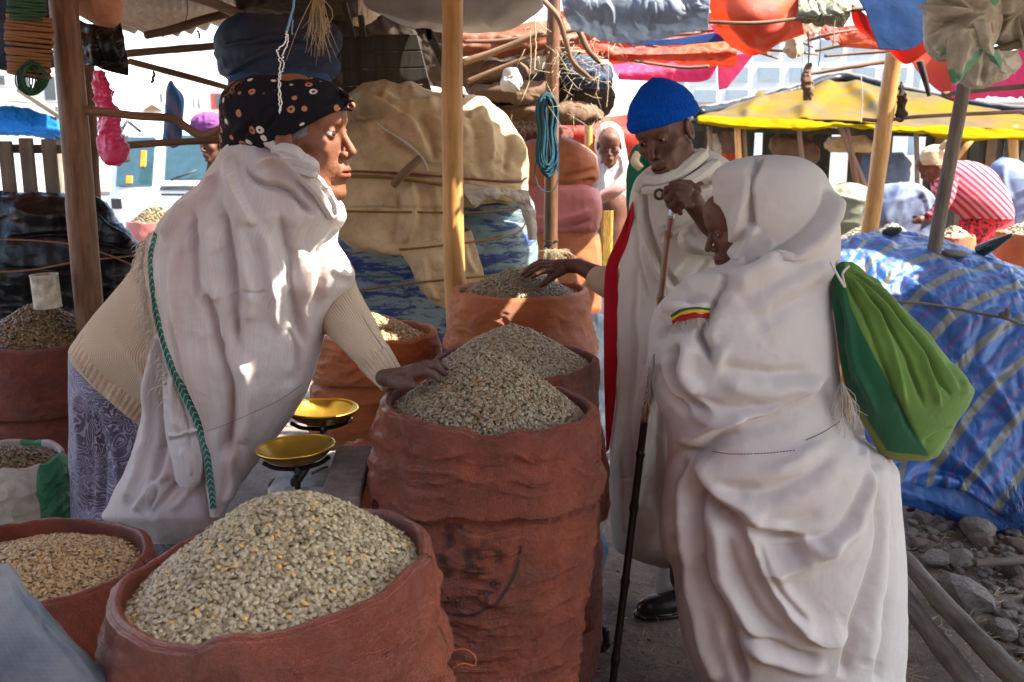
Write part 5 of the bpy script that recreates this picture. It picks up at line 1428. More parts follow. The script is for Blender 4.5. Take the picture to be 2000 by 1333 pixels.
# ------------------------------------------------------------------ left background: pallet fence, black covered pile, van, buildings
pf = empty('pallet_fence', W(60, 330, 4.4), 'grey pallet fence standing behind the black covered pile', 'fence')
for (x, w, yt) in ((8, 26, 276), (52, 26, 270), (96, 26, 272), (-30, 26, 275)):
    dx = 12
    plank('slat', W(x, yt, 4.4), W(x + dx, 392, 4.4), w * mpp(x, 330, 4.4), 0.02, M['plank_grey'], pf, up=(0, 1, 0), wob=0.004, seed=x)
for y in (290, 384):
    plank('rail', W(-50, y, 4.43), W(125, y + 2, 4.43), 17 * mpp(50, y, 4.4), 0.02, M['plank_grey'], pf, up=(0, 1, 0))
bp = body_loft('black_covered_pile', [(385, 0, 120), (392, -60, 175), (415, -80, 215), (440, -90, 245), (470, -95, 262), (510, -100, 268), (560, -100, 268), (640, -100, 262)], 4.35, M['t_black'], None, bk=0.45, bmax=.35, sq=0.8, amp=0.03, scale=4, crumple=0.03, cscale=5.5, nu=300, nv=180,
               strokes=[([(0, 470), (100, 462), (180, 470), (262, 500)], -14, 4, 4), ([(0, 520), (110, 530), (200, 500)], -10, 4, 4), ([(180, 420), (220, 450), (250, 480)], 30, 5, 12), ([(20, 410), (90, 430), (150, 425)], 30, 6, 14)])
tag(bp, 'pile covered in shiny black plastic behind the left sacks', 'covered pile')
rope_px('cord', 'thin orange cord tying the black plastic, upper', [(-20, 468, 3.95), (60, 470, 3.93), (140, 478, 3.93), (210, 498, 3.98), (262, 520, 4.1)], 3.5, M['rope_o'], group='cords round the black pile')
rope_px('cord', 'thin orange cord tying the black plastic, lower', [(-20, 532, 3.95), (60, 528, 3.92), (150, 512, 3.93), (262, 500, 4.05)], 3.5, M['rope_o'], group='cords round the black pile')

# minibus
def minibus():
    Y0 = 10.5
    k = mpp(300, 300, Y0)
    C = W(305, 330, Y0)
    r = empty('minibus', (C[0], C[1] + 1.0, 0), 'white minibus parked in the sun behind the seller', 'minibus')
    x0, x1 = W(198, 300, Y0)[0], W(470, 300, Y0)[0]
    zt = 2.02
    # nose profile: side section extruded along x, front towards the viewer
    prof = [(0.25, 0.0), (0.9, -0.02), (1.05, 0.06), (1.62, 0.30), (1.76, 0.45), (1.79, 1.0), (1.79, 5.0), (0.25, 5.0)]
    nx = 13; V = []
    for i in range(nx):
        f = i / (nx - 1); e = 0.12 * (abs(2 * f - 1) ** 6)
        for (z, y) in prof: V.append((x0 + (x1 - x0) * f, Y0 + y + e * (1 if y < 2 else 0), z - (0.05 * abs(2 * f - 1) ** 4 if z > 1.7 else 0)))
    n = len(prof); F = [(i * n + j, i * n + (j + 1) % n, (i + 1) * n + (j + 1) % n, (i + 1) * n + j) for i in range(nx - 1) for j in range(n)]
    F += [tuple(range(n)), tuple(range((nx - 1) * n, nx * n))[::-1]]
    add('body', np.array(V), F, M['bus'], r, None, False)
    def on(px, z):   # point on nose
        if z < 1.05: y = 0.02
        else: y = 0.06 + (z - 1.05) / 0.7 * 0.28
        return y
    def panel(name, xa, xb, za, zb, mat, off=0.012, th=0.02):
        ya, yb = on(0, za), on(0, zb)
        P = [np.array([xa, Y0 + ya - off, za]), np.array([xb, Y0 + ya - off, za]), np.array([xb, Y0 + yb - off, zb]), np.array([xa, Y0 + yb - off, zb])]
        V = np.array(P + [p + np.array([0, th, 0]) for p in P]); F = [(0, 1, 2, 3), (7, 6, 5, 4), (0, 4, 5, 1), (1, 5, 6, 2), (2, 6, 7, 3), (3, 7, 4, 0)]
        o = add(name, V, F, mat, r, None, False); b = o.modifiers.new('b', 'BEVEL'); b.width = 0.008
        return o
    X = lambda px: W(px, 300, Y0)[0]
    panel('windscreen', X(312), X(430), 1.12, 1.58, M['busglass'])
    panel('door_window', X(216), X(290), 1.05, 1.56, M['busglass'])
    panel('grille', X(308), X(425), 0.78, 0.98, M['blackpl'])
    panel('headlight', X(208), X(230), 0.82, 0.93, M['blackpl'])
    panel('bonnet_stripe', X(305), X(430), 1.02, 1.06, M['blackpl'])
    panel('orange_sticker', X(262), X(274), 1.25, 1.42, M['orange_pl'], off=0.02)
    panel('orange_sticker', X(236), X(250), 1.08, 1.16, M['orange_pl'], off=0.02)
    for (xa, xb) in ((X(258), X(262)),):
        tube('mirror_arm', [(X(270), Y0 + 0.1, 1.62), (X(264), Y0 - 0.15, 1.72), (X(252), Y0 - 0.2, 1.6)], 0.018, M['blackpl'], r)
    V, F = box_arrays((X(252), Y0 - 0.2, 1.45), (0.16, 0.08, 0.28), None, 0.02)
    add('mirror', V, F, M['blackpl'], r, None, False)
    tube('wiper', [(X(330), Y0 - 0.0, 1.12), (X(380), Y0 + 0.05, 1.22)], 0.01, M['blackpl'], r)
minibus()

def building(label, x0, x1, ytop, Y, mat, wins, depth=8.0, name='building', pane=None, sills=True, extra=()):
    a, b = W(x0, ytop, Y), W(x1, ytop, Y)
    r = empty(name, ((a[0] + b[0]) / 2, Y + depth / 2, 0), label, 'building')
    box('wall', ((a[0] + b[0]) / 2, Y + depth / 2, a[2] / 2 - 0.1), (b[0] - a[0], depth, a[2] + 0.2), mat, r, None, 0.03)
    for (wx0, wx1, wy0, wy1) in wins:
        p, q = W(wx0, wy0, Y), W(wx1, wy1, Y)
        cx, cz = (p[0] + q[0]) / 2, (p[2] + q[2]) / 2; w, h = q[0] - p[0], p[2] - q[2]
        f = box('window', (cx, Y - 0.01, cz), (w + 0.12, 0.08, h + 0.12), mat, r, None, 0.015)
        V, F = box_arrays((cx, Y - 0.045, cz), (w, 0.05, h))
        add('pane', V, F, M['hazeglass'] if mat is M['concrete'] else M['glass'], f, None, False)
    for e in extra: e(r)
    return r
building('white plastered building with a row of small windows behind the van', 196, 460, 128, 38, M['whitewall'],
         [(218, 226, 170, 190), (233, 243, 171, 196), (257, 265, 175, 198), (272, 279, 178, 200), (294, 319, 183, 201), (377, 381, 193, 212), (387, 391, 193, 212)])
rh = empty('red_shuttered_building', (W(430, 200, 36)[0], 37, 0), 'low building with a red framed window at the right of the white one', 'building')
box('wall', (W(430, 200, 36)[0] + 0.4, 37.2, 1.7), (2.2, 2.0, 3.6), M['whitewall'], rh, None, 0.03)
V_, F_ = box_arrays((W(427, 198, 36)[0], 36.15, W(427, 198, 36)[2]), (0.62, 0.12, 0.55)); fr_ = add('window', V_, F_, plain('red_paint', (0.45, 0.06, 0.05), 0.6, bmp=0), rh, None, False)
V_, F_ = box_arrays((W(428, 198, 36)[0], 36.10, W(427, 198, 36)[2]), (0.3, 0.06, 0.48)); add('pane', V_, F_, M['glass'], fr_, None, False)
building('pale blue-white building at the far left', -60, 122, 108, 30, M['whitewall'], [(-5, 12, 148, 166), (86, 112, 150, 196), (40, 60, 150, 180)])
sm = empty('hut_roof', W(300, 205, 26), 'small thatched hut roof in front of the white building', 'hut')
V_ = np.array([W(280, 216, 26), W(296, 203, 26), W(318, 216, 26), W(280, 216, 28), W(296, 203, 28), W(318, 216, 28)]); add('roof', V_, [(0, 2, 1), (3, 4, 5), (0, 1, 4, 3), (1, 2, 5, 4), (2, 0, 3, 5)], M['branch'], sm, None, False)
box('wall', tuple(W(300, 228, 27)), (0.45, 1.2, 0.5), M['whitewall'], sm)
# stall with blue tarp at far left
ls = empty('blue_tarp_stall', W(50, 250, 7.5), 'stall with slanting grey roof and bright blue tarp at the left edge', 'stall')
sheet('roof', [[(-40, 175, 7.5), (40, 172, 7.6), (60, 175, 7.6)], [(-40, 200, 7.0), (60, 200, 7.0), (118, 228, 7.0)]], M['t_olive'], ls, amp=0.02, nu=40, nv=20)
plank('ridge_board', W(35, 175, 7.0), W(122, 232, 7.0), 0.03, 0.03, M['post_grey'], ls)
sheet('blue_side', [[(-40, 210, 7.2), (30, 208, 7.2), (118, 232, 7.2)], [(-40, 245, 7.1), (40, 255, 7.1), (125, 260, 7.1)], [(-40, 268, 7.2), (40, 270, 7.2), (128, 280, 7.2)]], tarp('bright_blue_tarp', (0.04, 0.35, 0.70), (0.02, 0.18, 0.45), tr=0.5, vs=3), ls, amp=0.03, crumple=0.02)
for x in (-20, 118):
    a, g = drop(x, 210, 7.2, x, 280, -0.02); tube('post', [a, g], 0.035, M['post_grey'], ls)
# purple-turbaned passer-by behind the rail (simple, partly hidden)
# ------------------------------------------------------------------ right background: stall with yellow tarp roof
ys = empty('yellow_roofed_stall', (W(1700, 240, 10.5)[0], 10.5, 0), 'market stall with a tan and yellow tarp roof and scalloped yellow edge', 'stall')
sheet('roof_tarp', [[(1366, 214, 11.6), (1500, 186, 12.4), (1640, 152, 13.4), (1760, 178, 12.6), (2080, 226, 11.4)], [(1366, 226, 11.0), (1640, 190, 11.9), (2080, 240, 11.0)], [(1366, 240, 10.4), (1640, 238, 10.5), (2080, 262, 10.4)]], M['t_tanroof'], ys, nu=160, nv=60, amp=0.06, scale=1.4, strokes=[([(1640, 160), (1600, 200), (1560, 236)], 90, 8, 20), ([(1650, 160), (1700, 200), (1730, 236)], 80, 14, 8), ([(1500, 190), (1470, 215), (1450, 238)], 60, 8, 14)])
tl = [(1362, 217, 11.2), (1450, 200, 12.0), (1560, 172, 12.7), (1640, 148, 13.3), (1740, 170, 12.8), (1880, 200, 12.0), (2080, 226, 11.2)]
tube('roof_edge_pole', [W(*p) for p in tl], 0.05, M['post_grey'], ys, rough=0.2, n=60)
tube('ridge_roll', [W(p[0], p[1] + 5, p[2] - .15) for p in tl], 0.06, M['t_black'], ys, rough=0.3, n=80)
G_ = []
sheet('yellow_edge', [[(1362, 226, 10.3), (1500, 232, 10.3), (1640, 240, 10.3), (1800, 246, 10.3), (2080, 256, 10.3)], [(1362, 236, 10.2), (1460, 246, 10.2), (1560, 250, 10.2), (1650, 246, 10.2), (1760, 256, 10.2), (1850, 262, 10.2), (1900, 270, 10.2), (2080, 266, 10.2)],
      [(1362, 240, 10.25), (1440, 254, 10.25), (1520, 252, 10.25), (1600, 254, 10.25), (1655, 247, 10.25), (1740, 260, 10.25), (1800, 262, 10.25), (1880, 276, 10.25), (1930, 270, 10.25), (2000, 272, 10.25), (2080, 270, 10.25)]], M['t_yellow'], ys, nu=200, nv=40, amp=0.04, scale=2, crumple=0.03, cscale=3)
for (x, x2, w, m_) in ((1440, 1440, 12, 'post_gold'), (1452, 1454, 9, 'post_brown'), (1652, 1672, 13, 'post_brown'), (1640, 1690, 12, 'branch'), (1978, 1976, 18, 'post_gold'), (1560, 1568, 9, 'branch'), (1790, 1786, 10, 'post_grey'), (1385, 1392, 10, 'branch')):
    a, g = drop(x, 246, 10.6, x2, 380, -0.05); tube('post', [a, (a + g) / 2 + np.array([0.03, 0, 0]), g], w / 2 * mpp(x, 300, 10.6), M[m_], ys, rough=0.15, seed=x, n=20)
tube('brace', [W(1900, 270, 10.4), W(1868, 310, 10.4)], 0.03, M['post_gold'], ys)
# dark back of the stall: boards
rngb = np.random.default_rng(9)
for i in range(46):
    x = 1330 + i * 17
    a = W(x, 232, 15.0); g = W(x + rngb.normal(0, 2), 232, 15.0); g = g.copy(); g[2] = 0
    if i in (9, 18, 19, 25, 26, 27, 28): continue
    a[1] += .03 * (i % 2); g[1] += .03 * (i % 2)
    plank('back_board', a, g, 0.150 + rngb.uniform(-.02, .01), 0.02, M['plank_dark'] if i % 3 else M['branch'], ys, up=(0, 1, 0))
plank('beam', W(1340, 250, 10.9), W(2080, 268, 10.9), 0.07, 0.07, M['plank_dark'], ys)
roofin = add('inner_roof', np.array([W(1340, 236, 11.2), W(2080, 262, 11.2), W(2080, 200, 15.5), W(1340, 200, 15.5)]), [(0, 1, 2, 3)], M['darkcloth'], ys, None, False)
# hanging rags and goods inside the stall
for k, (rows, Y, m_, lab) in enumerate((
        ([(262, 1520, 1560), (280, 1505, 1590), (305, 1515, 1600), (318, 1530, 1590)], 11.5, 'brownrag', 'brown cloth bundle hanging inside the yellow stall'),
        ([(268, 1620, 1690), (285, 1612, 1712), (298, 1620, 1700)], 11.8, 'beige', 'pale brown bundle on the shelf inside the yellow stall'),
        ([(262, 1388, 1402), (290, 1384, 1406), (312, 1388, 1400)], 11.2, 'greycanvas', 'pale rag hanging at the left end of the yellow stall'),
        ([(258, 1408, 1422), (280, 1404, 1426), (300, 1410, 1418)], 11.2, 'brownrag', 'brown rag hanging at the left end of the yellow stall'),
        ([(286, 1570, 1595), (296, 1566, 1600), (310, 1572, 1592)], 12.5, 't_orange', 'orange cloth glowing deep inside the yellow stall'),
        ([(300, 1408, 1446), (312, 1400, 1452), (318, 1410, 1440)], 12.5, 't_orange', 'orange heap low at the left end of the yellow stall'),
        ([(300, 1690, 1760), (325, 1680, 1775), (360, 1680, 1775)], 13.5, 't_skirt', 'pale blue goods deep inside the yellow stall'),
        ([(332, 1566, 1600), (345, 1560, 1606), (362, 1560, 1606)], 12.5, 'clearbag', 'grey-white goods standing inside the yellow stall'))):
    tag(body_loft('goods', rows, Y, M[m_], None, bk=0.4, amp=0.04, scale=3, crumple=0.03, cscale=5, nu=60, nv=30, seed=k), lab, 'goods', 'goods in the yellow-roofed stall')
# concrete building far right of centre
wl = []
for i, x in enumerate(range(1352, 1760, 62)):
    for y0 in (78, 132, 176):
        wl.append((x + 8, x + 46, y0, y0 + 26))
building('pale concrete building with large windows hazy in the distance', 1340, 1790, 62, 60, M['concrete'], wl, 12.0, 'concrete_building')
for y in (70, 122, 168):
    pass
building('second concrete block further right in the glare', 1800, 2100, 120, 75, M['concrete'], [(1830, 1880, 140, 165), (1900, 1950, 140, 165)], 12.0, 'concrete_building')
# mounds of covered goods
def mound(label, rows, Y, mat, seed, strokes=(), group='covered mounds in the background', bk=0.6, crumple=0.02, cscale=4):
    o = body_loft('covered_mound', rows, Y, mat, None, bk=bk, bmax=.7, amp=0.04, scale=2, crumple=crumple, cscale=cscale, nu=140, nv=80, seed=seed, strokes=strokes)
    return tag(o, label, 'covered mound', group)
mound('olive tarp-covered mound right of the hooded woman', [(362, 1640, 1680), (372, 1600, 1700), (400, 1590, 1712), (450, 1585, 1716), (520, 1585, 1716)], 7.8, M['t_olive'], 1, strokes=[([(1620, 385), (1660, 392), (1705, 396)], 25, 3, 8)])
mound('dusty blue covered mound behind the leaning light post', [(354, 1740, 1780), (362, 1715, 1805), (385, 1698, 1826), (420, 1690, 1835), (520, 1690, 1835)], 7.2, M['t_skirt'], 2, strokes=[([(1770, 360), (1740, 400), (1720, 440)], 35, 5, 12), ([(1790, 365), (1810, 400), (1815, 440)], 30, 8, 5)])
mound('dusty blue covered mound behind the stooping woman', [(312, 1960, 1985), (325, 1940, 2010), (345, 1932, 2050), (380, 1940, 2080), (480, 1940, 2080)], 7.6, M['t_skirt'], 3, strokes=[([(1965, 318), (1960, 350), (1975, 400)], 40, 5, 12)])
for i, (x, y, r, Y, lab) in enumerate(((1678, 466, 44, 6.3, 'orange sack of pale beans left of the leaning light post'), (1742, 458, 40, 6.0, 'orange sack of pale beans behind the blue tarp mound'), (1862, 462, 40, 6.1, 'orange sack of pale beans before the stooping woman'), (2000, 456, 52, 6.3, 'orange sack of pale beans at the right edge'))):
    C = W(x, y, Y); R = world_r(x, y, r, Y)
    sack(lab, C, R, M['sack_o'], [(0, 1.0), (0.2, 1.05), (0.7, 1.08), (1.2, 1.0)], seed=40 + i, wrinkle=0.006, nv=60, nth=80, group='orange sacks in the right background')
    heap('pale beans in the ' + lab.split(' of pale beans ')[0] + ' ' + lab.split(' of pale beans ')[1], C + (0, 0, -0.02), R * 0.95, 0.09, 'pale', 0.022, seed=20 + i, layers=2, group='pale beans in the right background')

# ------------------------------------------------------------------ blue striped tarp mound, stones, logs
def tarp_stripes(nt, c):
    uv = coords(nt, 'UV', (1, 1, 1), (0, 0, 0.0))
    w = N_(nt, 'ShaderNodeTexWave', Scale=1.0, Distortion=0.25, wave_type='BANDS', bands_direction='X'); nt.links.new(uv, w.inputs[0]); w.inputs['Scale'].default_value = 2.1
    w.inputs['Detail'].default_value = 1.0
    c = mix(nt, ramp(nt, w.outputs[1], [(0.86, 0.0), (0.90, 0.85)]), c, (0.21, 0.20, 0.13))
    c = mix(nt, ramp(nt, w.outputs[1], [(0.006, 0.7), (0.014, 0.0)]), c, (0.20, 0.05, 0.14))
    return c
M['bluetarp'] = cloth('blue_striped_tarp', (0.034, 0.125, 0.37), (0.022, 0.085, 0.27), rough=0.34, weave=2200, wamp=0.3, vs=4, crease=0.7, cs=9, stripes=tarp_stripes, spec=0.45)
bt = empty('tarp_mound', W(1900, 800, 4.3), 'big mound covered with a blue tarp striped in grey, at the right', 'covered mound')
bR = [[(1640, 470, 4.9), (1700, 452, 5.05), (1770, 455, 5.1), (1860, 478, 5.0), (2000, 530, 5.0), (2160, 600, 5.0)],
      [(1625, 520, 4.55), (1700, 486, 4.75), (1790, 486, 4.75), (1880, 515, 4.65), (2010, 560, 4.6), (2160, 630, 4.6)],
      [(1640, 640, 4.35), (1740, 580, 4.45), (1860, 600, 4.4), (1960, 640, 4.35), (2060, 680, 4.3), (2160, 740, 4.3)],
      [(1680, 800, 4.15), (1780, 760, 4.2), (1880, 780, 4.15), (1970, 810, 4.1), (2060, 850, 4.05), (2160, 880, 4.05)],
      [(1720, 925, 3.98), (1800, 920, 3.98), (1880, 935, 3.95), (1960, 980, 3.9), (2060, 1020, 3.85), (2160, 1060, 3.85)],
      [(1740, 950, 3.98), (1810, 950, 3.97), (1900, 975, 3.93), (1980, 1030, 3.86), (2060, 1060, 3.82), (2160, 1100, 3.8)]]
def diag(P):   # stripes run down to the right
    return P
o = sheet('striped_tarp', bR, M['bluetarp'], bt, nu=260, nv=260, amp=0.03, scale=2.2, crumple=0.019, cscale=9, seed=4,
          strokes=[([(1660, 500), (1720, 520), (1800, 570), (1880, 640)], 26, 6, 14), ([(1700, 560), (1780, 640), (1860, 740)], 22, 8, 14), ([(1800, 900), (1880, 930), (1980, 1000)], -40, 8, 14), ([(1780, 860), (1850, 890), (1920, 950), (1980, 1010)], 35, 6, 16),
                   ([(1760, 950), (1830, 930), (1900, 950)], 26, 8, 10), ([(1900, 700), (1950, 760), (1990, 850)], 26, 8, 14), ([(1870, 500), (1940, 520), (2000, 560)], 20, 6, 10), ([(1650, 480), (1700, 470), (1760, 480)], 25, 6, 10), ([(1860, 800), (1900, 870), (1960, 930)], 24, 9, 12)])
# rotate UVs so that the stripes run diagonally
uvl = o.data.uv_layers[0]; a_ = np.zeros(len(uvl.data) * 2, np.float32); uvl.data.foreach_get('uv', a_); a_ = a_.reshape(-1, 2)
ang = math.radians(38); R2_ = np.array([[math.cos(ang), -math.sin(ang)], [math.sin(ang), math.cos(ang)]]); a_ = a_ @ R2_; uvl.data.foreach_set('uv', a_.astype(np.float32).ravel())
o2 = sheet('blue_undersheet', [[(1745, 905, 4.02), (1850, 930, 4.0), (1990, 1000, 3.93)], [(1750, 950, 3.92), (1850, 985, 3.9), (1985, 1040, 3.83)], [(1756, 985, 3.93), (1850, 1015, 3.92), (1975, 1060, 3.85)]], M['t_blue'], bt, nu=90, nv=50, amp=0.02, crumple=0.014, cscale=7)
# frayed strands at the tarp corner
lst = []
for i in range(60):
    x = 1965 + rngb.uniform(0, 45); y = 960 + rngb.uniform(-20, 40)
    lst.append(([W(x, y, 3.86), W(x + rngb.normal(2, 8), y + 30, 3.83), W(x + rngb.normal(4, 16), y + rngb.uniform(45, 90), 3.83)], [0.0016, 0.0014, 0.0008], None))
fs = tubes('frayed_strands', lst, M['t_blue'], bt, seg=3); fs['kind'] = 'stuff'
rope_px('rope', 'grey rope stretched over the blue striped mound', [(1745, 590, 4.38), (1800, 593, 4.36), (1860, 602, 4.33), (1920, 614, 4.28), (1962, 622, 4.25), (2010, 640, 4.25)], 5.5, M['post_grey'], group='ropes over the blue mound')
hk = tube('rope_knot', [W(1955, 612, 4.22), W(1964, 620, 4.2), (W(1968, 606, 4.22))], 0.012, M['post_grey'], None, rough=0.4, n=10); tag(hk, 'knot in the grey rope on the blue mound', 'knot')

def rock_mesh(seed, sub=3, squash=(1, .8, .6), bumpy=0.18):
    import bmesh
    bm = bmesh.new(); bmesh.ops.create_icosphere(bm, subdivisions=sub, radius=1.0)
    V = np.array([v.co[:] for v in bm.verts]); F = [tuple(v.index for v in f.verts) for f in bm.faces]; bm.free()
    rng = np.random.default_rng(seed)
    for _ in range(9):      # chipped planes
        n = rng.normal(size=3); n /= np.linalg.norm(n); d = rng.uniform(.62, .9)
        s = V @ n; k = s > d; V[k] -= (s[k] - d)[:, None] * n * 0.9
    V = V * (1 + bumpy * fbm(V * 1.6 + seed, 3, seed))[:, None] * (1 + 0.05 * ridged(V * 5 + seed, 2, seed + 1))[:, None]
    return V * np.array(squash), F
ROCKS = []
for s in range(7):
    V, F = rock_mesh(s, 2, (1, random.uniform(.65, .9), random.uniform(.45, .7))); ROCKS.append(mesh('stone', V, F, smooth=False))
for m_, me in zip(('stone', 'stone2', 'stone', 'stone2', 'stone', 'stone', 'stone2'), ROCKS): me.materials.append(M[m_])
def rock(label, px, py, r_px, Y=None, k=0, z=None, rz=0.0, group='stones lying on the ground at the right'):
    if Y is None:   # on the ground
        a = W(px, py, 1.0); t = CAM_H / (CAM_H - a[2]); Y = float(t)
    P = W(px, py, Y); s = r_px * mpp(px, py, Y)
    o = bpy.data.objects.new('stone', ROCKS[k % 7]); COL.objects.link(o)
    o.location = (P[0], P[1], (s * 0.25) if z is None else P[2]); o.scale = (s, s, s); o.rotation_euler = (random.uniform(-.25, .25), random.uniform(-.25, .25), rz)
    return tag(o, label, 'stone', group)
rock('rough dark stone weighing down the top of the blue tarp', 1741, 452, 22, 5.0, 0, 1, 0.3, 'stones weighing down the tarp').data = (lambda me: (me.materials.clear(), me.materials.append(M['pumice']), me)[2])(ROCKS[0].copy())
rock('flat pale grey stone on the ridge of the blue tarp', 1874, 499, 33, 4.75, 2, 1, 0.1, 'stones weighing down the tarp').scale = (0.085, 0.06, 0.05)
named = [(1905, 1040, 44, 2, 'pale speckled block of stone just under the tarp edge'), (1822, 1100, 34, 0, 'pale grey stone leaning above the log end'), (1868, 1100, 36, 4, 'large rounded grey stone in the middle of the rubble'), (1915, 1062, 28, 1, 'brown flat stone below the speckled block'),
         (1975, 1122, 30, 3, 'reddish brown stone at the right edge'), (1790, 1068, 22, 6, 'flat brown stone beside the upper end of the log'), (1880, 1180, 70, 5, 'broad flat slab of grey rubble right of the logs'), (1800, 1020, 26, 1, 'dark brown stone below the blue undersheet'), (1985, 1070, 26, 6, 'brown stone at the corner of the frayed tarp'), (1960, 1240, 40, 4, 'pale rubble block at the right edge lower down')]
for (x, y, r, k, lab) in named: rock(lab, x, y, r, None, k, None, random.uniform(0, 3))
rr_ = np.random.default_rng(21)
cnt = 0
for i in range(420):
    x = rr_.uniform(1770, 2040); y = rr_.uniform(985, 1330)
    if y > 1080 and x < 1770 + (y - 1080) * 0.95 + 30: continue
    r = rr_.uniform(5, 17)
    rock('small brown or grey stone in the rubble between log and blue tarp', x, y, r, None, int(rr_.integers(0, 7)), None, rr_.uniform(0, 6), 'small stones of the rubble'); cnt += 1
for i in range(40):
    x = rr_.uniform(1165, 1330); y = rr_.uniform(1010, 1330)
    rock('small pebble on the trodden dirt around the man\'s shoe', x, y, rr_.uniform(2, 5), None, int(rr_.integers(0, 7)), None, rr_.uniform(0, 6), 'pebbles on the walkway')
# logs on the ground
def glog(label, pts, w, z, seed):
    P = []
    for (px, py) in pts:
        a = W(px, py, 1.0); t = (CAM_H - z) / (CAM_H - a[2]); P.append(np.array([a[0] * t, t, z]))
    r = 0.5 * w * mpp(pts[0][0], pts[0][1], P[0][1])
    return tag(tube('log', P, [r * .9, r, r * 1.05, r * 1.1][:len(P)] if len(P) > 2 else r, M['log'], None, seg=20, rough=0.14, seed=seed, n=70), label, 'log', 'logs lying beside the walkway')
glog('upper grey log running from the woman\'s hem to the bottom right', [(1766, 1090), (1830, 1165), (1910, 1250), (2010, 1350)], 34, 0.10, 3)
glog('lower grey log half under the woman\'s hem', [(1755, 1150), (1800, 1215), (1860, 1290), (1920, 1370)], 34, 0.05, 5)
glog('thin dead branch among the stones', [(1905, 1100), (1950, 1098), (2010, 1094)], 16, 0.06, 7)
tag(tube('dark_horn', [W(1912, 492, 4.9), W(1940, 478, 4.85), (W(1978, 458, 4.8))], [0.035, 0.028, 0.008], plain('dark_green_glass', (0.01, 0.03, 0.02), 0.12, bmp=0, spec=0.7), None, seg=14, n=20), 'dark green bottle neck sticking up behind the blue mound', 'bottle')
# straw litter
lst = []
for i in range(500):
    x = rr_.uniform(1765, 2030) if i % 3 else rr_.uniform(1160, 1340); y = rr_.uniform(1020, 1340)
    a = W(x, y, 1.0); t = CAM_H / (CAM_H - a[2]); c = np.array([a[0] * t, t, 0.012]); an = rr_.uniform(0, PI); L = rr_.uniform(.006, .03)
    d = np.array([math.cos(an), math.sin(an), rr_.uniform(-.1, .3)]) * L
    lst.append(([c - d, c + d], [0.0013, 0.0008], None))
st = tubes('straw_litter', lst, M['straw'], None, seg=3); tag(st, 'bits of straw and chaff scattered on the dirt', 'litter', None, 'stuff')
# blue denim-like cloth behind the sacks, orange rag, plank, strings
tag(body_loft('blue_cloth_bundle', [(1010, 1135, 1160), (1030, 1130, 1176), (1075, 1130, 1190), (1110, 1130, 1180), (1180, 1130, 1170), (1260, 1120, 1150)], 2.95, cloth('faded_blue_cloth', (0.07, 0.15, 0.30), (0.22, 0.28, 0.36), vs=14, crease=0.6), None, bk=0.8, amp=0.015, crumple=0.012, cscale=9, nu=100, nv=100), 'faded blue cloth bundle on the ground behind the row of sacks', 'cloth bundle')
tag(body_loft('full_sack', [(770, 1120, 1150), (800, 1110, 1168), (900, 1110, 1186), (980, 1115, 1190), (1010, 1120, 1186), (1024, 1135, 1170)], 3.0, M['sack'], None, bk=0.7, amp=0.015, crumple=0.008, nu=100, nv=80), 'pinkish full sack bulging out behind the tall middle sack', 'sack')
tag(body_loft('full_sack', [(1000, 1030, 1115), (1100, 1030, 1125), (1180, 1040, 1160), (1225, 1060, 1164), (1240, 1090, 1140)], 2.65, M['sack'], None, bk=0.7, amp=0.01, crumple=0.007, nu=100, nv=80), 'rust sack slumped low behind the tall middle sack', 'sack')
tag(body_loft('plastic_bag', [(1215, 1140, 1165), (1235, 1135, 1190), (1262, 1136, 1192), (1275, 1145, 1180)], 2.85, M['t_black'], None, bk=0.8, amp=0.01, crumple=0.012, cscale=16, nu=80, nv=50), 'crumpled black plastic bag on the dirt beside the staff', 'plastic bag')
tag(body_loft('pale_bundle', [(615, 1130, 1170), (640, 1120, 1190), (700, 1120, 1195), (760, 1120, 1190), (850, 1130, 1185), (880, 1140, 1180)], 4.4, cloth('pale_blue_plastic', (0.30, 0.42, 0.50), (0.5, 0.52, 0.52), vs=16, crease=0.6, rough=0.4), None, bk=0.5, amp=0.03, crumple=0.025, cscale=8, nu=120, nv=90), 'pale blue plastic bundle seen between the sacks and the man', 'bundle')
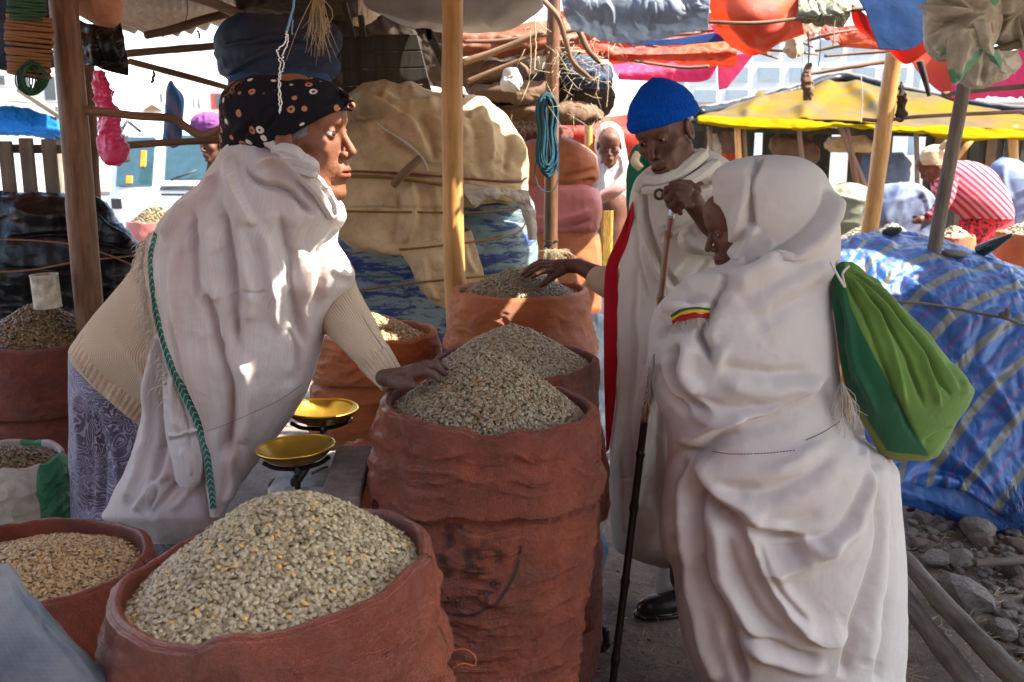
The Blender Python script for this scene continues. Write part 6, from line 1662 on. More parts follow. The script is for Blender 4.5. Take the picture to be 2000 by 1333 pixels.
# ------------------------------------------------------------------ people: heads, hands, bodies
def head_sdf(P, old=0.0, lips=1.0, open_=0.0, gaunt=0.0, neck=(0, -.045, -.19), nr=.052):
    ax = np.abs(P[..., 0]); Q = P.copy(); Q[..., 0] = ax
    d = d_ell(P, (0, -0.018, 0.035), (.072, .092, .086))
    d = smin(d, d_ell(P, (0, .030, -.022), (.055, .056, .080)), .03)
    d = smin(d, d_cap(Q, (.050, -.008, -.045), (.012, .064, -.098), .017, .015), .022)
    d = smin(d, d_ell(P, (0, .070, -.098), (.018, .017, .016)), .014)           # chin
    d = smin(d, d_sph(Q, (.043, .052, -.014), .020), .018)                         # cheekbone
    d = smin(d, d_cap(Q, (.012, .083, .027), (.043, .062, .029), .008, .006), .014)  # brow
    d = smin(d, d_ell(P, (0, .055, .060), (.052, .036, .040)), .03)              # forehead
    if gaunt: d = smax(d, -d_ell(Q, (.062, .045, -.052), (.016, .026, .026)), .022)
    d = smax(d, -d_ell(Q, (.0305, .099, .012), (.0175, .020, .0125)), .016)        # sockets
    # nose
    d = smin(d, d_cap(P, (0, .083, .018), (0, .106, -.024), .0060, .0090), .010)
    d = smin(d, d_sph(Q, (.0115, .093, -.030), .0078), .006)
    d = smax(d, -d_ell(Q, (.0065, .0985, -.0395), (.0038, .006, .0045)), .002)
    # mouth
    d = smin(d, d_ell(P, (0, .078, -.062), (.027, .019, .024)), .012)
    up = np.minimum(d_cap(Q, (0, .0955, -.0560), (.012, .0925, -.0570), .0052, .0050), d_cap(Q, (.012, .0925, -.0570), (.025, .081, -.0610), .0050, .002))
    lo = np.minimum(d_cap(Q, (0, .0945, -.0675 - open_), (.011, .0915, -.0670 - open_), .0058, .0052), d_cap(Q, (.011, .0915, -.0670 - open_), (.024, .081, -.0620), .0052, .002))
    d = smin(d, np.minimum(up, lo) + (1 - lips) * .001, .005)
    d = smax(d, -d_ell(Q, (0, .097, -.0618 - open_ * .5), (.024, .012 + open_, .0010 + open_ * .42)), .0022)
    d = smax(d, -d_cap(Q, (0, .095, -.080), (.018, .088, -.080), .004), .008)    # under the lip
    # lids
    lid = d_sph(Q, (.0305, .0715, .0110), .0132)
    slit = d_ell(Q, (.0305, .086, .0092), (.0125, .012, .0034))
    lid = smax(lid, -slit, .0015)
    d = smin(d, lid, .0035)
    # wrinkles of age: nose to mouth, forehead, under the eye
    if old:
        d = smax(d, -d_cap(Q, (.017, .094, -.036), (.031, .076, -.066), .0022 * old), .006)
        for z in (.052, .061, .070): d = smax(d, -(np.abs(P[..., 2] - z - .003 * np.sin(P[..., 0] * 70 + z * 900)) + .0002 + np.maximum(0, .07 - P[..., 1])), .0026)
        d = smax(d, -d_cap(Q, (.020, .088, -.004), (.038, .078, -.003), .0013), .005)
    # ears
    ear = d_ell(Q, (.0755, -.006, .000), (.009, .0185, .031))
    ear = smax(ear, -d_ell(Q, (.084, -.003, .004), (.0065, .011, .019)), .004)
    ear = smin(ear, d_ell(Q, (.078, .004, -.002), (.005, .005, .008)), .004)
    d = smin(d, ear, .006)
    # neck
    d = smin(d, d_cap(P, (0, -.022, -.05), neck, nr, nr + .004), .022)
    return d

def rot_head(phi, pitch=0, roll=0):
    return rotm(0, 0, math.radians(phi)) @ rotm(-math.radians(pitch), 0, 0) @ rotm(0, math.radians(roll), 0)

def make_head(org, R, scl, h=.0021, grey=0.0, **k):
    f = lambda P: head_sdf(P, **k)
    V, F = surfnet(f, (-.092, -.125, -.21), (.092, .125, .135), h)
    V = relax(V, F, 1, .35)
    lip = (np.exp(-((V[:, 2] + .062) / .011) ** 4) * np.exp(-(np.abs(V[:, 0]) / .023) ** 4) * (V[:, 1] > .078)).astype(float)
    g = grey * np.clip(sstep(-V[:, 2], .082, .095) * (V[:, 1] > .03) * sstep(.055 - np.abs(V[:, 0]), 0, .02) + 0.6 * np.exp(-((V[:, 2] + .046) / .005) ** 2) * (V[:, 1] > .085) * (np.abs(V[:, 0]) < .022) * .3, 0, 1)
    s = np.array(scl)
    return (V * s) @ R.T + org, F, lip, g

def eyes(parent, org, R, scl, gaze=(0, 1, 0), lidded=0.0):
    g = np.array(gaze, float); g /= np.linalg.norm(g)
    for sx in (-1, 1):
        c = (np.array([.0305 * sx, .0712, .0108]) * scl) @ R.T + org
        r = .0119 * scl[2]
        nu, nv = 24, 16
        th = np.linspace(0, PI, nv); ph = np.linspace(0, 2 * PI, nu, endpoint=False)
        gw = R @ g; a = np.cross(gw, [0, 0, 1.0]); a /= np.linalg.norm(a); b = np.cross(gw, a)
        Pv = c + r * (np.cos(th)[:, None, None] * gw + np.sin(th)[:, None, None] * (np.cos(ph)[None, :, None] * a + np.sin(ph)[None, :, None] * b))
        F = gridF(nu, nv, True)
        e = add('eyeball', Pv.reshape(-1, 3), F, M['eye_w'], parent)
        k = th < .52
        Pi = c + (r + .0004) * (np.cos(th[:5] * .66)[:, None, None] * gw + np.sin(th[:5] * .66)[:, None, None] * (np.cos(ph)[None, :, None] * a + np.sin(ph)[None, :, None] * b))
        add('iris', Pi.reshape(-1, 3), gridF(nu, 5, True), M['eye_d'], e)

def chain_sdf(P, chains, k=.006):
    d = None
    for ch in chains:
        for (a, ra), (b, rb) in zip(ch[:-1], ch[1:]):
            e = d_cap(P, a, b, ra, rb)
            d = e if d is None else smin(d, e, ch_k if (ch_k := k) else k)
    return d

def hand_px(chains, h=.0022, k=.004, palm=()):
    """chains of (px,py,Y,r_px) joints; returns mesh arrays of one hand with wrist"""
    C = [[(W(x, y, yy), r * mpp(x, y, yy)) for (x, y, yy, r) in ch] for ch in chains]
    allp = np.array([p for ch in C for p, _ in ch]); rm = max(r for ch in C for _, r in ch)
    def f(P):
        d = None
        for i, ch in enumerate(C):
            e = None
            for (a, ra), (b, rb) in zip(ch[:-1], ch[1:]):
                q = d_cap(P, a, b, ra, rb); e = q if e is None else smin(e, q, .003)
            d = e if d is None else smin(d, e, k)
        return d
    V, F = surfnet(f, allp.min(0) - rm - .01, allp.max(0) + rm + .01, h)
    return relax(V, F, 1, .4), F

def torso(chains, h=.012):
    def f(P):
        d = None
        for ch in chains:
            for (a, ra), (b, rb) in zip(ch[:-1], ch[1:]):
                q = d_cap(P, a, b, ra, rb); d = q if d is None else smin(d, q, .05)
        return d
    allp = np.array([p for ch in chains for p, _ in ch]); rm = max(r for ch in chains for _, r in ch)
    return surfnet(f, allp.min(0) - rm - .03, allp.max(0) + rm + .03, h)

def person(label, parts, mat, lips=None, greys=None):
    Vs, Fs, k = [], [], 0
    for V, F in parts:
        Vs.append(V); Fs.append(np.asarray(F) + k); k += len(V)
    V = np.vstack(Vs); F = np.vstack(Fs)
    at = {}
    n0 = len(parts[0][0])
    at['lip'] = np.r_[lips if lips is not None else np.zeros(n0), np.zeros(len(V) - n0)]
    at['grey'] = np.r_[greys if greys is not None else np.zeros(n0), np.zeros(len(V) - n0)]
    o = add('person', V, F, mat, None, None, True, at)
    return tag(o, label, 'person')

# ---- cloth materials of the figures
def slub(nt, c):
    uv = coords(nt, 'UV', (420, 7, 1)); n = N_(nt, 'ShaderNodeTexNoise', Scale=1.0, Detail=2.0); nt.links.new(uv, n.inputs[0])
    c = mix(nt, ramp(nt, n.outputs[0], [(.50, 0.0), (.68, .45)]), c, (.84, .82, .80))
    n2 = N_(nt, 'ShaderNodeTexNoise', Scale=1.0, Detail=3.0); uv2 = coords(nt, 'UV', (9, 1.6, 1)); nt.links.new(uv2, n2.inputs[0])
    return mix(nt, ramp(nt, n2.outputs[0], [(.46, 0.0), (.66, .7)]), c, (.52, .36, .29))
M['shawl'] = cloth('white_gauze_shawl', (0.66, 0.62, 0.58), (0.58, 0.53, 0.49), rough=0.95, weave=1100, wamp=0.45, vs=5, trans=0.12, tcol=(0.8, .72, .68), sheen=0.15, crease=0.28, cs=26, stripes=slub)
M['shawl2'] = cloth('white_cotton_shawl', (0.64, 0.60, 0.55), (0.57, 0.52, 0.47), rough=0.95, weave=1500, wamp=0.5, vs=3, sheen=0.2, crease=0.22, cs=20)
M['robe'] = cloth('off_white_robe', (0.68, 0.63, 0.54), (0.58, 0.52, 0.44), rough=0.95, weave=1300, wamp=0.35, vs=5, sheen=0.1, crease=0.3, cs=24)
M['sleeve_tan'] = cloth('tan_sleeve', (0.50, 0.36, 0.24), rough=0.95, weave=900, wamp=0.4)
M['red_band'] = cloth('red_shawl_band', (0.55, 0.010, 0.022), (0.45, .008, .018), rough=0.9, weave=900, wamp=0.3, sheen=0.1)
def knit(name, col, k=330.0, rib=False):
    m, nt, p, out = newmat(name)
    uv = coords(nt, 'UV')
    w1 = N_(nt, 'ShaderNodeTexWave', Scale=k * (0.35 if rib else 1) / 6.28, Distortion=0.4, bands_direction='X'); nt.links.new(uv, w1.inputs[0])
    w2 = N_(nt, 'ShaderNodeTexWave', Scale=k * 1.2 / 6.28, Distortion=0.6, bands_direction='Y'); nt.links.new(uv, w2.inputs[0])
    h = math_(nt, 'ADD', math_(nt, 'MULTIPLY', w1.outputs[1], 1.6 if rib else 1.0), math_(nt, 'MULTIPLY', w2.outputs[1], 0.5))
    c = ramp(nt, h, [(0.2, tuple(x * .72 for x in col)), (1.0, col)])
    nt.links.new(c, p.inputs['Base Color']); p.inputs['Roughness'].default_value = 0.95; p.inputs['Sheen Weight'].default_value = 0.2
    bump(nt, p, h, 0.9, 0.0022 if rib else 0.0012)
    return m
M['knit'] = knit('cream_knit', (0.56, 0.44, 0.29))
M['knit_rib'] = knit('cream_ribbed_knit', (0.56, 0.44, 0.29), rib=True)

def scarf_mat():
    m, nt, p, out = newmat('black_dotted_headscarf')
    ob = coords(nt, 'Object')
    v = N_(nt, 'ShaderNodeTexVoronoi', Scale=33.0, Randomness=0.75); nt.links.new(ob, v.inputs['Vector'])
    ring = ramp(nt, v.outputs['Distance'], [(0.13, 0.0), (0.17, 1.0), (0.27, 1.0), (0.32, 0.0)])
    sx = nt.nodes.new('ShaderNodeSeparateColor'); nt.links.new(v.outputs['Color'], sx.inputs[0])
    rc = mix(nt, math_(nt, 'GREATER_THAN', sx.outputs[0], 0.5), (0.62, 0.58, 0.52), (0.42, 0.18, 0.09))
    keep = math_(nt, 'GREATER_THAN', sx.outputs[1], 0.12)
    c = mix(nt, math_(nt, 'MULTIPLY', ring, keep), (0.010, 0.009, 0.012), rc)
    cen = ramp(nt, v.outputs['Distance'], [(0.09, 0.8), (0.12, 0.0)])
    c = mix(nt, cen, c, (0.25, 0.10, 0.06))
    n = N_(nt, 'ShaderNodeTexNoise', Scale=42.0, Detail=5.0, Distortion=1.8); nt.links.new(ob, n.inputs['Vector'])
    n2 = N_(nt, 'ShaderNodeTexNoise', Scale=7.0, Detail=1.0); nt.links.new(ob, n2.inputs['Vector'])
    fl = math_(nt, 'MULTIPLY', ramp(nt, n.outputs[0], [(0.53, 0.0), (0.56, 1.0), (0.60, 1.0), (0.63, 0.0)]), ramp(nt, n2.outputs[0], [(0.56, 0.0), (0.64, 0.8)]))
    c = mix(nt, fl, c, (0.50, 0.25, 0.13))
    nt.links.new(c, p.inputs['Base Color']); p.inputs['Roughness'].default_value = 0.9; p.inputs['Specular IOR Level'].default_value = .12
    n3 = N_(nt, 'ShaderNodeTexNoise', Scale=18.0, Detail=4.0); nt.links.new(ob, n3.inputs['Vector'])
    bump(nt, p, n3.outputs[0], 0.5, 0.01)
    return m
M['scarf'] = scarf_mat()

def skirt_mat():
    m, nt, p, out = newmat('purple_grey_printed_skirt')
    ob = coords(nt, 'Object', (1, 1, 1))
    n = N_(nt, 'ShaderNodeTexNoise', Scale=9.0, Detail=3.0, Distortion=1.0); nt.links.new(ob, n.inputs['Vector'])
    w = math_(nt, 'SINE', math_(nt, 'MULTIPLY', n.outputs[0], 130.0))
    n2 = N_(nt, 'ShaderNodeTexNoise', Scale=4.5, Detail=2.0); nt.links.new(ob, n2.inputs['Vector'])
    base = ramp(nt, n2.outputs[0], [(0.35, (0.045, 0.04, 0.06)), (0.5, (0.13, 0.12, 0.17)), (0.7, (0.30, 0.28, 0.36))])
    c = mix(nt, ramp(nt, w, [(0.35, 0.0), (0.65, 0.6)]), base, (0.36, 0.34, 0.40))
    v = N_(nt, 'ShaderNodeTexVoronoi', Scale=26.0); nt.links.new(ob, v.inputs[0])
    c = mix(nt, ramp(nt, v.outputs[0], [(0.10, .7), (0.16, 0.0)]), c, (0.03, 0.03, 0.045))
    nt.links.new(c, p.inputs['Base Color']); p.inputs['Roughness'].default_value = 0.8
    return m
M['skirt'] = skirt_mat()

def border_mat():
    m, nt, p, out = newmat('green_woven_border')
    uv = coords(nt, 'UV'); s = nt.nodes.new('ShaderNodeSeparateXYZ'); nt.links.new(uv, s.inputs[0])
    # x across 0..1, y along in metres
    ax = math_(nt, 'ABSOLUTE', math_(nt, 'SUBTRACT', s.outputs[0], 0.5))
    ch = math_(nt, 'FRACT', math_(nt, 'SUBTRACT', math_(nt, 'MULTIPLY', s.outputs[1], 62.0), math_(nt, 'MULTIPLY', ax, 1.6)))
    f = ramp(nt, ch, [(0.42, 0.0), (0.50, 1.0), (0.62, 1.0), (0.70, 0.0)])
    mid = ramp(nt, ax, [(0.02, 1.0), (0.06, 0.0)])
    f2 = ramp(nt, ax, [(0.40, 0.0), (0.43, 1.0), (0.46, 1.0), (0.49, 0.0)])
    n = N_(nt, 'ShaderNodeTexNoise', Scale=3.0, Detail=1.0); nt.links.new(uv, n.inputs[0])
    g = mix(nt, ramp(nt, n.outputs[0], [(0.4, 0.0), (0.6, 1.0)]), (0.012, 0.17, 0.10), (0.01, 0.10, 0.075))
    c = mix(nt, math_(nt, 'MULTIPLY', f, 0.7), g, (0.50, 0.52, 0.47))
    c = mix(nt, math_(nt, 'MULTIPLY', f2, .8), c, (0.55, 0.52, 0.47))
    nt.links.new(c, p.inputs['Base Color']); p.inputs['Roughness'].default_value = 0.85
    return m
M['border'] = border_mat()

def ribbon(name, left, right, mat, parent, n=160, nu=5, off=0.0, lift=0.0):
    """strip between two curves of (px,py,Y)"""
    A = catmull(left, n); B = catmull(right, n)
    t = np.linspace(0, 1, nu)[None, :, None]
    G = A[:, None] * (1 - t) + B[:, None] * t
    P = W(G[..., 0], G[..., 1], G[..., 2])
    Nn = gnorm(P); L = np.r_[0, np.cumsum(np.linalg.norm(np.diff(P[:, 0], axis=0), axis=1))]
    uv = np.stack(np.broadcast_arrays(t[..., 0], L[:, None]), -1).reshape(-1, 2)
    o = add(name, P.reshape(-1, 3), gridF(nu, n), mat, parent, uv)
    m = o.modifiers.new('t', 'SOLIDIFY'); m.thickness = 0.002; m.offset = 0
    return o

def bvh_of(o):
    from mathutils.bvhtree import BVHTree
    dg = bpy.context.evaluated_depsgraph_get(); ev = o.evaluated_get(dg); me = ev.to_mesh()
    n = len(me.vertices); v = np.zeros(n * 3); me.vertices.foreach_get('co', v)
    mw = np.array(pmat(o)); v = v.reshape(-1, 3) @ mw[:3, :3].T + mw[:3, 3]
    polys = [tuple(p.vertices) for p in me.polygons]
    t = BVHTree.FromPolygons([Vector(x) for x in v.tolist()], polys)
    ev.to_mesh_clear(); return t
CAMV = Vector((0, 0, CAM_H))
def on_surface(tree, px, py, lift=0.002, default=None):
    d = (V3(px, py, 1.0) - CAMV).normalized()
    h = tree.ray_cast(CAMV, d)
    if h[0] is None: return None if default is None else np.array(V3(px, py, default)[:])
    return np.array((h[0] - d * lift)[:])
def surf_line(tree, pts, n, lift=0.002, default=None):
    C = catmull(pts, n); out = []
    for x, y in C:
        p = on_surface(tree, x, y, lift, default)
        if p is not None: out.append(p)
    return np.array(out)
def surf_ribbon(name, tree, left, right, mat, parent, n=150, nu=6, lift=0.004, default=None):
    A = catmull(left, n); B = catmull(right, n); P = np.zeros((n, nu, 3))
    last = None
    for i in range(n):
        for j in range(nu):
            t = j / (nu - 1); q = A[i] * (1 - t) + B[i] * t
            p = on_surface(tree, q[0], q[1], lift, default)
            if p is None: p = last if last is not None else np.array(V3(q[0], q[1], default or 2.3)[:])
            P[i, j] = p; last = p
    # a strip cannot jump in depth: smooth the distance along it
    dist = np.linalg.norm(P - np.array([0, 0, CAM_H]), axis=-1)
    md = np.median(dist, axis=1); 
    k = np.ones(9) / 9; mds = np.convolve(np.r_[np.full(4, md[0]), md, np.full(4, md[-1])], k, 'valid')
    for i in range(n):
        for j in range(nu):
            t = j / (nu - 1); q = A[i] * (1 - t) + B[i] * t
            d = np.array(((V3(q[0], q[1], 1.0) - CAMV).normalized())[:])
            P[i, j] = np.array([0, 0, CAM_H]) + d * (0.7 * mds[i] + 0.3 * min(dist[i, j], mds[i] + .02) if abs(dist[i, j] - mds[i]) < .03 else mds[i])
    L = np.r_[0, np.cumsum(np.linalg.norm(np.diff(P[:, 0], axis=0), axis=1))]
    t = np.linspace(0, 1, nu)
    uv = np.stack(np.broadcast_arrays(t[None], L[:, None]), -1).reshape(-1, 2)
    o = add(name, P.reshape(-1, 3), gridF(nu, n), mat, parent, uv)
    m = o.modifiers.new('t', 'SOLIDIFY'); m.thickness = 0.0015; m.offset = 0
    return o

def fringe(name, roots, mat, parent, L=(.02, .05), w=.0009, d0=(0, 0, -1), spread=.5, seed=0, per=1):
    rng = np.random.default_rng(seed); lst = []
    for p in roots:
        for _ in range(per):
            l = rng.uniform(*L); d = np.array(d0, float) + rng.normal(0, spread, 3) * np.array([1, .5, .7])
            p1 = p + d * l * .5 + rng.normal(0, l * .12, 3); p2 = p1 + (d * .4 + np.array([0, 0, -.8])) * l * .5 + rng.normal(0, l * .15, 3)
            lst.append(([p, p1, p2], [w, w * .9, w * .5], 6))
    o = tubes(name, lst, mat, parent, seg=3); o['kind'] = 'stuff'
    return o

# ================================================================== the seller
oS = W(591, 273, 2.26); RS = rot_head(-104, -1, 0); sS = (1.04, 1.10, 1.18)
Vh, Fh, lip, gr = make_head(oS, RS, sS, h=.0019, old=1.0, gaunt=1.0, lips=.7, neck=(0, -.085, -.115), nr=.046)
hand = hand_px([[(750, 738, 2.20, 17), (785, 735, 2.16, 18), (812, 725, 2.13, 15)],
                [(800, 722, 2.16, 9), (832, 711, 2.17, 8), (852, 710, 2.17, 7), (872, 722, 2.17, 5.5)],
                [(805, 726, 2.13, 10), (836, 714, 2.13, 8.5), (852, 716, 2.13, 7.5), (868, 730, 2.13, 6)],
                [(803, 734, 2.11, 10), (830, 726, 2.10, 8.5), (844, 730, 2.10, 7.5), (856, 742, 2.10, 6)],
                [(770, 745, 2.13, 15), (790, 750, 2.10, 13.5), (803, 752, 2.09, 10)]], k=.006)
tor = torso([[(W(505, 330, 2.36), .045), (W(480, 480, 2.44), .08), (W(370, 640, 2.56), .07), (W(290, 760, 2.64), .06), (W(280, 1150, 2.68), .05)],
             [(W(500, 380, 2.40), .035), (W(575, 470, 2.46), .028), (W(645, 570, 2.43), .024), (W(708, 668, 2.275), .020), (W(760, 742, 2.22), .018)]])
seller = person('woman seller in a black dotted headscarf and white gauze shawl, leaning over the sacks', [(Vh, Fh), hand, tor], M['skin_f'], lip, gr)
eyes(seller, oS, RS, np.array(sS), (0.1, 1, -.05))
seller.data.materials.append(M['skin_h'])
_n0 = len(Fh); _mi = np.zeros(len(seller.data.polygons), np.int32); _mi[_n0:_n0 + len(hand[1])] = 1; seller.data.polygons.foreach_set('material_index', _mi)
# headscarf: shell round the skull, cut by a slanting line from the nape to the brow
def scarf():
    A = lambda x, y, Y: W(x, y, Y)
    c0 = W(585, 250, 2.28); k = mpp(570, 240, 2.28)
    fr = W(640, 225, 2.27); bk_ = W(480, 262, 2.31)
    e1 = A(560, 232, 2.275)
    # clipping plane through brow (686,214) and nape (528,288)
    p, q = W(684, 206, 2.27), W(545, 276, 2.27)
    d = (q - p) / np.linalg.norm(q - p); n = np.cross(d, [0, 1.0, 0]); n /= np.linalg.norm(n)
    if n[2] < 0: n = -n
    def f(P):
        s = d_ell((P - e1) @ np.array([[math.cos(.28), 0, -math.sin(.28)], [0, 1, 0], [math.sin(.28), 0, math.cos(.28)]]).T, (0, 0, 0), (.150, .100, .090))
        s = smin(s, d_ell(P, A(610, 228, 2.265), (.098, .096, .083)), .02)
        s = smax(s, -((P - p) @ n), .006)
        # tail of cloth falling behind to the nape
        t = smin(d_ell(P, A(492, 250, 2.31), (.062, .075, .068)), d_ell(P, A(478, 285, 2.33), (.045, .06, .055)), .05)
        s = smin(s, t, .03)
        # rolled band along the cut edge and the knot at the brow
        return s
    V, F = surfnet(f, e1 - np.array([.21, .15, .14]), e1 + np.array([.20, .14, .15]), .003)
    V = relax(V, F, 1, .5)
    N = np.zeros_like(V)
    me = mesh('headscarf', V, F); nn = np.zeros(len(V) * 3, np.float32); me.vertices.foreach_get('normal', nn); nn = nn.reshape(-1, 3)
    PX, PY = proj(V)
    st = [([(445, 275), (480, 240), (520, 215)], 6, 5, 8), ([(540, 285), (590, 235), (650, 205), (682, 200)], 7, 4, 9), ([(520, 270), (560, 215), (620, 185), (665, 182)], 7, 4, 9), ([(470, 275), (500, 225), (545, 190)], -6, 5, 5), ([(500, 282), (530, 240), (580, 200), (640, 178)], -5, 5, 5)]
    V = V + nn * (fold_field(PX, PY, st) * (nn[:, 1] < .3) + .0018 * ridged(V * 30, 2, 3))[:, None]
    o = add('headscarf', V, F, M['scarf'], seller)
    # twisted knots at the brow
    for i, (x, y) in enumerate(((652, 182), (663, 185), (672, 190), (680, 198), (684, 207), (668, 197))):
        c = W(x, y, 2.22 + .01 * (i % 2)); a = np.linspace(0, 2 * PI, 9); r = 7 * k
        tube('scarf_knot', [c + r * np.array([math.cos(t + i), .5 * math.sin(2 * t), math.sin(t + i) * .8]) for t in a], 3.4 * k, M['scarf'], o, seg=8, n=30)
    band = catmull([(686, 214, 2.25), (668, 212, 2.205), (640, 221, 2.185), (600, 241, 2.178), (562, 264, 2.185), (540, 282, 2.20)], 40)
    tube('scarf_band', [W(*b) for b in band], 4.2 * k, M['scarf'], o, seg=10)
scarf()
# grey hair at the temple
lst = []
rh_ = np.random.default_rng(3)
trS = bvh_of(seller)
for i in range(160):
    x = rh_.uniform(572, 602); y = rh_.uniform(252, 272) - (x - 575) * .30
    p = on_surface(trS, x, y, .0005)
    if p is None: continue
    lst.append(([p, p + np.array([-.004, -.002, -.004]), p + np.array([-.010, -.001, -.003 + rh_.normal(0, .002)])], [.0005, .0004, .0003], None))
if lst:
    hr = tubes('grey_hair', lst, plain('grey_hair', (0.30, 0.28, 0.26), 0.6, bmp=0), seller, seg=3); hr['kind'] = 'stuff'

# sweater, skirt
sw = body_loft('sweater', [(455, 290, 480), (480, 272, 560), (520, 258, 600), (570, 222, 600), (620, 175, 560), (660, 148, 520), (690, 134, 500), (700, 136, 495), (745, 172, 470), (790, 220, 440), (826, 262, 400), (838, 285, 360)], 2.55, M['knit'], seller, bk=.55, bmax=.17, sq=.9, nu=200, nv=200, amp=.006, scale=7,
               strokes=[([(260, 520), (285, 600), (290, 700)], -8, 8, 10), ([(200, 640), (260, 700), (300, 760)], 5, 8, 8)])
rib = surf_ribbon
trW = bvh_of(sw)
hem = surf_ribbon('ribbed_hem', trW, [(160, 652), (200, 700), (250, 752), (300, 800)], [(135, 690), (175, 745), (225, 795), (272, 832)], M['knit_rib'], sw, lift=.004, default=2.45)
u = hem.data.uv_layers[0]; a_ = np.zeros(len(u.data) * 2, np.float32); u.data.foreach_get('uv', a_); a_ = a_.reshape(-1, 2)[:, ::-1].copy(); a_[:, 1] *= .05; u.data.foreach_set('uv', a_.ravel())
body_loft('skirt', [(670, 145, 440), (700, 131, 440), (780, 131, 430), (900, 134, 420), (1000, 138, 420), (1300, 120, 430), (1420, 118, 440)], 2.66, M['skirt'], seller, bk=.55, bmax=.2, nu=200, nv=160, amp=.006,
          strokes=[([(150, 760), (160, 880), (158, 1000)], 14, 6, 10, .1), ([(190, 800), (205, 900), (200, 1010)], -14, 6, 8, .1), ([(220, 830), (235, 920), (238, 1010)], 14, 6, 9, .1), ([(175, 790), (180, 900), (176, 1010)], -10, 5, 6, .1)])
# sleeve with ribbed cuff
def sleeve():
    ctr = [(630, 510, 2.46, 44), (645, 560, 2.42, 50), (664, 604, 2.36, 50), (690, 640, 2.31, 45), (712, 672, 2.27, 39), (735, 703, 2.25, 34)]
    P = [W(x, y, Y) for x, y, Y, r in ctr]; r = [q * mpp(x, y, Y) for x, y, Y, q in ctr]
    tube('sleeve', P, r, M['knit'], seller, seg=60, n=60, rough=.05, seed=4)
    c2 = [(728, 694, 2.256, 35), (745, 717, 2.24, 32), (768, 746, 2.21, 26.5)]
    P = catmull([W(x, y, Y) for x, y, Y, q in c2], 24); r = np.interp(np.linspace(0, 1, 24), np.linspace(0, 1, 3), [q * mpp(x, y, Y) for x, y, Y, q in c2])
    V, F, uv = tube_arrays(P, r, 120)
    c = np.repeat(P, 120, 0); th = np.tile(np.arange(120), 24)
    V = c + (V - c) * (1 + 0.045 * np.cos(th / 120 * 2 * PI * 24))[:, None]
    add('cuff', V, F, M['knit'], seller, uv)
sleeve()

# the gauze shawl
SH_ST = [([(425, 372), (440, 440), (452, 520), (462, 610), (466, 700)], -22, 9, 14), ([(445, 300), (458, 360), (480, 405), (505, 445)], 20, 7, 14),
         ([(400, 430), (415, 520), (425, 600)], 14, 12, 12), ([(470, 450), (480, 540), (495, 640)], 14, 14, 12),
         ([(488, 335), (510, 322), (540, 320), (580, 344), (620, 380), (648, 440)], 26, 16, 5), ([(540, 400), (552, 465), (568, 540), (583, 620), (596, 690)], -18, 12, 12),
         ([(510, 430), (525, 500), (540, 580), (550, 660)], 12, 10, 12), ([(396, 560), (414, 610), (428, 670), (446, 740), (452, 810), (440, 900)], -20, 10, 12, .12), ([(470, 690), (490, 780), (470, 870)], 14, 18, 14),
         ([(620, 470), (625, 540), (612, 620)], -12, 10, 10), ([(566, 640), (580, 690), (570, 760)], -12, 8, 8), ([(350, 450), (345, 540), (355, 640), (385, 760), (410, 850)], 12, 14, 12), ([(375, 400), (380, 500), (392, 600)], -10, 8, 8),
         ([(430, 330), (400, 380), (350, 420), (310, 470)], 14, 8, 6), ([(470, 320), (500, 350), (560, 370), (610, 420)], -18, 6, 8), ([(450, 880), (455, 940), (440, 990)], 8, 8, 8), ([(330, 600), (350, 700), (385, 810), (402, 900)], -8, 7, 7),
         ([(660, 445), (640, 470), (620, 500)], -10, 6, 8), ([(640, 520), (660, 535), (688, 540)], 8, 8, 8), ([(470, 570), (500, 578), (520, 572)], -6, 5, 5)]
SH_ST = [(p, a * 1.3, l * .9, r_ * .9) + tuple(o_) for p, a, l, r_, *o_ in SH_ST]
sh = body_loft('shawl', [(264, 495, 520, -.07), (271, 465, 540, -.08), (285, 448, 556, -.08), (305, 430, 580, -.08), (322, 416, 600, -.075), (345, 400, 620, -.07), (368, 380, 640, -.06), (380, 362, 650, -.05), (392, 346, 664, -.04), (425, 316, 677, -.03), (450, 300, 664, -.02), (470, 291, 660, -.01), (500, 288, 676), (535, 289, 692), (560, 292, 686), (585, 297, 662), (610, 302, 648), (640, 308, 636),
                          (700, 322, 620), (760, 342, 600), (800, 360, 577), (850, 380, 546), (900, 396, 506), (950, 405, 468), (990, 409, 445), (1010, 411, 430)], 2.36, M['shawl'], seller,
               bk=.72, bmax=.165, sq=.85, nu=520, nv=520, amp=.006, scale=5, crumple=.0035, cscale=11, strokes=SH_ST, fine=.0008)
trH = bvh_of(sh)
surf_ribbon('woven_border', trH, [(300, 452), (289, 500), (292, 560), (300, 620), (318, 690), (345, 760), (372, 815), (392, 870), (402, 930), (410, 995)],
            [(309, 462), (302, 500), (306, 560), (316, 615), (335, 682), (362, 748), (390, 806), (408, 866), (418, 930), (423, 992)], M['border'], sh, lift=.006, default=2.3)
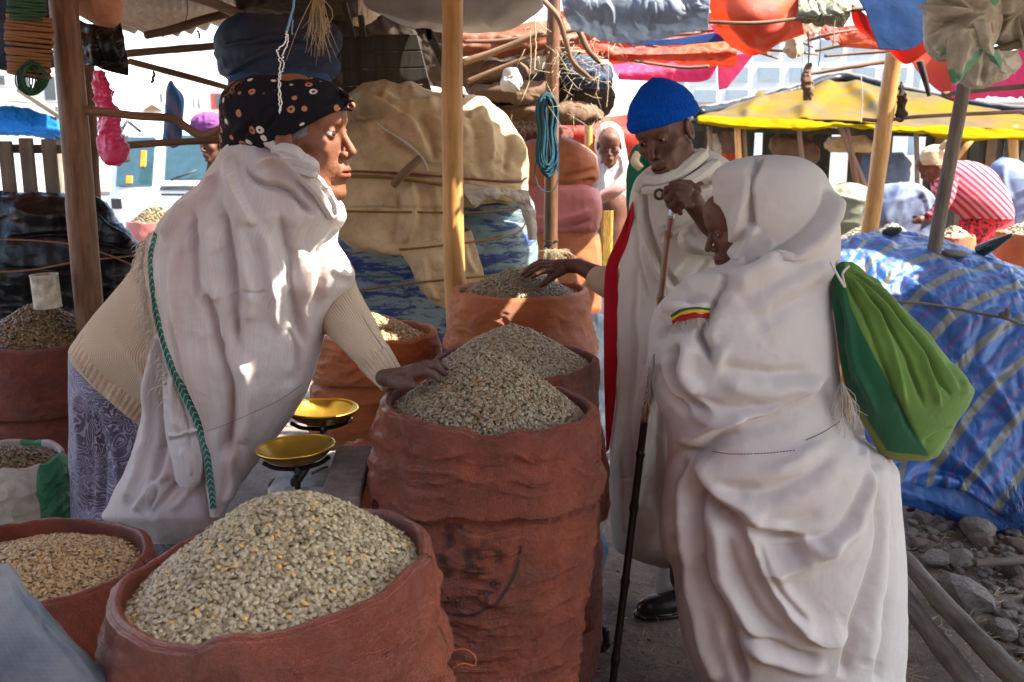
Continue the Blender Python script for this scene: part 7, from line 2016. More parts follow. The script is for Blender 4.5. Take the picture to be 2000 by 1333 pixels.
# collar rolls
M['shawl_c'] = M['shawl']
def roll(name, pts, r, mat, parent, n=80, seg=26, rough=.12, seed=0, flat=.75):
    P = [W(x, y, Y) for x, y, Y in pts]; rr = [q * mpp(*p) for q, p in zip(r, pts)]
    V, F, uv = tube_arrays(P, rr, seg, rough, seed, n)
    c = np.repeat(catmull(P, n), seg, 0); d = V - c
    twist = 1 + .10 * np.sin(np.arange(len(V)) % seg / seg * 2 * PI * 5 + np.arange(len(V)) // seg * .10 + seed)
    V = c + d * twist[:, None]
    return add(name, V, F, mat, parent, uv)
roll('collar_roll', [(372, 396, 2.30), (410, 350, 2.28), (440, 302, 2.27), (478, 276, 2.25), (515, 273, 2.22), (540, 288, 2.20), (566, 314, 2.18), (592, 344, 2.18), (622, 378, 2.19), (650, 425, 2.22)], [7, 9, 10, 12, 12, 11, 11, 11, 10, 9], M['shawl'], seller, seed=1, rough=.10)
roll('collar_roll', [(310, 440, 2.33), (340, 412, 2.31), (375, 392, 2.30), (405, 362, 2.29)], [4, 6, 6, 6], M['shawl'], seller, seed=2, rough=.10)
roll('neck_scarf', [(536, 294, 2.21), (556, 291, 2.18), (576, 298, 2.165), (588, 310, 2.16), (592, 322, 2.16)], [9, 12, 13, 12, 9], M['shawl'], seller, seed=3, rough=.10)
roll('neck_scarf', [(552, 306, 2.19), (575, 308, 2.17), (598, 316, 2.16), (612, 326, 2.16), (616, 336, 2.17)], [10, 12, 13, 12, 8], M['shawl'], seller, seed=4, rough=.10)
roll('neck_scarf', [(566, 320, 2.19), (590, 330, 2.17), (608, 338, 2.16), (618, 342, 2.17)], [8, 10, 10, 7], M['shawl'], seller, seed=5, rough=.10)
# second layer hanging behind the border
body_loft('shawl_end', [(590, 310, 350), (620, 306, 370), (680, 300, 400), (760, 284, 420), (820, 276, 430), (870, 262, 430), (930, 240, 440), (985, 212, 440), (1010, 200, 440), (1030, 235, 430), (1050, 270, 400), (1062, 285, 350)], 2.44, M['shawl'], seller, bk=.5, bmax=.10, sq=.9, nu=300, nv=300, amp=.004, crumple=.003, cscale=10,
          strokes=[([(318, 640), (300, 740), (288, 830), (270, 920), (240, 990)], 18, 8, 10, .1), ([(335, 660), (322, 760), (318, 870), (300, 960), (280, 1020)], -20, 6, 8, .1), ([(352, 700), (345, 800), (340, 900)], 20, 8, 12, .1),
                   ([(305, 880), (330, 860), (345, 850)], -12, 4, 6), ([(260, 1000), (300, 950), (330, 920)], 16, 6, 8), ([(290, 1020), (330, 960), (370, 920)], -14, 5, 6), ([(330, 1000), (370, 950), (400, 920)], 12, 6, 8), ([(370, 760), (372, 840), (380, 900)], -14, 5, 7)])
body_loft('shawl_end', [(640, 330, 352), (700, 318, 372), (780, 318, 385), (850, 325, 392), (900, 334, 396), (940, 342, 390), (950, 350, 384)], 2.33, M['shawl'], seller, bk=.7, sq=.9, nu=200, nv=200, amp=.003, crumple=.003, cscale=12,
          strokes=[([(345, 700), (340, 780), (345, 850)], 12, 6, 8), ([(325, 848), (350, 852), (390, 838)], 12, 3, 4), ([(325, 862), (355, 862), (395, 848)], -10, 3, 4), ([(365, 720), (362, 800), (370, 900)], -12, 5, 6), ([(350, 880), (365, 900), (370, 930)], 8, 5, 6)])
tube('dark_seam', surf_line(trH, [(404, 842), (440, 830), (490, 808), (540, 785), (590, 752)], 60, .001), .0006, plain('seam_thread', (.2, .17, .16), .9, bmp=0), sh, seg=4)
rt = [p for p in surf_line(trH, [(294, 470), (290, 520), (296, 580), (306, 640), (325, 700), (352, 770), (385, 835), (398, 880)], 120, .004, 2.3)]
fringe('fringe', [p + np.array([-.012, 0, 0]) for p in rt], M['string'], sh, (.018, .045), .0011, (-.8, -.1, -.5), .5, 3, 2)

# ================================================================== the man with the blue cap
oM = W(1299, 266, 3.02); RM = rot_head(147, 18, 13); sM = (1.04, 1.08, 1.08)
Vh, Fh, lip, gr = make_head(oM, RM, sM, h=.0022, grey=1.0, old=.9, gaunt=.8, lips=.8, open_=.007)
h1 = hand_px([[(1398, 468, 2.84, 20), (1384, 440, 2.82, 19), (1366, 412, 2.80, 20), (1350, 390, 2.79, 21), (1340, 378, 2.79, 17)],
              [(1345, 370, 2.77, 9), (1322, 364, 2.755, 8), (1303, 370, 2.75, 7), (1297, 382, 2.76, 6)],
              [(1340, 380, 2.765, 9), (1316, 377, 2.745, 8), (1304, 390, 2.75, 7), (1308, 403, 2.765, 6)],
              [(1342, 390, 2.765, 9), (1322, 390, 2.745, 8), (1313, 401, 2.75, 7), (1318, 412, 2.765, 6)],
              [(1348, 400, 2.765, 8), (1333, 401, 2.75, 7), (1325, 409, 2.755, 6), (1329, 417, 2.765, 5)],
              [(1362, 372, 2.82, 9), (1346, 360, 2.82, 8), (1328, 357, 2.81, 7), (1312, 360, 2.80, 6)]], k=.005)
h2 = hand_px([[(1205, 560, 3.33, 23), (1165, 537, 3.40, 19), (1130, 520, 3.44, 14.5), (1108, 520, 3.45, 14), (1090, 522, 3.45, 15), (1078, 522, 3.45, 12)],
              [(1080, 514, 3.49, 6), (1056, 512, 3.49, 6), (1040, 519, 3.48, 5), (1028, 528, 3.48, 4)],
              [(1080, 517, 3.46, 6.5), (1055, 517, 3.45, 6), (1036, 526, 3.44, 5.5), (1020, 537, 3.44, 4)],
              [(1078, 523, 3.43, 6.5), (1056, 524, 3.42, 6), (1040, 532, 3.41, 5.5), (1026, 541, 3.41, 4)],
              [(1078, 529, 3.40, 6), (1062, 530, 3.39, 5.5), (1048, 536, 3.385, 5), (1040, 542, 3.385, 4)],
              [(1098, 530, 3.42, 9), (1080, 540, 3.40, 7.5), (1066, 551, 3.39, 6.5), (1055, 558, 3.39, 5)]], h=.0025, k=.005)
tor = torso([[(W(1345, 330, 3.12), .06), (W(1350, 500, 3.15), .12), (W(1350, 700, 3.15), .11), (W(1345, 900, 3.1), .07), (W(1335, 1130, 3.02), .045)],
             [(W(1420, 360, 3.15), .05), (W(1430, 480, 3.0), .04), (W(1392, 460, 2.86), .03)], [(W(1275, 380, 3.15), .045), (W(1262, 520, 3.25), .04), (W(1200, 556, 3.36), .034)]])
man = person('old man in a bright blue knitted cap and white robe, leaning on a staff', [(Vh, Fh), h1, h2, tor], M['skin_m'], lip, gr)
eyes(man, oM, RM, np.array(sM), (.12, 1, -.14))
V_ = (np.array([[x, .0885 - abs(x) * .25, -.0635 + z] for x in np.linspace(-.013, .013, 9) for z in (-.0022, .0030)]) * sM) @ RM.T + oM
add('teeth', V_, [(2 * i, 2 * i + 2, 2 * i + 3, 2 * i + 1) for i in range(8)], M['teeth'], man, None, False)
# knitted cap
def cap():
    nu, nv = 240, 110
    th = np.linspace(0, 2 * PI, nu, endpoint=False); t = np.linspace(0, 1, nv)
    z = -.0 + t * .125
    prof = pchip(np.array([0, .1, .3, .55, .75, .9, 1.0]), np.array([1.05, 1.08, 1.09, .95, .68, .37, .0]), t)
    rx = .081 * prof; ry = .101 * prof
    band = (t < .27)
    X = rx[:, None] * np.sin(th); Yv = ry[:, None] * np.cos(th) - .012
    Z = np.broadcast_to(z[:, None], X.shape).copy()
    rib = .0011 * np.cos(th * 46)[None] * np.where(t < .95, 1, 0)[:, None]
    f = 1 + (rib * .6 + np.where(band, .006 * np.sin(np.clip(t / .27, 0, 1) * PI) ** .5, 0)[:, None]) / np.maximum(rx[:, None], .02)
    X *= f; Yv = (Yv + .012) * f - .012
    P = np.stack([X, Yv, Z], -1)
    P += .003 * fbm(P * 20, 2, 4)[..., None] * np.array([1, 1, 1])
    P = (P + np.array([0, -.004, .031])) @ rotm(math.radians(6), 0, 0).T
    P = (P * np.array(sM) * 1.03) @ RM.T + oM
    m, nt, p, out = newmat('blue_knit_wool')
    ob = coords(nt, 'Object'); n = N_(nt, 'ShaderNodeTexNoise', Scale=220.0, Detail=3.0); nt.links.new(ob, n.inputs[0])
    c = ramp(nt, n.outputs[0], [(.3, (.002, .04, .26)), (.7, (.003, .085, .48))]); nt.links.new(c, p.inputs[0]); p.inputs['Roughness'].default_value = 1; p.inputs['Specular IOR Level'].default_value = .1
    bump(nt, p, n.outputs[0], .6, .003)
    o = add('knitted_cap', P.reshape(-1, 3), gridF(nu, nv, True), m, man)
cap()
rb = body_loft('robe', [(292, 1350, 1380), (300, 1325, 1400), (315, 1285, 1425), (335, 1258, 1445), (352, 1244, 1455), (380, 1234, 1462), (440, 1226, 1470), (520, 1212, 1480), (600, 1207, 1482), (700, 1208, 1480), (800, 1200, 1480), (870, 1190, 1480), (950, 1191, 1475), (1040, 1196, 1465), (1072, 1202, 1460), (1095, 1245, 1450), (1112, 1300, 1430)], 3.12, M['robe'], man,
                bk=.6, bmax=.19, sq=.9, nu=420, nv=460, amp=.004, crumple=.0025, cscale=9, strokes=[
                    ([(1270, 345), (1262, 400), (1272, 455), (1292, 510), (1326, 556), (1350, 590)], -26, 4, 10), ([(1258, 352), (1252, 412), (1262, 462), (1280, 520), (1310, 575)], 20, 8, 6), ([(1250, 360), (1244, 440), (1250, 520), (1270, 600)], -12, 4, 6),
                    ([(1390, 335), (1345, 352), (1300, 362), (1268, 352)], 16, 5, 8), ([(1400, 350), (1350, 366), (1300, 378)], -14, 4, 6), ([(1400, 362), (1345, 385), (1290, 405)], 13, 4, 6), ([(1400, 380), (1340, 402), (1285, 425)], -12, 4, 5), ([(1400, 398), (1335, 420), (1282, 445)], 12, 4, 6), ([(1385, 415), (1330, 438), (1285, 465)], -12, 4, 5), ([(1345, 440), (1315, 458), (1290, 480)], 10, 4, 5),
                    ([(1225, 450), (1218, 520), (1212, 600), (1215, 700), (1208, 800)], 10, 6, 8), ([(1245, 500), (1238, 580), (1240, 680), (1232, 800), (1225, 950)], -13, 7, 9, .1), ([(1270, 600), (1262, 700), (1255, 820), (1248, 1000)], 13, 9, 10, .1), ([(1300, 620), (1290, 740), (1282, 860), (1285, 1010)], -13, 8, 9, .1),
                    ([(1215, 840), (1222, 930), (1220, 1040)], 10, 7, 8, .1), ([(1360, 480), (1330, 520), (1300, 550)], 12, 6, 8), ([(1390, 500), (1360, 545), (1330, 590)], -12, 5, 7), ([(1315, 880), (1300, 950), (1310, 1040)], 12, 9, 9), ([(1200, 930), (1250, 935), (1300, 925)], -3, 3, 3)])
trR = bvh_of(rb)
surf_ribbon('red_band', trR, [(1236, 392), (1212, 455), (1186, 512), (1180, 560), (1179, 640), (1180, 740), (1182, 820), (1184, 884)], [(1238, 425), (1224, 480), (1208, 520), (1207, 580), (1212, 630), (1208, 700), (1200, 800), (1189, 880)], M['red_band'], man, lift=.008, default=3.08, n=120)
roll('neck_cloth', [(1244, 372, 3.0), (1258, 352, 2.98), (1285, 352, 2.96), (1320, 340, 2.97), (1352, 318, 3.0), (1375, 300, 3.05)], [9, 12, 12, 12, 13, 11], M['robe'], man, seed=6, rough=.1)
roll('neck_cloth', [(1256, 372, 2.98), (1290, 370, 2.95), (1335, 358, 2.96), (1375, 336, 3.0), (1400, 320, 3.05)], [8, 9, 10, 11, 10], M['robe'], man, seed=7, rough=.1)
body_loft('robe_sleeve', [(430, 1368, 1402), (440, 1345, 1420), (452, 1330, 1430), (470, 1325, 1440), (485, 1332, 1440), (494, 1350, 1430), (498, 1370, 1420)], 2.86, M['robe'], man, bk=.6, sq=.9, nu=140, nv=90, amp=.004, crumple=.002, strokes=[([(1335, 455), (1355, 480), (1390, 490)], 9, 4, 7), ([(1345, 445), (1370, 468), (1400, 470)], -8, 4, 5)])
def tube_px(name, c, mat, parent, seg=24, n=30, rough=.03, seed=0):
    return tube(name, [W(x, y, Y) for x, y, Y, r in c], [r * mpp(x, y, Y) for x, y, Y, r in c], mat, parent, seg=seg, n=n, rough=rough, seed=seed)
tube_px('tan_sleeve', [(1163, 540, 3.40, 22), (1172, 546, 3.38, 27), (1195, 556, 3.34, 31), (1225, 560, 3.28, 34)], M['sleeve_tan'], man, rough=.06, seed=3)
# trouser leg and shoe
gy = float(CAM_H / (CAM_H - W(1290, 1196, 1.0)[2]))
tube('trouser_leg', [W(1318, 1080, gy + .12), W(1308, 1130, gy + .10), W(1306, 1168, gy + .09)], [.05, .047, .045], M['shawl2'], man, seg=24, n=20, rough=.05)
def shoe(px, py):
    g = W(px, py, gy); a = g.copy()
    dx = np.array([1, .25, 0]); dx /= np.linalg.norm(dx)
    def f(P):
        q = P - a; u = q @ dx; v = q @ np.array([-dx[1], dx[0], 0]); z = q[..., 2]
        Q = np.stack([u, v, z], -1)
        d = d_ell(Q, (.05, 0, .030), (.085, .044, .042))
        d = smin(d, d_ell(Q, (.17, 0, .045), (.085, .036, .052)), .04)
        d = smax(d, -z + .004, .003)
        d = smax(d, -(d_ell(Q, (.20, 0, .11), (.06, .026, .05))), .01)
        sole = smax(np.maximum(d_ell(Q, (.06, 0, .01), (.105, .052, .05)), z - .016), -z, .002)
        sole2 = np.maximum(d_ell(Q, (.18, 0, .01), (.085, .044, .05)), np.abs(z - .010) - .010)
        return np.minimum(d, np.minimum(sole, sole2))
    V, F = surfnet(f, a + np.array([-.08, -.10, -.01]), a + np.array([.30, .14, .14]), .004)
    add('shoe', relax(V, F, 1), F, plain('black_leather', (0.012, 0.011, 0.011), .25, bmp=.2, spec=.6), man)
shoe(1262, 1203)
# staff
stf = empty('walking_staff', W(1190, 1345, 2.65), 'long brown bamboo staff with metal ferrule and ring, held by the man', 'staff')
SP_ = [(1316, 398, 2.77), (1304, 470, 2.76), (1284, 640, 2.73), (1262, 800, 2.71), (1246, 930, 2.69), (1222, 1130, 2.66), (1197, 1330, 2.63), (1192, 1375, 2.625)]
S3 = [W(*p) for p in SP_]
def cane(name, i0, i1, w, mat, nodes):
    P = catmull(S3, 400)[int(i0 * 399):int(i1 * 399) + 1]
    n = len(P); r = np.full(n, w / 2 * mpp(1280, 640, 2.73))
    for q in nodes:
        k = (q - i0) / (i1 - i0)
        if 0 < k < 1: r *= 1 + .30 * np.exp(-((np.linspace(0, 1, n) - k) / (.006 / (i1 - i0))) ** 2)
    return tube(name, P, r, mat, stf, seg=16)
M['cane'] = wood('varnished_cane', (0.26, 0.10, 0.045), (0.13, 0.05, 0.025), .35, bark=.15, spec=.5)
M['cane_dark'] = plain('blackened_cane', (0.020, 0.012, 0.009), .35, bmp=.2)
M['steel'] = plain('worn_steel', (0.42, 0.43, 0.45), .35, metal=.9, var=.3, bmp=.2)
cane('ferrule', 0.0, .075, 13, M['steel'], [.07]); cane('cane_upper', .07, .46, 14, M['cane'], [.13, .24, .345, .43]); cane('cane_lower', .455, 1.0, 15.5, M['cane_dark'], [.53, .62, .72, .82, .93])
a = np.linspace(0, 2 * PI, 20)
tube('ring', [W(1288 + 9 * math.cos(t), 380 + 9 * math.sin(t), 2.77) for t in a], 3.0 * mpp(1288, 380, 2.77), plain('dark_brass', (.10, .08, .045), .35, metal=.8, bmp=0), stf, seg=8, n=50)

# ================================================================== the hooded woman on the right
oW = W(1454, 443, 2.503); RW = rot_head(94, 19, 0); sW = (.92, .98, .95)
Vh, Fh, lip, gr = make_head(oW, RW, sW, h=.0020, old=.4, gaunt=.3, lips=1.0)
tor = torso([[(W(1500, 470, 2.56), .05), (W(1510, 650, 2.57), .10), (W(1520, 900, 2.55), .09), (W(1540, 1300, 2.52), .07)]])
woman = person('woman wrapped head to foot in white cotton, green bag on her back', [(Vh, Fh), tor], M['skin_m'], lip, gr)
eyes(woman, oW, RW, np.array(sW), (0.05, 1, -.22))
W_ROWS = [(304, 1478, 1520), (308, 1455, 1556), (318, 1420, 1585), (335, 1396, 1606), (352, 1391, 1616), (372, 1391, 1626), (400, 1399, 1634), (440, 1417, 1640), (474, 1435, 1642), (506, 1437, 1641), (519, 1412, 1640), (530, 1376, 1638), (545, 1348, 1634), (562, 1322, 1630), (585, 1298, 1626), (610, 1280, 1626), (640, 1273, 1630), (700, 1271, 1636), (745, 1275, 1642), (790, 1286, 1648),
          (830, 1300, 1662), (862, 1303, 1690), (890, 1304, 1730), (930, 1300, 1756), (990, 1292, 1760), (1040, 1288, 1764), (1085, 1299, 1768), (1110, 1312, 1770), (1180, 1320, 1773), (1250, 1333, 1772), (1333, 1368, 1768), (1420, 1385, 1765), (1520, 1395, 1760)]
W_ST = [([(1487, 302), (1482, 330), (1474, 352), (1468, 380), (1469, 420), (1471, 446)], -16, 3, 10, .05), ([(1480, 330), (1462, 370), (1448, 410), (1440, 460), (1438, 530)], 14, 6, 10), ([(1478, 440), (1462, 478), (1450, 525)], 12, 7, 6),
        ([(1610, 356), (1600, 414), (1562, 466), (1492, 511), (1440, 540)], -18, 6, 6, .2), ([(1622, 370), (1612, 425), (1574, 480), (1505, 526), (1450, 556), (1405, 590)], 26, 14, 16, .12),
        ([(1515, 470), (1500, 500), (1488, 515)], 9, 5, 6), ([(1632, 540), (1576, 574), (1512, 606), (1450, 650)], -9, 14, 18), ([(1636, 500), (1585, 545), (1520, 578), (1460, 610)], 9, 14, 14),
        ([(1434, 542), (1410, 570), (1392, 601), (1374, 632), (1364, 652), (1372, 678), (1398, 708)], -36, 22, 5, .12), ([(1440, 560), (1418, 590), (1402, 620), (1388, 650), (1392, 680), (1420, 710)], 18, 14, 12),
        ([(1340, 566), (1370, 552), (1405, 550), (1428, 556)], 16, 6, 9), ([(1330, 590), (1370, 582), (1410, 585)], -18, 5, 8), ([(1300, 600), (1350, 606), (1395, 592)], 18, 8, 8), ([(1290, 625), (1320, 605), (1360, 598)], 14, 6, 8),
        ([(1280, 680), (1300, 650), (1340, 636), (1370, 640)], -14, 6, 8), ([(1335, 662), (1318, 705), (1320, 745), (1348, 786), (1400, 815)], -26, 5, 9), ([(1350, 655), (1336, 700), (1340, 740), (1372, 776)], 22, 12, 10),
        ([(1286, 708), (1292, 750), (1322, 792), (1350, 815)], -18, 5, 7), ([(1305, 690), (1304, 740), (1330, 785)], 13, 7, 7), ([(1396, 708), (1460, 722), (1535, 735), (1600, 730)], -12, 10, 12), ([(1400, 740), (1470, 760), (1550, 765), (1620, 745)], 11, 16, 16),
        ([(1340, 800), (1400, 826), (1480, 820), (1560, 790), (1630, 740)], 18, 18, 12), ([(1360, 780), (1420, 796), (1500, 790), (1580, 765)], -10, 9, 9),
        ([(1312, 862), (1334, 880), (1386, 862), (1444, 832), (1514, 808), (1572, 782), (1632, 740)], -30, 6, 16, .12), ([(1320, 850), (1350, 862), (1400, 840), (1460, 812)], 16, 8, 8),
        ([(1352, 905), (1420, 925), (1500, 925), (1580, 890), (1640, 840)], 12, 14, 14), ([(1400, 945), (1470, 960), (1560, 940), (1640, 880)], -12, 12, 12), ([(1420, 975), (1500, 990), (1590, 960), (1660, 890)], 12, 16, 14), ([(1470, 1010), (1540, 1022), (1610, 1000)], -8, 10, 10),
        ([(1339, 891), (1374, 953), (1427, 1007), (1481, 1036), (1539, 1052), (1580, 1056)], -34, 5, 16, .12), ([(1345, 880), (1385, 940), (1440, 990), (1500, 1020), (1560, 1036)], 18, 12, 8),
        ([(1564, 1060), (1613, 1050), (1656, 1012), (1686, 961), (1700, 904)], -14, 7, 8), ([(1560, 1080), (1625, 1062), (1670, 1020), (1698, 960), (1708, 900)], 22, 9, 12),
        ([(1466, 1100), (1530, 1112), (1592, 1092), (1644, 1050)], 20, 8, 14), ([(1470, 1060), (1530, 1082), (1580, 1076)], -18, 8, 12),
        ([(1440, 1000), (1462, 1040), (1486, 1095), (1518, 1166), (1568, 1232), (1615, 1250), (1660, 1230)], 34, 18, 6, .12), ([(1475, 1050), (1500, 1110), (1532, 1170), (1580, 1225)], -20, 6, 14),
        ([(1353, 924), (1365, 1027), (1382, 1131), (1423, 1226), (1456, 1340)], -30, 7, 10, .08), ([(1385, 980), (1400, 1060), (1425, 1150), (1470, 1230), (1520, 1300)], 22, 12, 14), ([(1410, 1030), (1440, 1110), (1480, 1190), (1540, 1250)], -16, 9, 9),
        ([(1328, 887), (1316, 990), (1316, 1080), (1320, 1180)], -20, 5, 6, .08), ([(1338, 900), (1338, 1000), (1348, 1120), (1370, 1240), (1400, 1340)], 22, 8, 8, .08), ([(1427, 1217), (1481, 1244), (1555, 1277), (1605, 1286)], -18, 7, 10), ([(1440, 1250), (1500, 1280), (1570, 1305), (1620, 1300)], 14, 9, 10),
        ([(1702, 860), (1713, 960), (1712, 1040), (1700, 1130), (1664, 1230), (1640, 1330)], -16, 10, 4, .06), ([(1744, 890), (1745, 1027), (1734, 1172), (1706, 1340)], -12, 8, 3, .06), ([(1722, 900), (1726, 1040), (1716, 1160), (1690, 1300)], 8, 10, 10, .06), 
        ([(1700, 760), (1680, 830), (1690, 900)], -8, 8, 8),
        ([(1396, 372), (1402, 402), (1416, 442), (1431, 476), (1434, 520)], 6, 4, 7)]
W_ST = [(p, a * (1.15 if np.mean([q[1] for q in p]) > 860 else 1.4), l * 1.35, r_ * 1.3) + tuple(o_) for p, a, l, r_, *o_ in W_ST]
wr = body_loft('white_wrap', W_ROWS, 2.50, M['shawl2'], woman, bk=.78, bmax=.25, sq=.85, nu=560, nv=900, amp=.004, scale=4, crumple=.0020, cscale=12, strokes=W_ST, fine=.0003)
trG = bvh_of(wr)
for k, (l, r_, col) in enumerate((([(1310, 616), (1330, 604), (1360, 600), (1388, 603)], [(1311, 620), (1332, 608), (1360, 604), (1387, 607)], (.01, .10, .04)), ([(1311, 620), (1332, 608), (1360, 604), (1387, 607)], [(1312, 627), (1333, 615), (1360, 611), (1386, 612)], (.75, .45, .02)), ([(1312, 627), (1333, 615), (1360, 611), (1386, 612)], [(1315, 638), (1336, 627), (1360, 621), (1384, 622)], (.38, .012, .015)))):
    surf_ribbon('coloured_stripe', trG, l, r_, plain('stripe_%s' % ('green', 'yellow', 'red')[k], col, .85, bmp=.2, bs=300), wr, n=40, nu=3, lift=.003, default=2.4)
fringe('fringe', list(surf_line(trG, [(1278, 690), (1272, 740), (1276, 770)], 50, .002, 2.5)), M['string'], wr, (.03, .07), .0008, (-.25, 0, -1), .35, 5, 2)
fringe('fringe', list(surf_line(trG, [(1312, 634), (1335, 624), (1370, 620)], 50, .002, 2.4)), M['string'], wr, (.01, .03), .0007, (.2, -.1, -.8), .5, 6, 2)
dk = plain('hemstitch', (.16, .13, .12), .9, bmp=0)
for pts in ([(1392, 882), (1430, 887), (1490, 886), (1552, 880)], [(1574, 860), (1605, 846), (1640, 824)]):
    L = surf_line(trG, pts, 60, .0012, 2.4)
    lst = [([L[i], L[i + 1]], [.0014, .0014], None) for i in range(0, len(L) - 1, 2)]
    s_ = tubes('hemstitch', lst, dk, wr, seg=4); s_['kind'] = 'stuff'
# green cloth bag
bagY = 2.44
B_ROWS = [(511, 1643, 1664), (520, 1632, 1680), (545, 1624, 1704), (575, 1624, 1738), (610, 1628, 1772), (650, 1634, 1808), (700, 1640, 1850), (740, 1648, 1884), (764, 1656, 1902), (790, 1668, 1893), (820, 1682, 1872), (850, 1697, 1856), (880, 1714, 1840), (893, 1730, 1830), (901, 1752, 1812)]
def bag_mat():
    m, nt, p, out = newmat('green_bag_cloth')
    a = nt.nodes.new('ShaderNodeAttribute'); a.attribute_name = 'pix_x'; b = nt.nodes.new('ShaderNodeAttribute'); b.attribute_name = 'pix_y'
    ob = coords(nt, 'Object'); n = N_(nt, 'ShaderNodeTexNoise', Scale=7.0, Detail=5.0); nt.links.new(ob, n.inputs[0])
    light = ramp(nt, n.outputs[0], [(.3, (.065, .135, .018)), (.7, (.135, .26, .035))])
    c = mix(nt, a.outputs['Fac'], light, (.003, .075, .024)); c = mix(nt, b.outputs['Fac'], c, (.14, .17, .02))
    n4 = N_(nt, 'ShaderNodeTexNoise', Scale=9.0, Detail=4.0); nt.links.new(ob, n4.inputs[0])
    uv = coords(nt, 'UV'); w = N_(nt, 'ShaderNodeTexWave', Scale=160.0, Distortion=.6, bands_direction='DIAGONAL'); nt.links.new(uv, w.inputs[0])
    nt.links.new(c, p.inputs[0]); p.inputs['Roughness'].default_value = .9; p.inputs['Sheen Weight'].default_value = .15
    pr = bump(nt, p, w.outputs[1], .3, .0008); bump(nt, p, n4.outputs[0], .4, .01, pr); return m
bag = body_loft('cloth_bag', B_ROWS, bagY, bag_mat(), None, bk=.62, bmax=.2, sq=.9, nu=360, nv=300, amp=.004, crumple=.0025, cscale=9, attrs='pix', strokes=[
    ([(1652, 530), (1700, 590), (1740, 680), (1770, 800)], 14, 5, 8, .12), ([(1655, 528), (1720, 590), (1790, 680), (1840, 800)], 14, 4, 9, .12), ([(1660, 524), (1740, 590), (1820, 690), (1880, 770)], 12, 4, 8, .12), ([(1650, 532), (1680, 600), (1720, 700), (1760, 800), (1800, 870)], -14, 5, 6, .12),
    ([(1655, 530), (1710, 595), (1765, 690), (1805, 800)], -12, 4, 5, .12), ([(1660, 526), (1730, 590), (1805, 690), (1862, 780)], -12, 4, 5, .12), ([(1640, 550), (1655, 640), (1680, 740), (1720, 830)], 10, 8, 8), ([(1636, 580), (1642, 660), (1660, 760)], -10, 5, 6), ([(1800, 870), (1830, 850), (1860, 830)], -8, 5, 5), ([(1850, 700), (1880, 740), (1890, 775)], 8, 8, 8), ([(1665, 522), (1750, 580), (1830, 680)], 9, 3, 5, .12)])
def set_attr(o, nm, fn):
    at = o.data.attributes; x = np.zeros(len(o.data.vertices), np.float32); at['pix_x'].data.foreach_get('value', x); y = x.copy(); at['pix_y'].data.foreach_get('value', y); return x, y
x_, y_ = set_attr(bag, '', None)
Ld = np.interp(y_, [511, 560, 600, 650, 700, 750, 800, 850, 885, 901], [1650, 1652, 1662, 1684, 1710, 1738, 1764, 1790, 1812, 1812])
xlrow = np.interp(y_, [r[0] for r in B_ROWS], [r[1] for r in B_ROWS])
dark = sstep(Ld - x_, -2, 2); ol = sstep(xlrow + np.interp(y_, [760, 800, 880, 901], [0, 10, 18, 90]) - x_, -2, 2) * (y_ > 760) + sstep(y_, 884 + np.abs(x_ - 1770) * .12, 888 + np.abs(x_ - 1770) * .12)
bag.data.attributes['pix_x'].data.foreach_set('value', dark.astype(np.float32)); bag.data.attributes['pix_y'].data.foreach_set('value', np.clip(ol, 0, 1).astype(np.float32))
tag(bag, 'green two-tone cloth bag slung on the hooded woman\'s back', 'bag')
tube('bag_cord', [W(*p) for p in ((1622, 512, 2.36), (1640, 545, 2.36), (1650, 560, 2.37), (1646, 535, 2.38), (1658, 520, 2.40))], .003, M['robe'], bag, seg=6, n=30)
fringe('tassel', [np.array(W(1643 + i * .4, 745 + i * 1.2, 2.36)) for i in range(30)], M['string'], wr, (.05, .10), .0009, (.15, 0, -1), .15, 9, 2)

# ================================================================== people in the background
def far_person(label, head, Y, R, scl, chains, mat='skin_m', hh=.005, hands=()):
    o_ = W(head[0], head[1], Y)
    Vh, Fh, lip, gr = make_head(o_, R, scl, h=hh)
    t = torso([[(W(x, y, yy), r) for x, y, yy, r in ch] for ch in chains], .02)
    return person(label, [(Vh, Fh), t] + ([hand_px(list(hands), h=.006, k=.008)] if hands else []), M[mat], lip, gr)
fw = far_person('woman in a bright white veil standing in the sun behind the sacks', (1190, 286), 6.55, rot_head(175, 15, 0), (1, 1, 1), [[(1195, 320, 6.65, .06), (1195, 400, 6.65, .10), (1195, 560, 6.65, .10)]])
vw = cloth('bright_white_veil', (0.75, 0.74, 0.72), rough=.9, crease=.3, weave=900)
body_loft('veil', [(240, 1183, 1197), (246, 1172, 1208), (262, 1164, 1217), (285, 1162, 1222), (310, 1166, 1226), (330, 1158, 1238), (360, 1150, 1240), (400, 1158, 1232), (420, 1165, 1228)], 6.68, vw, fw, bk=.8, bmax=.16, nu=120, nv=120, amp=.012, crumple=.006, strokes=[([(1185, 300), (1178, 340), (1185, 390)], 25, 3, 6), ([(1205, 300), (1210, 340), (1200, 390)], 25, 6, 3)])
body_loft('dress', [(395, 1162, 1228), (450, 1160, 1230), (520, 1156, 1234), (680, 1150, 1240), (760, 1150, 1240)], 6.68, vw, fw, bk=.7, bmax=.15, nu=100, nv=60, amp=.01, strokes=[([(1215, 410), (1214, 480), (1218, 560)], 25, 4, 5)])
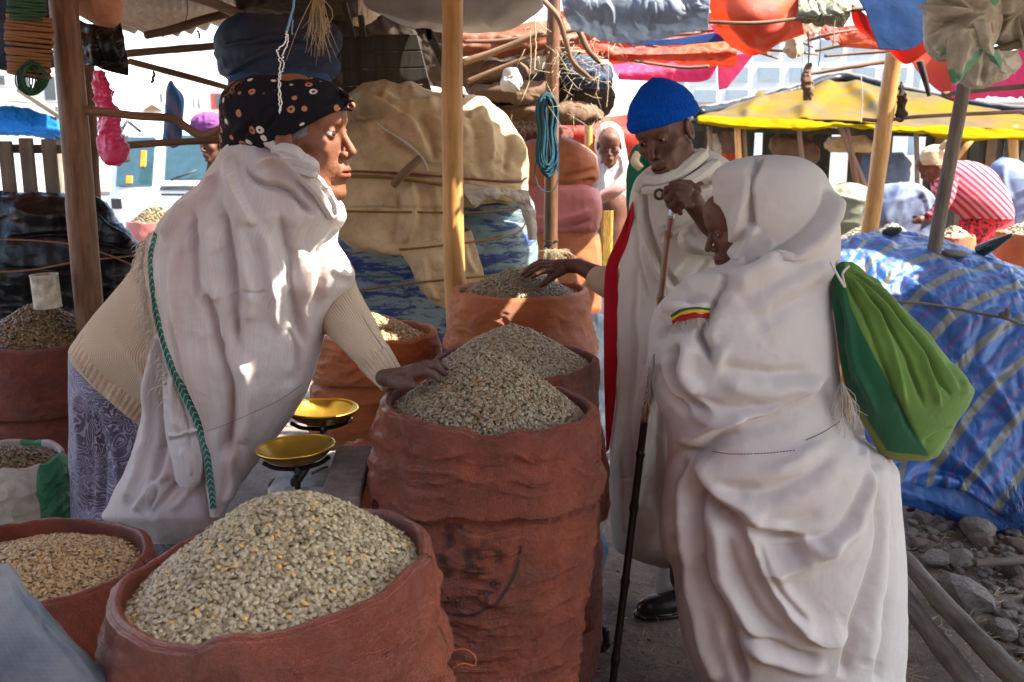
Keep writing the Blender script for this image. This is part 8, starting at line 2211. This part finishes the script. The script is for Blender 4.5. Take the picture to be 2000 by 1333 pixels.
def ornate(name):
    m, nt, p, out = newmat(name); uv = coords(nt, 'UV'); v = N_(nt, 'ShaderNodeTexVoronoi', Scale=34.0); nt.links.new(uv, v.inputs[0])
    sx = nt.nodes.new('ShaderNodeSeparateColor'); nt.links.new(v.outputs['Color'], sx.inputs[0])
    c = ramp(nt, sx.outputs[0], [(0, (.45, .25, .02)), (.35, (.10, .22, .05)), (.6, (.55, .12, .02)), (.85, (.6, .45, .15))], 'CONSTANT'); nt.links.new(c, p.inputs[0]); return m
ribbon('embroidered_panel', [(1174, 412, 6.50), (1173, 460, 6.50), (1172, 520, 6.50)], [(1198, 412, 6.50), (1197, 460, 6.50), (1196, 520, 6.50)], ornate('embroidered_strip'), fw)
tube_px('sleeve', [(1236, 335, 6.4, 13), (1205, 368, 6.3, 14), (1172, 388, 6.3, 12)], cloth('pink_printed_sleeve', (.50, .28, .24), weave=500), fw, rough=.1)
gp = far_person('person in a dark green shawl half hidden behind the man', (1290, 268), 5.3, rot_head(60, 10, 0), (1, 1, 1), [[(1275, 320, 5.4, .06), (1275, 400, 5.4, .09), (1280, 620, 5.4, .09)]])
body_loft('green_shawl', [(282, 1246, 1290), (292, 1234, 1310), (320, 1226, 1330), (360, 1224, 1340), (410, 1226, 1340), (560, 1232, 1340), (700, 1235, 1340)], 5.4, cloth('dark_green_shawl', (.012, .13, .065), crease=.5), gp, bk=.6, bmax=.16, nu=120, nv=120, amp=.012, crumple=.006, strokes=[([(1240, 300), (1255, 340), (1245, 400)], 30, 3, 6), ([(1262, 300), (1280, 340), (1290, 380)], 30, 3, 6)])
tube_px('printed_scarf', [(1246, 298, 5.22, 7), (1240, 316, 5.21, 9), (1252, 330, 5.20, 7)], M['beige'], gp)
# stooping woman
sb = far_person('stooping woman in a pink striped sweater and red spotted skirt at the far right', (1822, 322), 6.8, rot_head(80, 42, 0), (.95, 1, .95), [[(1850, 345, 6.9, .05), (1900, 380, 6.95, .09), (1930, 430, 6.95, .09), (1925, 600, 6.95, .09)]],
                hands=[[(1812, 424, 6.62, 7), (1796, 430, 6.6, 8), (1786, 433, 6.6, 5)], [(1796, 426, 6.66, 4), (1784, 424, 6.66, 3)]])
body_loft('head_wrap', [(283, 1822, 1840), (288, 1808, 1850), (300, 1798, 1852), (312, 1796, 1850), (322, 1800, 1848)], 6.8, cloth('cream_headwrap', (.52, .42, .25), crease=.4), sb, bk=.95, nu=80, nv=50, amp=.006, crumple=.006, strokes=[([(1800, 300), (1830, 295), (1850, 305)], 10, 3, 4)])
tube_px('head_wrap_knot', [(1840, 288, 6.75, 6), (1850, 280, 6.72, 6), (1858, 292, 6.72, 4)], M['beige'], sb)
def stripe_uv(nt, c):
    ob = coords(nt, 'Object', (1, 1, 1), (0, math.radians(-38), 0)); w = N_(nt, 'ShaderNodeTexWave', Scale=9.0, Distortion=.6, bands_direction='Z'); nt.links.new(ob, w.inputs[0]); w.inputs['Detail'].default_value = 0
    return mix(nt, ramp(nt, w.outputs[1], [(.45, 0.0), (.55, 1.0)]), c, (.33, .03, .055))
pk = cloth('pink_striped_knit', (.66, .26, .30), weave=500, stripes=stripe_uv, crease=.2)
body_loft('sweater', [(314, 1852, 1890), (320, 1835, 1918), (338, 1818, 1945), (360, 1816, 1960), (385, 1828, 1972), (405, 1850, 1979), (420, 1872, 1981), (428, 1885, 1980)], 6.85, pk, sb, bk=.6, bmax=.2, nu=160, nv=100, amp=.01)
tube_px('sleeve', [(1848, 352, 6.65, 22), (1846, 385, 6.62, 17), (1830, 412, 6.60, 12), (1812, 424, 6.60, 9)], pk, sb, rough=.06)
def leopard():
    m, nt, p, out = newmat('red_spotted_cloth'); ob = coords(nt, 'Object'); v = N_(nt, 'ShaderNodeTexVoronoi', Scale=42.0); nt.links.new(ob, v.inputs[0])
    c = ramp(nt, v.outputs[0], [(.12, (.55, .03, .04)), (.22, (.05, .01, .012)), (.42, (.05, .01, .012)), (.50, (.62, .02, .035))]); nt.links.new(c, p.inputs[0]); p.inputs['Roughness'].default_value = .8; return m
body_loft('spotted_skirt', [(408, 1888, 1976), (425, 1874, 1981), (460, 1868, 1983), (520, 1866, 1984), (640, 1862, 1990), (740, 1860, 1992)], 6.9, leopard(), sb, bk=.6, bmax=.2, nu=120, nv=80, amp=.01, strokes=[([(1900, 430), (1895, 480), (1898, 520)], 25, 5, 7)])
pp = far_person('passer-by with a purple head wrap behind the bent branch rail', (415, 282), 6.4, rot_head(150, 10, 0), (.9, .9, .9), [[(430, 310, 6.5, .06), (440, 380, 6.5, .10), (440, 620, 6.5, .10)]])
body_loft('head_wrap', [(222, 398, 416), (228, 380, 434), (240, 371, 445), (254, 374, 448), (264, 384, 446)], 6.42, cloth('purple_headwrap', (.20, .06, .20), crease=.4), pp, bk=.8, nu=90, nv=50, amp=.008, crumple=.008)
body_loft('dark_jacket', [(296, 420, 450), (310, 408, 475), (350, 400, 490), (430, 395, 500), (620, 395, 500)], 6.5, M['darkcloth'], pp, bk=.6, bmax=.16, nu=80, nv=60, amp=.01)
# ================================================================== small things: scale, tin can, rag, planks, strings
M['brass'] = plain('hammered_brass', (0.62, 0.40, 0.06), .30, metal=.85, var=.15, bmp=.35, bs=26, bd=.004)
M['brass_out'] = plain('dull_brass', (0.33, 0.20, 0.05), .42, metal=.7, var=.3, bmp=.3, bs=26, bd=.004)
M['iron'] = plain('black_iron', (0.018, 0.014, 0.012), .55, metal=.3, bmp=.3)
M['scale_paint'] = plain('chipped_white_red_paint', (0.42, 0.40, 0.38), .5, var=.5, vs=22, bmp=.2)
M['red_paint'] = plain('dull_red_paint', (0.30, 0.035, 0.035), .5, var=.4, vs=12, bmp=.2)
sc_ = empty('balance_scale', W(600, 960, 2.15), 'old iron balance scale with two brass pans beside the seller', 'scale')
def pan(px, py, rpx, Y, tx):
    C = W(px, py, Y); R = rpx * mpp(px, py, Y)
    t = np.linspace(0, 1, 26); nu = 90; th = np.linspace(0, 2 * PI, nu, endpoint=False)
    prof_r = []; prof_z = []
    for u in t: prof_r.append(R * u ** .8); prof_z.append(-R * .42 * (1 - (u ** .8) ** 2.6))
    rr = np.array(prof_r); zz = np.array(prof_z)
    X = rr[:, None] * np.cos(th); Y_ = rr[:, None] * np.sin(th); Z = zz[:, None] + .0012 * fbm(np.stack([X * 40, Y_ * 40, X * 0], -1), 3, 2) + tx * X
    P = np.stack([X, Y_, Z], -1) + C
    o = add('pan', P.reshape(-1, 3), gridF(nu, 26, True), M['brass'], sc_)
    P2 = P * 1.0; P2[..., 2] -= .004; P2 = C + (P2 - C) * np.array([1.004, 1.004, 1.0])
    add('pan_underside', P2.reshape(-1, 3), gridF(nu, 26, True), M['brass_out'], o)
    tube('rim', np.vstack([P[-1], P[-1][:1]]), .0028, M['brass'], o, seg=8)
    return C, R
c1, r1 = pan(628, 797, 70, 2.52, -.02)
c2, r2 = pan(578, 872, 75, 2.22, .05)
k = mpp(600, 900, 2.2)
for c, rr in ((c1, r1), (c2, r2)):
    # cross of iron arms carrying the pan
    zb = c[2] - rr * .43 - .006
    for a in (0.3, 1.87, 3.44, 5.01):
        d = np.array([math.cos(a), math.sin(a), 0]); tube('pan_arm', [c * [1, 1, 0] + [0, 0, zb - .012], c * [1, 1, 0] + d * rr * .55 + [0, 0, zb - .004], c * [1, 1, 0] + d * rr * .86 + [0, 0, zb + rr * .13]], .0055, M['iron'], sc_, seg=8, n=14)
    tube('pan_stem', [c * [1, 1, 0] + [0, 0, zb - .012], c * [1, 1, 0] + [0, 0, zb - .07]], .007, M['iron'], sc_)
bx = (c1 + c2) / 2; zt = c2[2] - .115
dd = (c1 - c2) * [1, 1, 0]; L_ = np.linalg.norm(dd); dd = dd / L_; MM = np.stack([dd, np.cross([0, 0, 1], dd), [0, 0, 1]], -1)
plank('beam', np.array([c2[0], c2[1], zt + .035]) - dd * .03, np.array([c1[0], c1[1], zt + .035]) + dd * .03, .022, .02, M['iron'], sc_, bev=.004)
V, F = box_arrays((bx[0], bx[1], zt - .05), (L_ * .95, .15, .12), MM, .006); add('base', V, F, M['scale_paint'], sc_, None, False)
V, F = box_arrays((bx[0] + .085, bx[1] + .02, zt - .03), (L_ * .8, .010, .10), MM, .003); add('side_plate', V, F, M['red_paint'], sc_, None, False)
for s in (-.45, .45):
    V, F = box_arrays(tuple(bx * [1, 1, 0] + dd * L_ * s + [0, 0, zt - .12]), (.05, .17, .03), MM, .004); add('foot', V, F, M['iron'], sc_, None, False)
tube('pointer', [W(610, 925, 2.12), W(628, 916, 2.1), W(640, 912, 2.11)], .003, M['iron'], sc_)
# table plank, trestle and orange rag
tag(plank('plank', W(690, 880, 2.35), W(662, 985, 2.02), .085, .035, M['plank_grey'], None, bev=.004, wob=.004), 'grey plank end lying between the scale and the tall sack', 'plank')
tag(plank('plank', W(590, 985, 2.12) - [0, 0, .06], W(700, 1020, 2.0) - [0, 0, .08], .22, .03, M['plank_grey'], None, bev=.004, wob=.004), 'wide grey board carrying the balance scale', 'board')
for i, (x, y) in enumerate(((-.36, 2.15), (-.48, 2.3))):
    pass
tb = empty('trestle', (-.40, 2.25, 0), 'low wooden trestle under the scale board', 'trestle')
for (x, y) in ((-.62, 2.12), (-.30, 2.12), (-.62, 2.5), (-.30, 2.5)): plank('leg', np.array([x, y, 0.0]), np.array([x, y, .70]), .04, .04, M['plank_grey'], tb, up=(0, 1, 0))
tag(sheet('orange_rag', [[(662, 868, 2.42), (690, 852, 2.46), (735, 862, 2.44)], [(660, 885, 2.36), (700, 878, 2.36), (735, 885, 2.36)], [(664, 902, 2.33), (700, 898, 2.32), (728, 905, 2.33)]], M['sack_o'], None, nu=80, nv=50, amp=.012, crumple=.014, cscale=14), 'crumpled orange rag between the scale and the tall sack', 'rag')
# tin can on the beans
tc = W(93, 590, 3.42); kk = mpp(93, 590, 3.42)
th = np.linspace(0, 2 * PI, 48, endpoint=False)
pr = [(.90, -.02), (1, -.02)] ; H_ = 66 * kk; R_ = 25.5 * kk
rows = []
for (r, z) in [(1.0, 0), (1.03, .003), (1.0, .007), (1.0, H_ * .3), (1.0, H_ * .6), (1.0, H_ - .006), (1.04, H_ - .002), (1.02, H_), (.96, H_ - .002), (.95, H_ - .03), (.95, .01), (.1, .008)]:
    rows.append(np.stack([R_ * r * np.cos(th), R_ * r * np.sin(th), np.full(48, z)], -1))
P = np.array(rows) @ rotm(0, math.radians(-2), 0).T + tc + [0, 0, -.02]
tag(add('tin_can', P.reshape(-1, 3), gridF(48, len(rows), True), plain('rusty_cream_tin', (0.46, 0.42, 0.32), .5, var=.65, vs=30, bmp=.2), None), 'dented cream tin can used as a measure, standing in the dark beans', 'tin can')
# strings hanging over the seller's head
def string(label, pts, w, mat, n=60, jit=1.2, seed=0, cat='string', group=None):
    rng = np.random.default_rng(seed); C = catmull([(x, y) for x, y, *_ in pts], n); Y = np.interp(np.linspace(0, 1, n), np.linspace(0, 1, len(pts)), [p[2] for p in pts])
    C = C + np.stack([rng.normal(0, jit, n), np.zeros(n)], -1)
    return tag(tube('string', W(C[:, 0], C[:, 1], Y), w * .5 * mpp(pts[0][0], pts[0][1], pts[0][2]), mat, None, seg=6), label, cat, group)
M['white_string'] = plain('bright_white_string', (0.8, 0.79, 0.75), .8, bmp=0)
string('white knotted string hanging in front of the seller\'s headscarf, left strand', [(560, 60, 2.15), (556, 85, 2.15), (543, 98, 2.15), (547, 130, 2.15), (544, 170, 2.15), (547, 222, 2.14)], 2.6, M['white_string'], seed=1)
string('white knotted string hanging in front of the seller\'s headscarf, right strand', [(560, 60, 2.15), (562, 85, 2.15), (552, 108, 2.15), (554, 130, 2.15), (547, 155, 2.15), (549, 218, 2.14)], 2.2, M['white_string'], seed=2)
string('pale blue cord from which the white string hangs', [(577, -20, 2.16), (573, 15, 2.16), (566, 40, 2.16), (560, 62, 2.15)], 4.5, plain('pale_blue_cord', (.12, .28, .42), .7, bmp=0), jit=.5)
string('frayed pale blue cord end', [(568, 30, 2.16), (572, 48, 2.16), (570, 68, 2.16)], 2.2, plain('pale_blue_cord2', (.15, .30, .42), .7, bmp=0), n=20)
tow = [np.array(W(614 + i * .5, -10, 3.2)) for i in range(26)]
fo = fringe('tow_strands', tow, M['straw'], None, (.06, .17), .0016, (.02, 0, -1), .10, 11, 3); tag(fo, 'tuft of frayed jute tow hanging from the roof above the seller', 'jute tuft', None, 'thing')
string('thin black wire hanging below the corrugated roof', [(364, -10, 4.0), (366, 25, 4.0), (358, 55, 4.0)], 1.6, M['blackpl'], seed=3, jit=.3)
string('short black wire against the white sky', [(385, 60, 4.5), (390, 68, 4.5), (388, 76, 4.5)], 4, M['blackpl'], seed=4, n=14)
string('dark rag tied under the slanting rail', [(302, 140, 4.7), (300, 150, 4.7), (296, 162, 4.7)], 6, M['darkcloth'], seed=5, n=12, cat='rag')
for i, (x, y0, y1, Y, w, m_) in enumerate(((1035, 60, 160, 4.7, 2, 'straw'), (1044, 30, 142, 4.7, 3, 'straw'), (1628, 0, 90, 4.9, 2, 'straw'), (1566, 70, 150, 5.6, 2, 'straw'), (1578, 60, 150, 5.6, 3, 'blackpl'), (1600, 60, 130, 5.6, 2, 'blackpl'), (1168, 110, 175, 4.9, 2, 'straw'), (1186, 120, 210, 4.9, 2, 'straw'), (1682, 150, 240, 6, 2, 'string'))):
    string('thin frayed cord hanging from the roof clutter, number %s from the left' % ('first second third fourth fifth sixth seventh eighth ninth'.split()[i]), [(x, y0, Y), (x + 2, (y0 + y1) / 2, Y), (x - 1, y1, Y)], w, M[m_], seed=20 + i, jit=.5, n=30, group='cords hanging from the roof')
tag(body_loft('hanging_rag', [(124, 1576, 1582), (140, 1570, 1586), (160, 1566, 1588), (180, 1568, 1584), (196, 1572, 1580)], 5.6, M['brownrag'], None, bk=.6, amp=.01, crumple=.02, cscale=16, nu=60, nv=50), 'small dark rag tied on a cord against the bright background', 'rag')
tag(body_loft('hanging_rag', [(60, 1548, 1560), (80, 1538, 1566), (100, 1530, 1564), (112, 1536, 1556)], 5.4, M['beige'], None, bk=.6, amp=.01, crumple=.02, cscale=14, nu=60, nv=50), 'tan leather-like scrap hanging beside the red-orange tarp', 'rag')
tag(body_loft('hanging_rag', [(160, 1758, 1764), (190, 1756, 1768), (225, 1750, 1768), (238, 1750, 1760)], 5.6, M['darkcloth'], None, bk=.6, amp=.01, crumple=.02, cscale=14, nu=60, nv=50), 'dark cloth strip hanging beside the leaning light post', 'rag')
for i in range(60):     # fibres and straws round the roof joint
    pass
lst = []
rf_ = np.random.default_rng(8)
for i in range(170):
    x = rf_.normal(1120, 50); y = rf_.normal(120, 50)
    if y < 0 or y > 235: continue
    p = W(x, y, 4.75 + rf_.uniform(0, .3)); d = rf_.normal(0, 1, 3) * .03 + [0, 0, -.015]
    lst.append(([p, p + d + rf_.normal(0, .008, 3), p + d * 1.6], [.0012, .001, .0006], None))
for i in range(260):
    x = rf_.uniform(900, 1200); y = 236 + rf_.normal(0, 6)
    p = W(x, y, 5.3); d = rf_.normal(0, 1, 3) * .02 + [0, 0, -.02]
    lst.append(([p, p + d, p + d * 1.6], [.0012, .001, .0006], None))
tag(tubes('straw_fibres', lst, M['straw'], None, seg=3), 'loose straw and fibre caught in the rack of rags', 'straw', None, 'stuff')
tag(fringe('frayed_fibres', [np.array(W(1066 + i * .6, 488 + (i % 5), 4.85)) for i in range(44)], M['straw'], None, (.04, .12), .0012, (.1, 0, -.6), .5, 12, 3), 'frayed yellow fibres tied low on the teal-rope post', 'fibres', None, 'thing')
rope_px('twine', 'dark twine wound low round the teal-rope post', [(1062, 470, 4.92), (1076, 473, 4.90), (1090, 471, 4.92), (1076, 478, 4.9), (1063, 482, 4.92), (1080, 486, 4.9)], 3, M['iron'], group='twine')
# pale wires curling beside the near sack
string('stray pale fibre curling out of the nearest sack\'s side', [(880, 1272, 1.3), (905, 1268, 1.3), (926, 1280, 1.3), (928, 1300, 1.3), (905, 1296, 1.3), (885, 1305, 1.3)], 2.5, M['sack_o'], seed=9, jit=.6)
# grey-blue plastic cover at the lower left corner
gc = body_loft('plastic_cover', [(1105, -30, 10), (1120, -60, 26), (1150, -100, 48), (1200, -140, 96), (1250, -160, 150), (1300, -170, 196), (1345, -170, 245), (1420, -170, 300)], 1.25,
               cloth('grey_blue_plastic', (.17, .18, .18), (.075, .10, .125), rough=.6, weave=260, wamp=.25, vs=8, crease=.35, cs=16, dirt=.45, dirtcol=(.10, .14, .17)), None, bk=.5, bmax=.2, sq=.9, nu=200, nv=140, amp=.008, crumple=.004, strokes=[([(60, 1200), (130, 1260), (190, 1333)], 6, 5, 8), ([(20, 1130), (60, 1190), (100, 1250)], -5, 4, 6)])
tag(gc, 'grey-blue plastic-covered bundle in the bottom left corner', 'bundle')
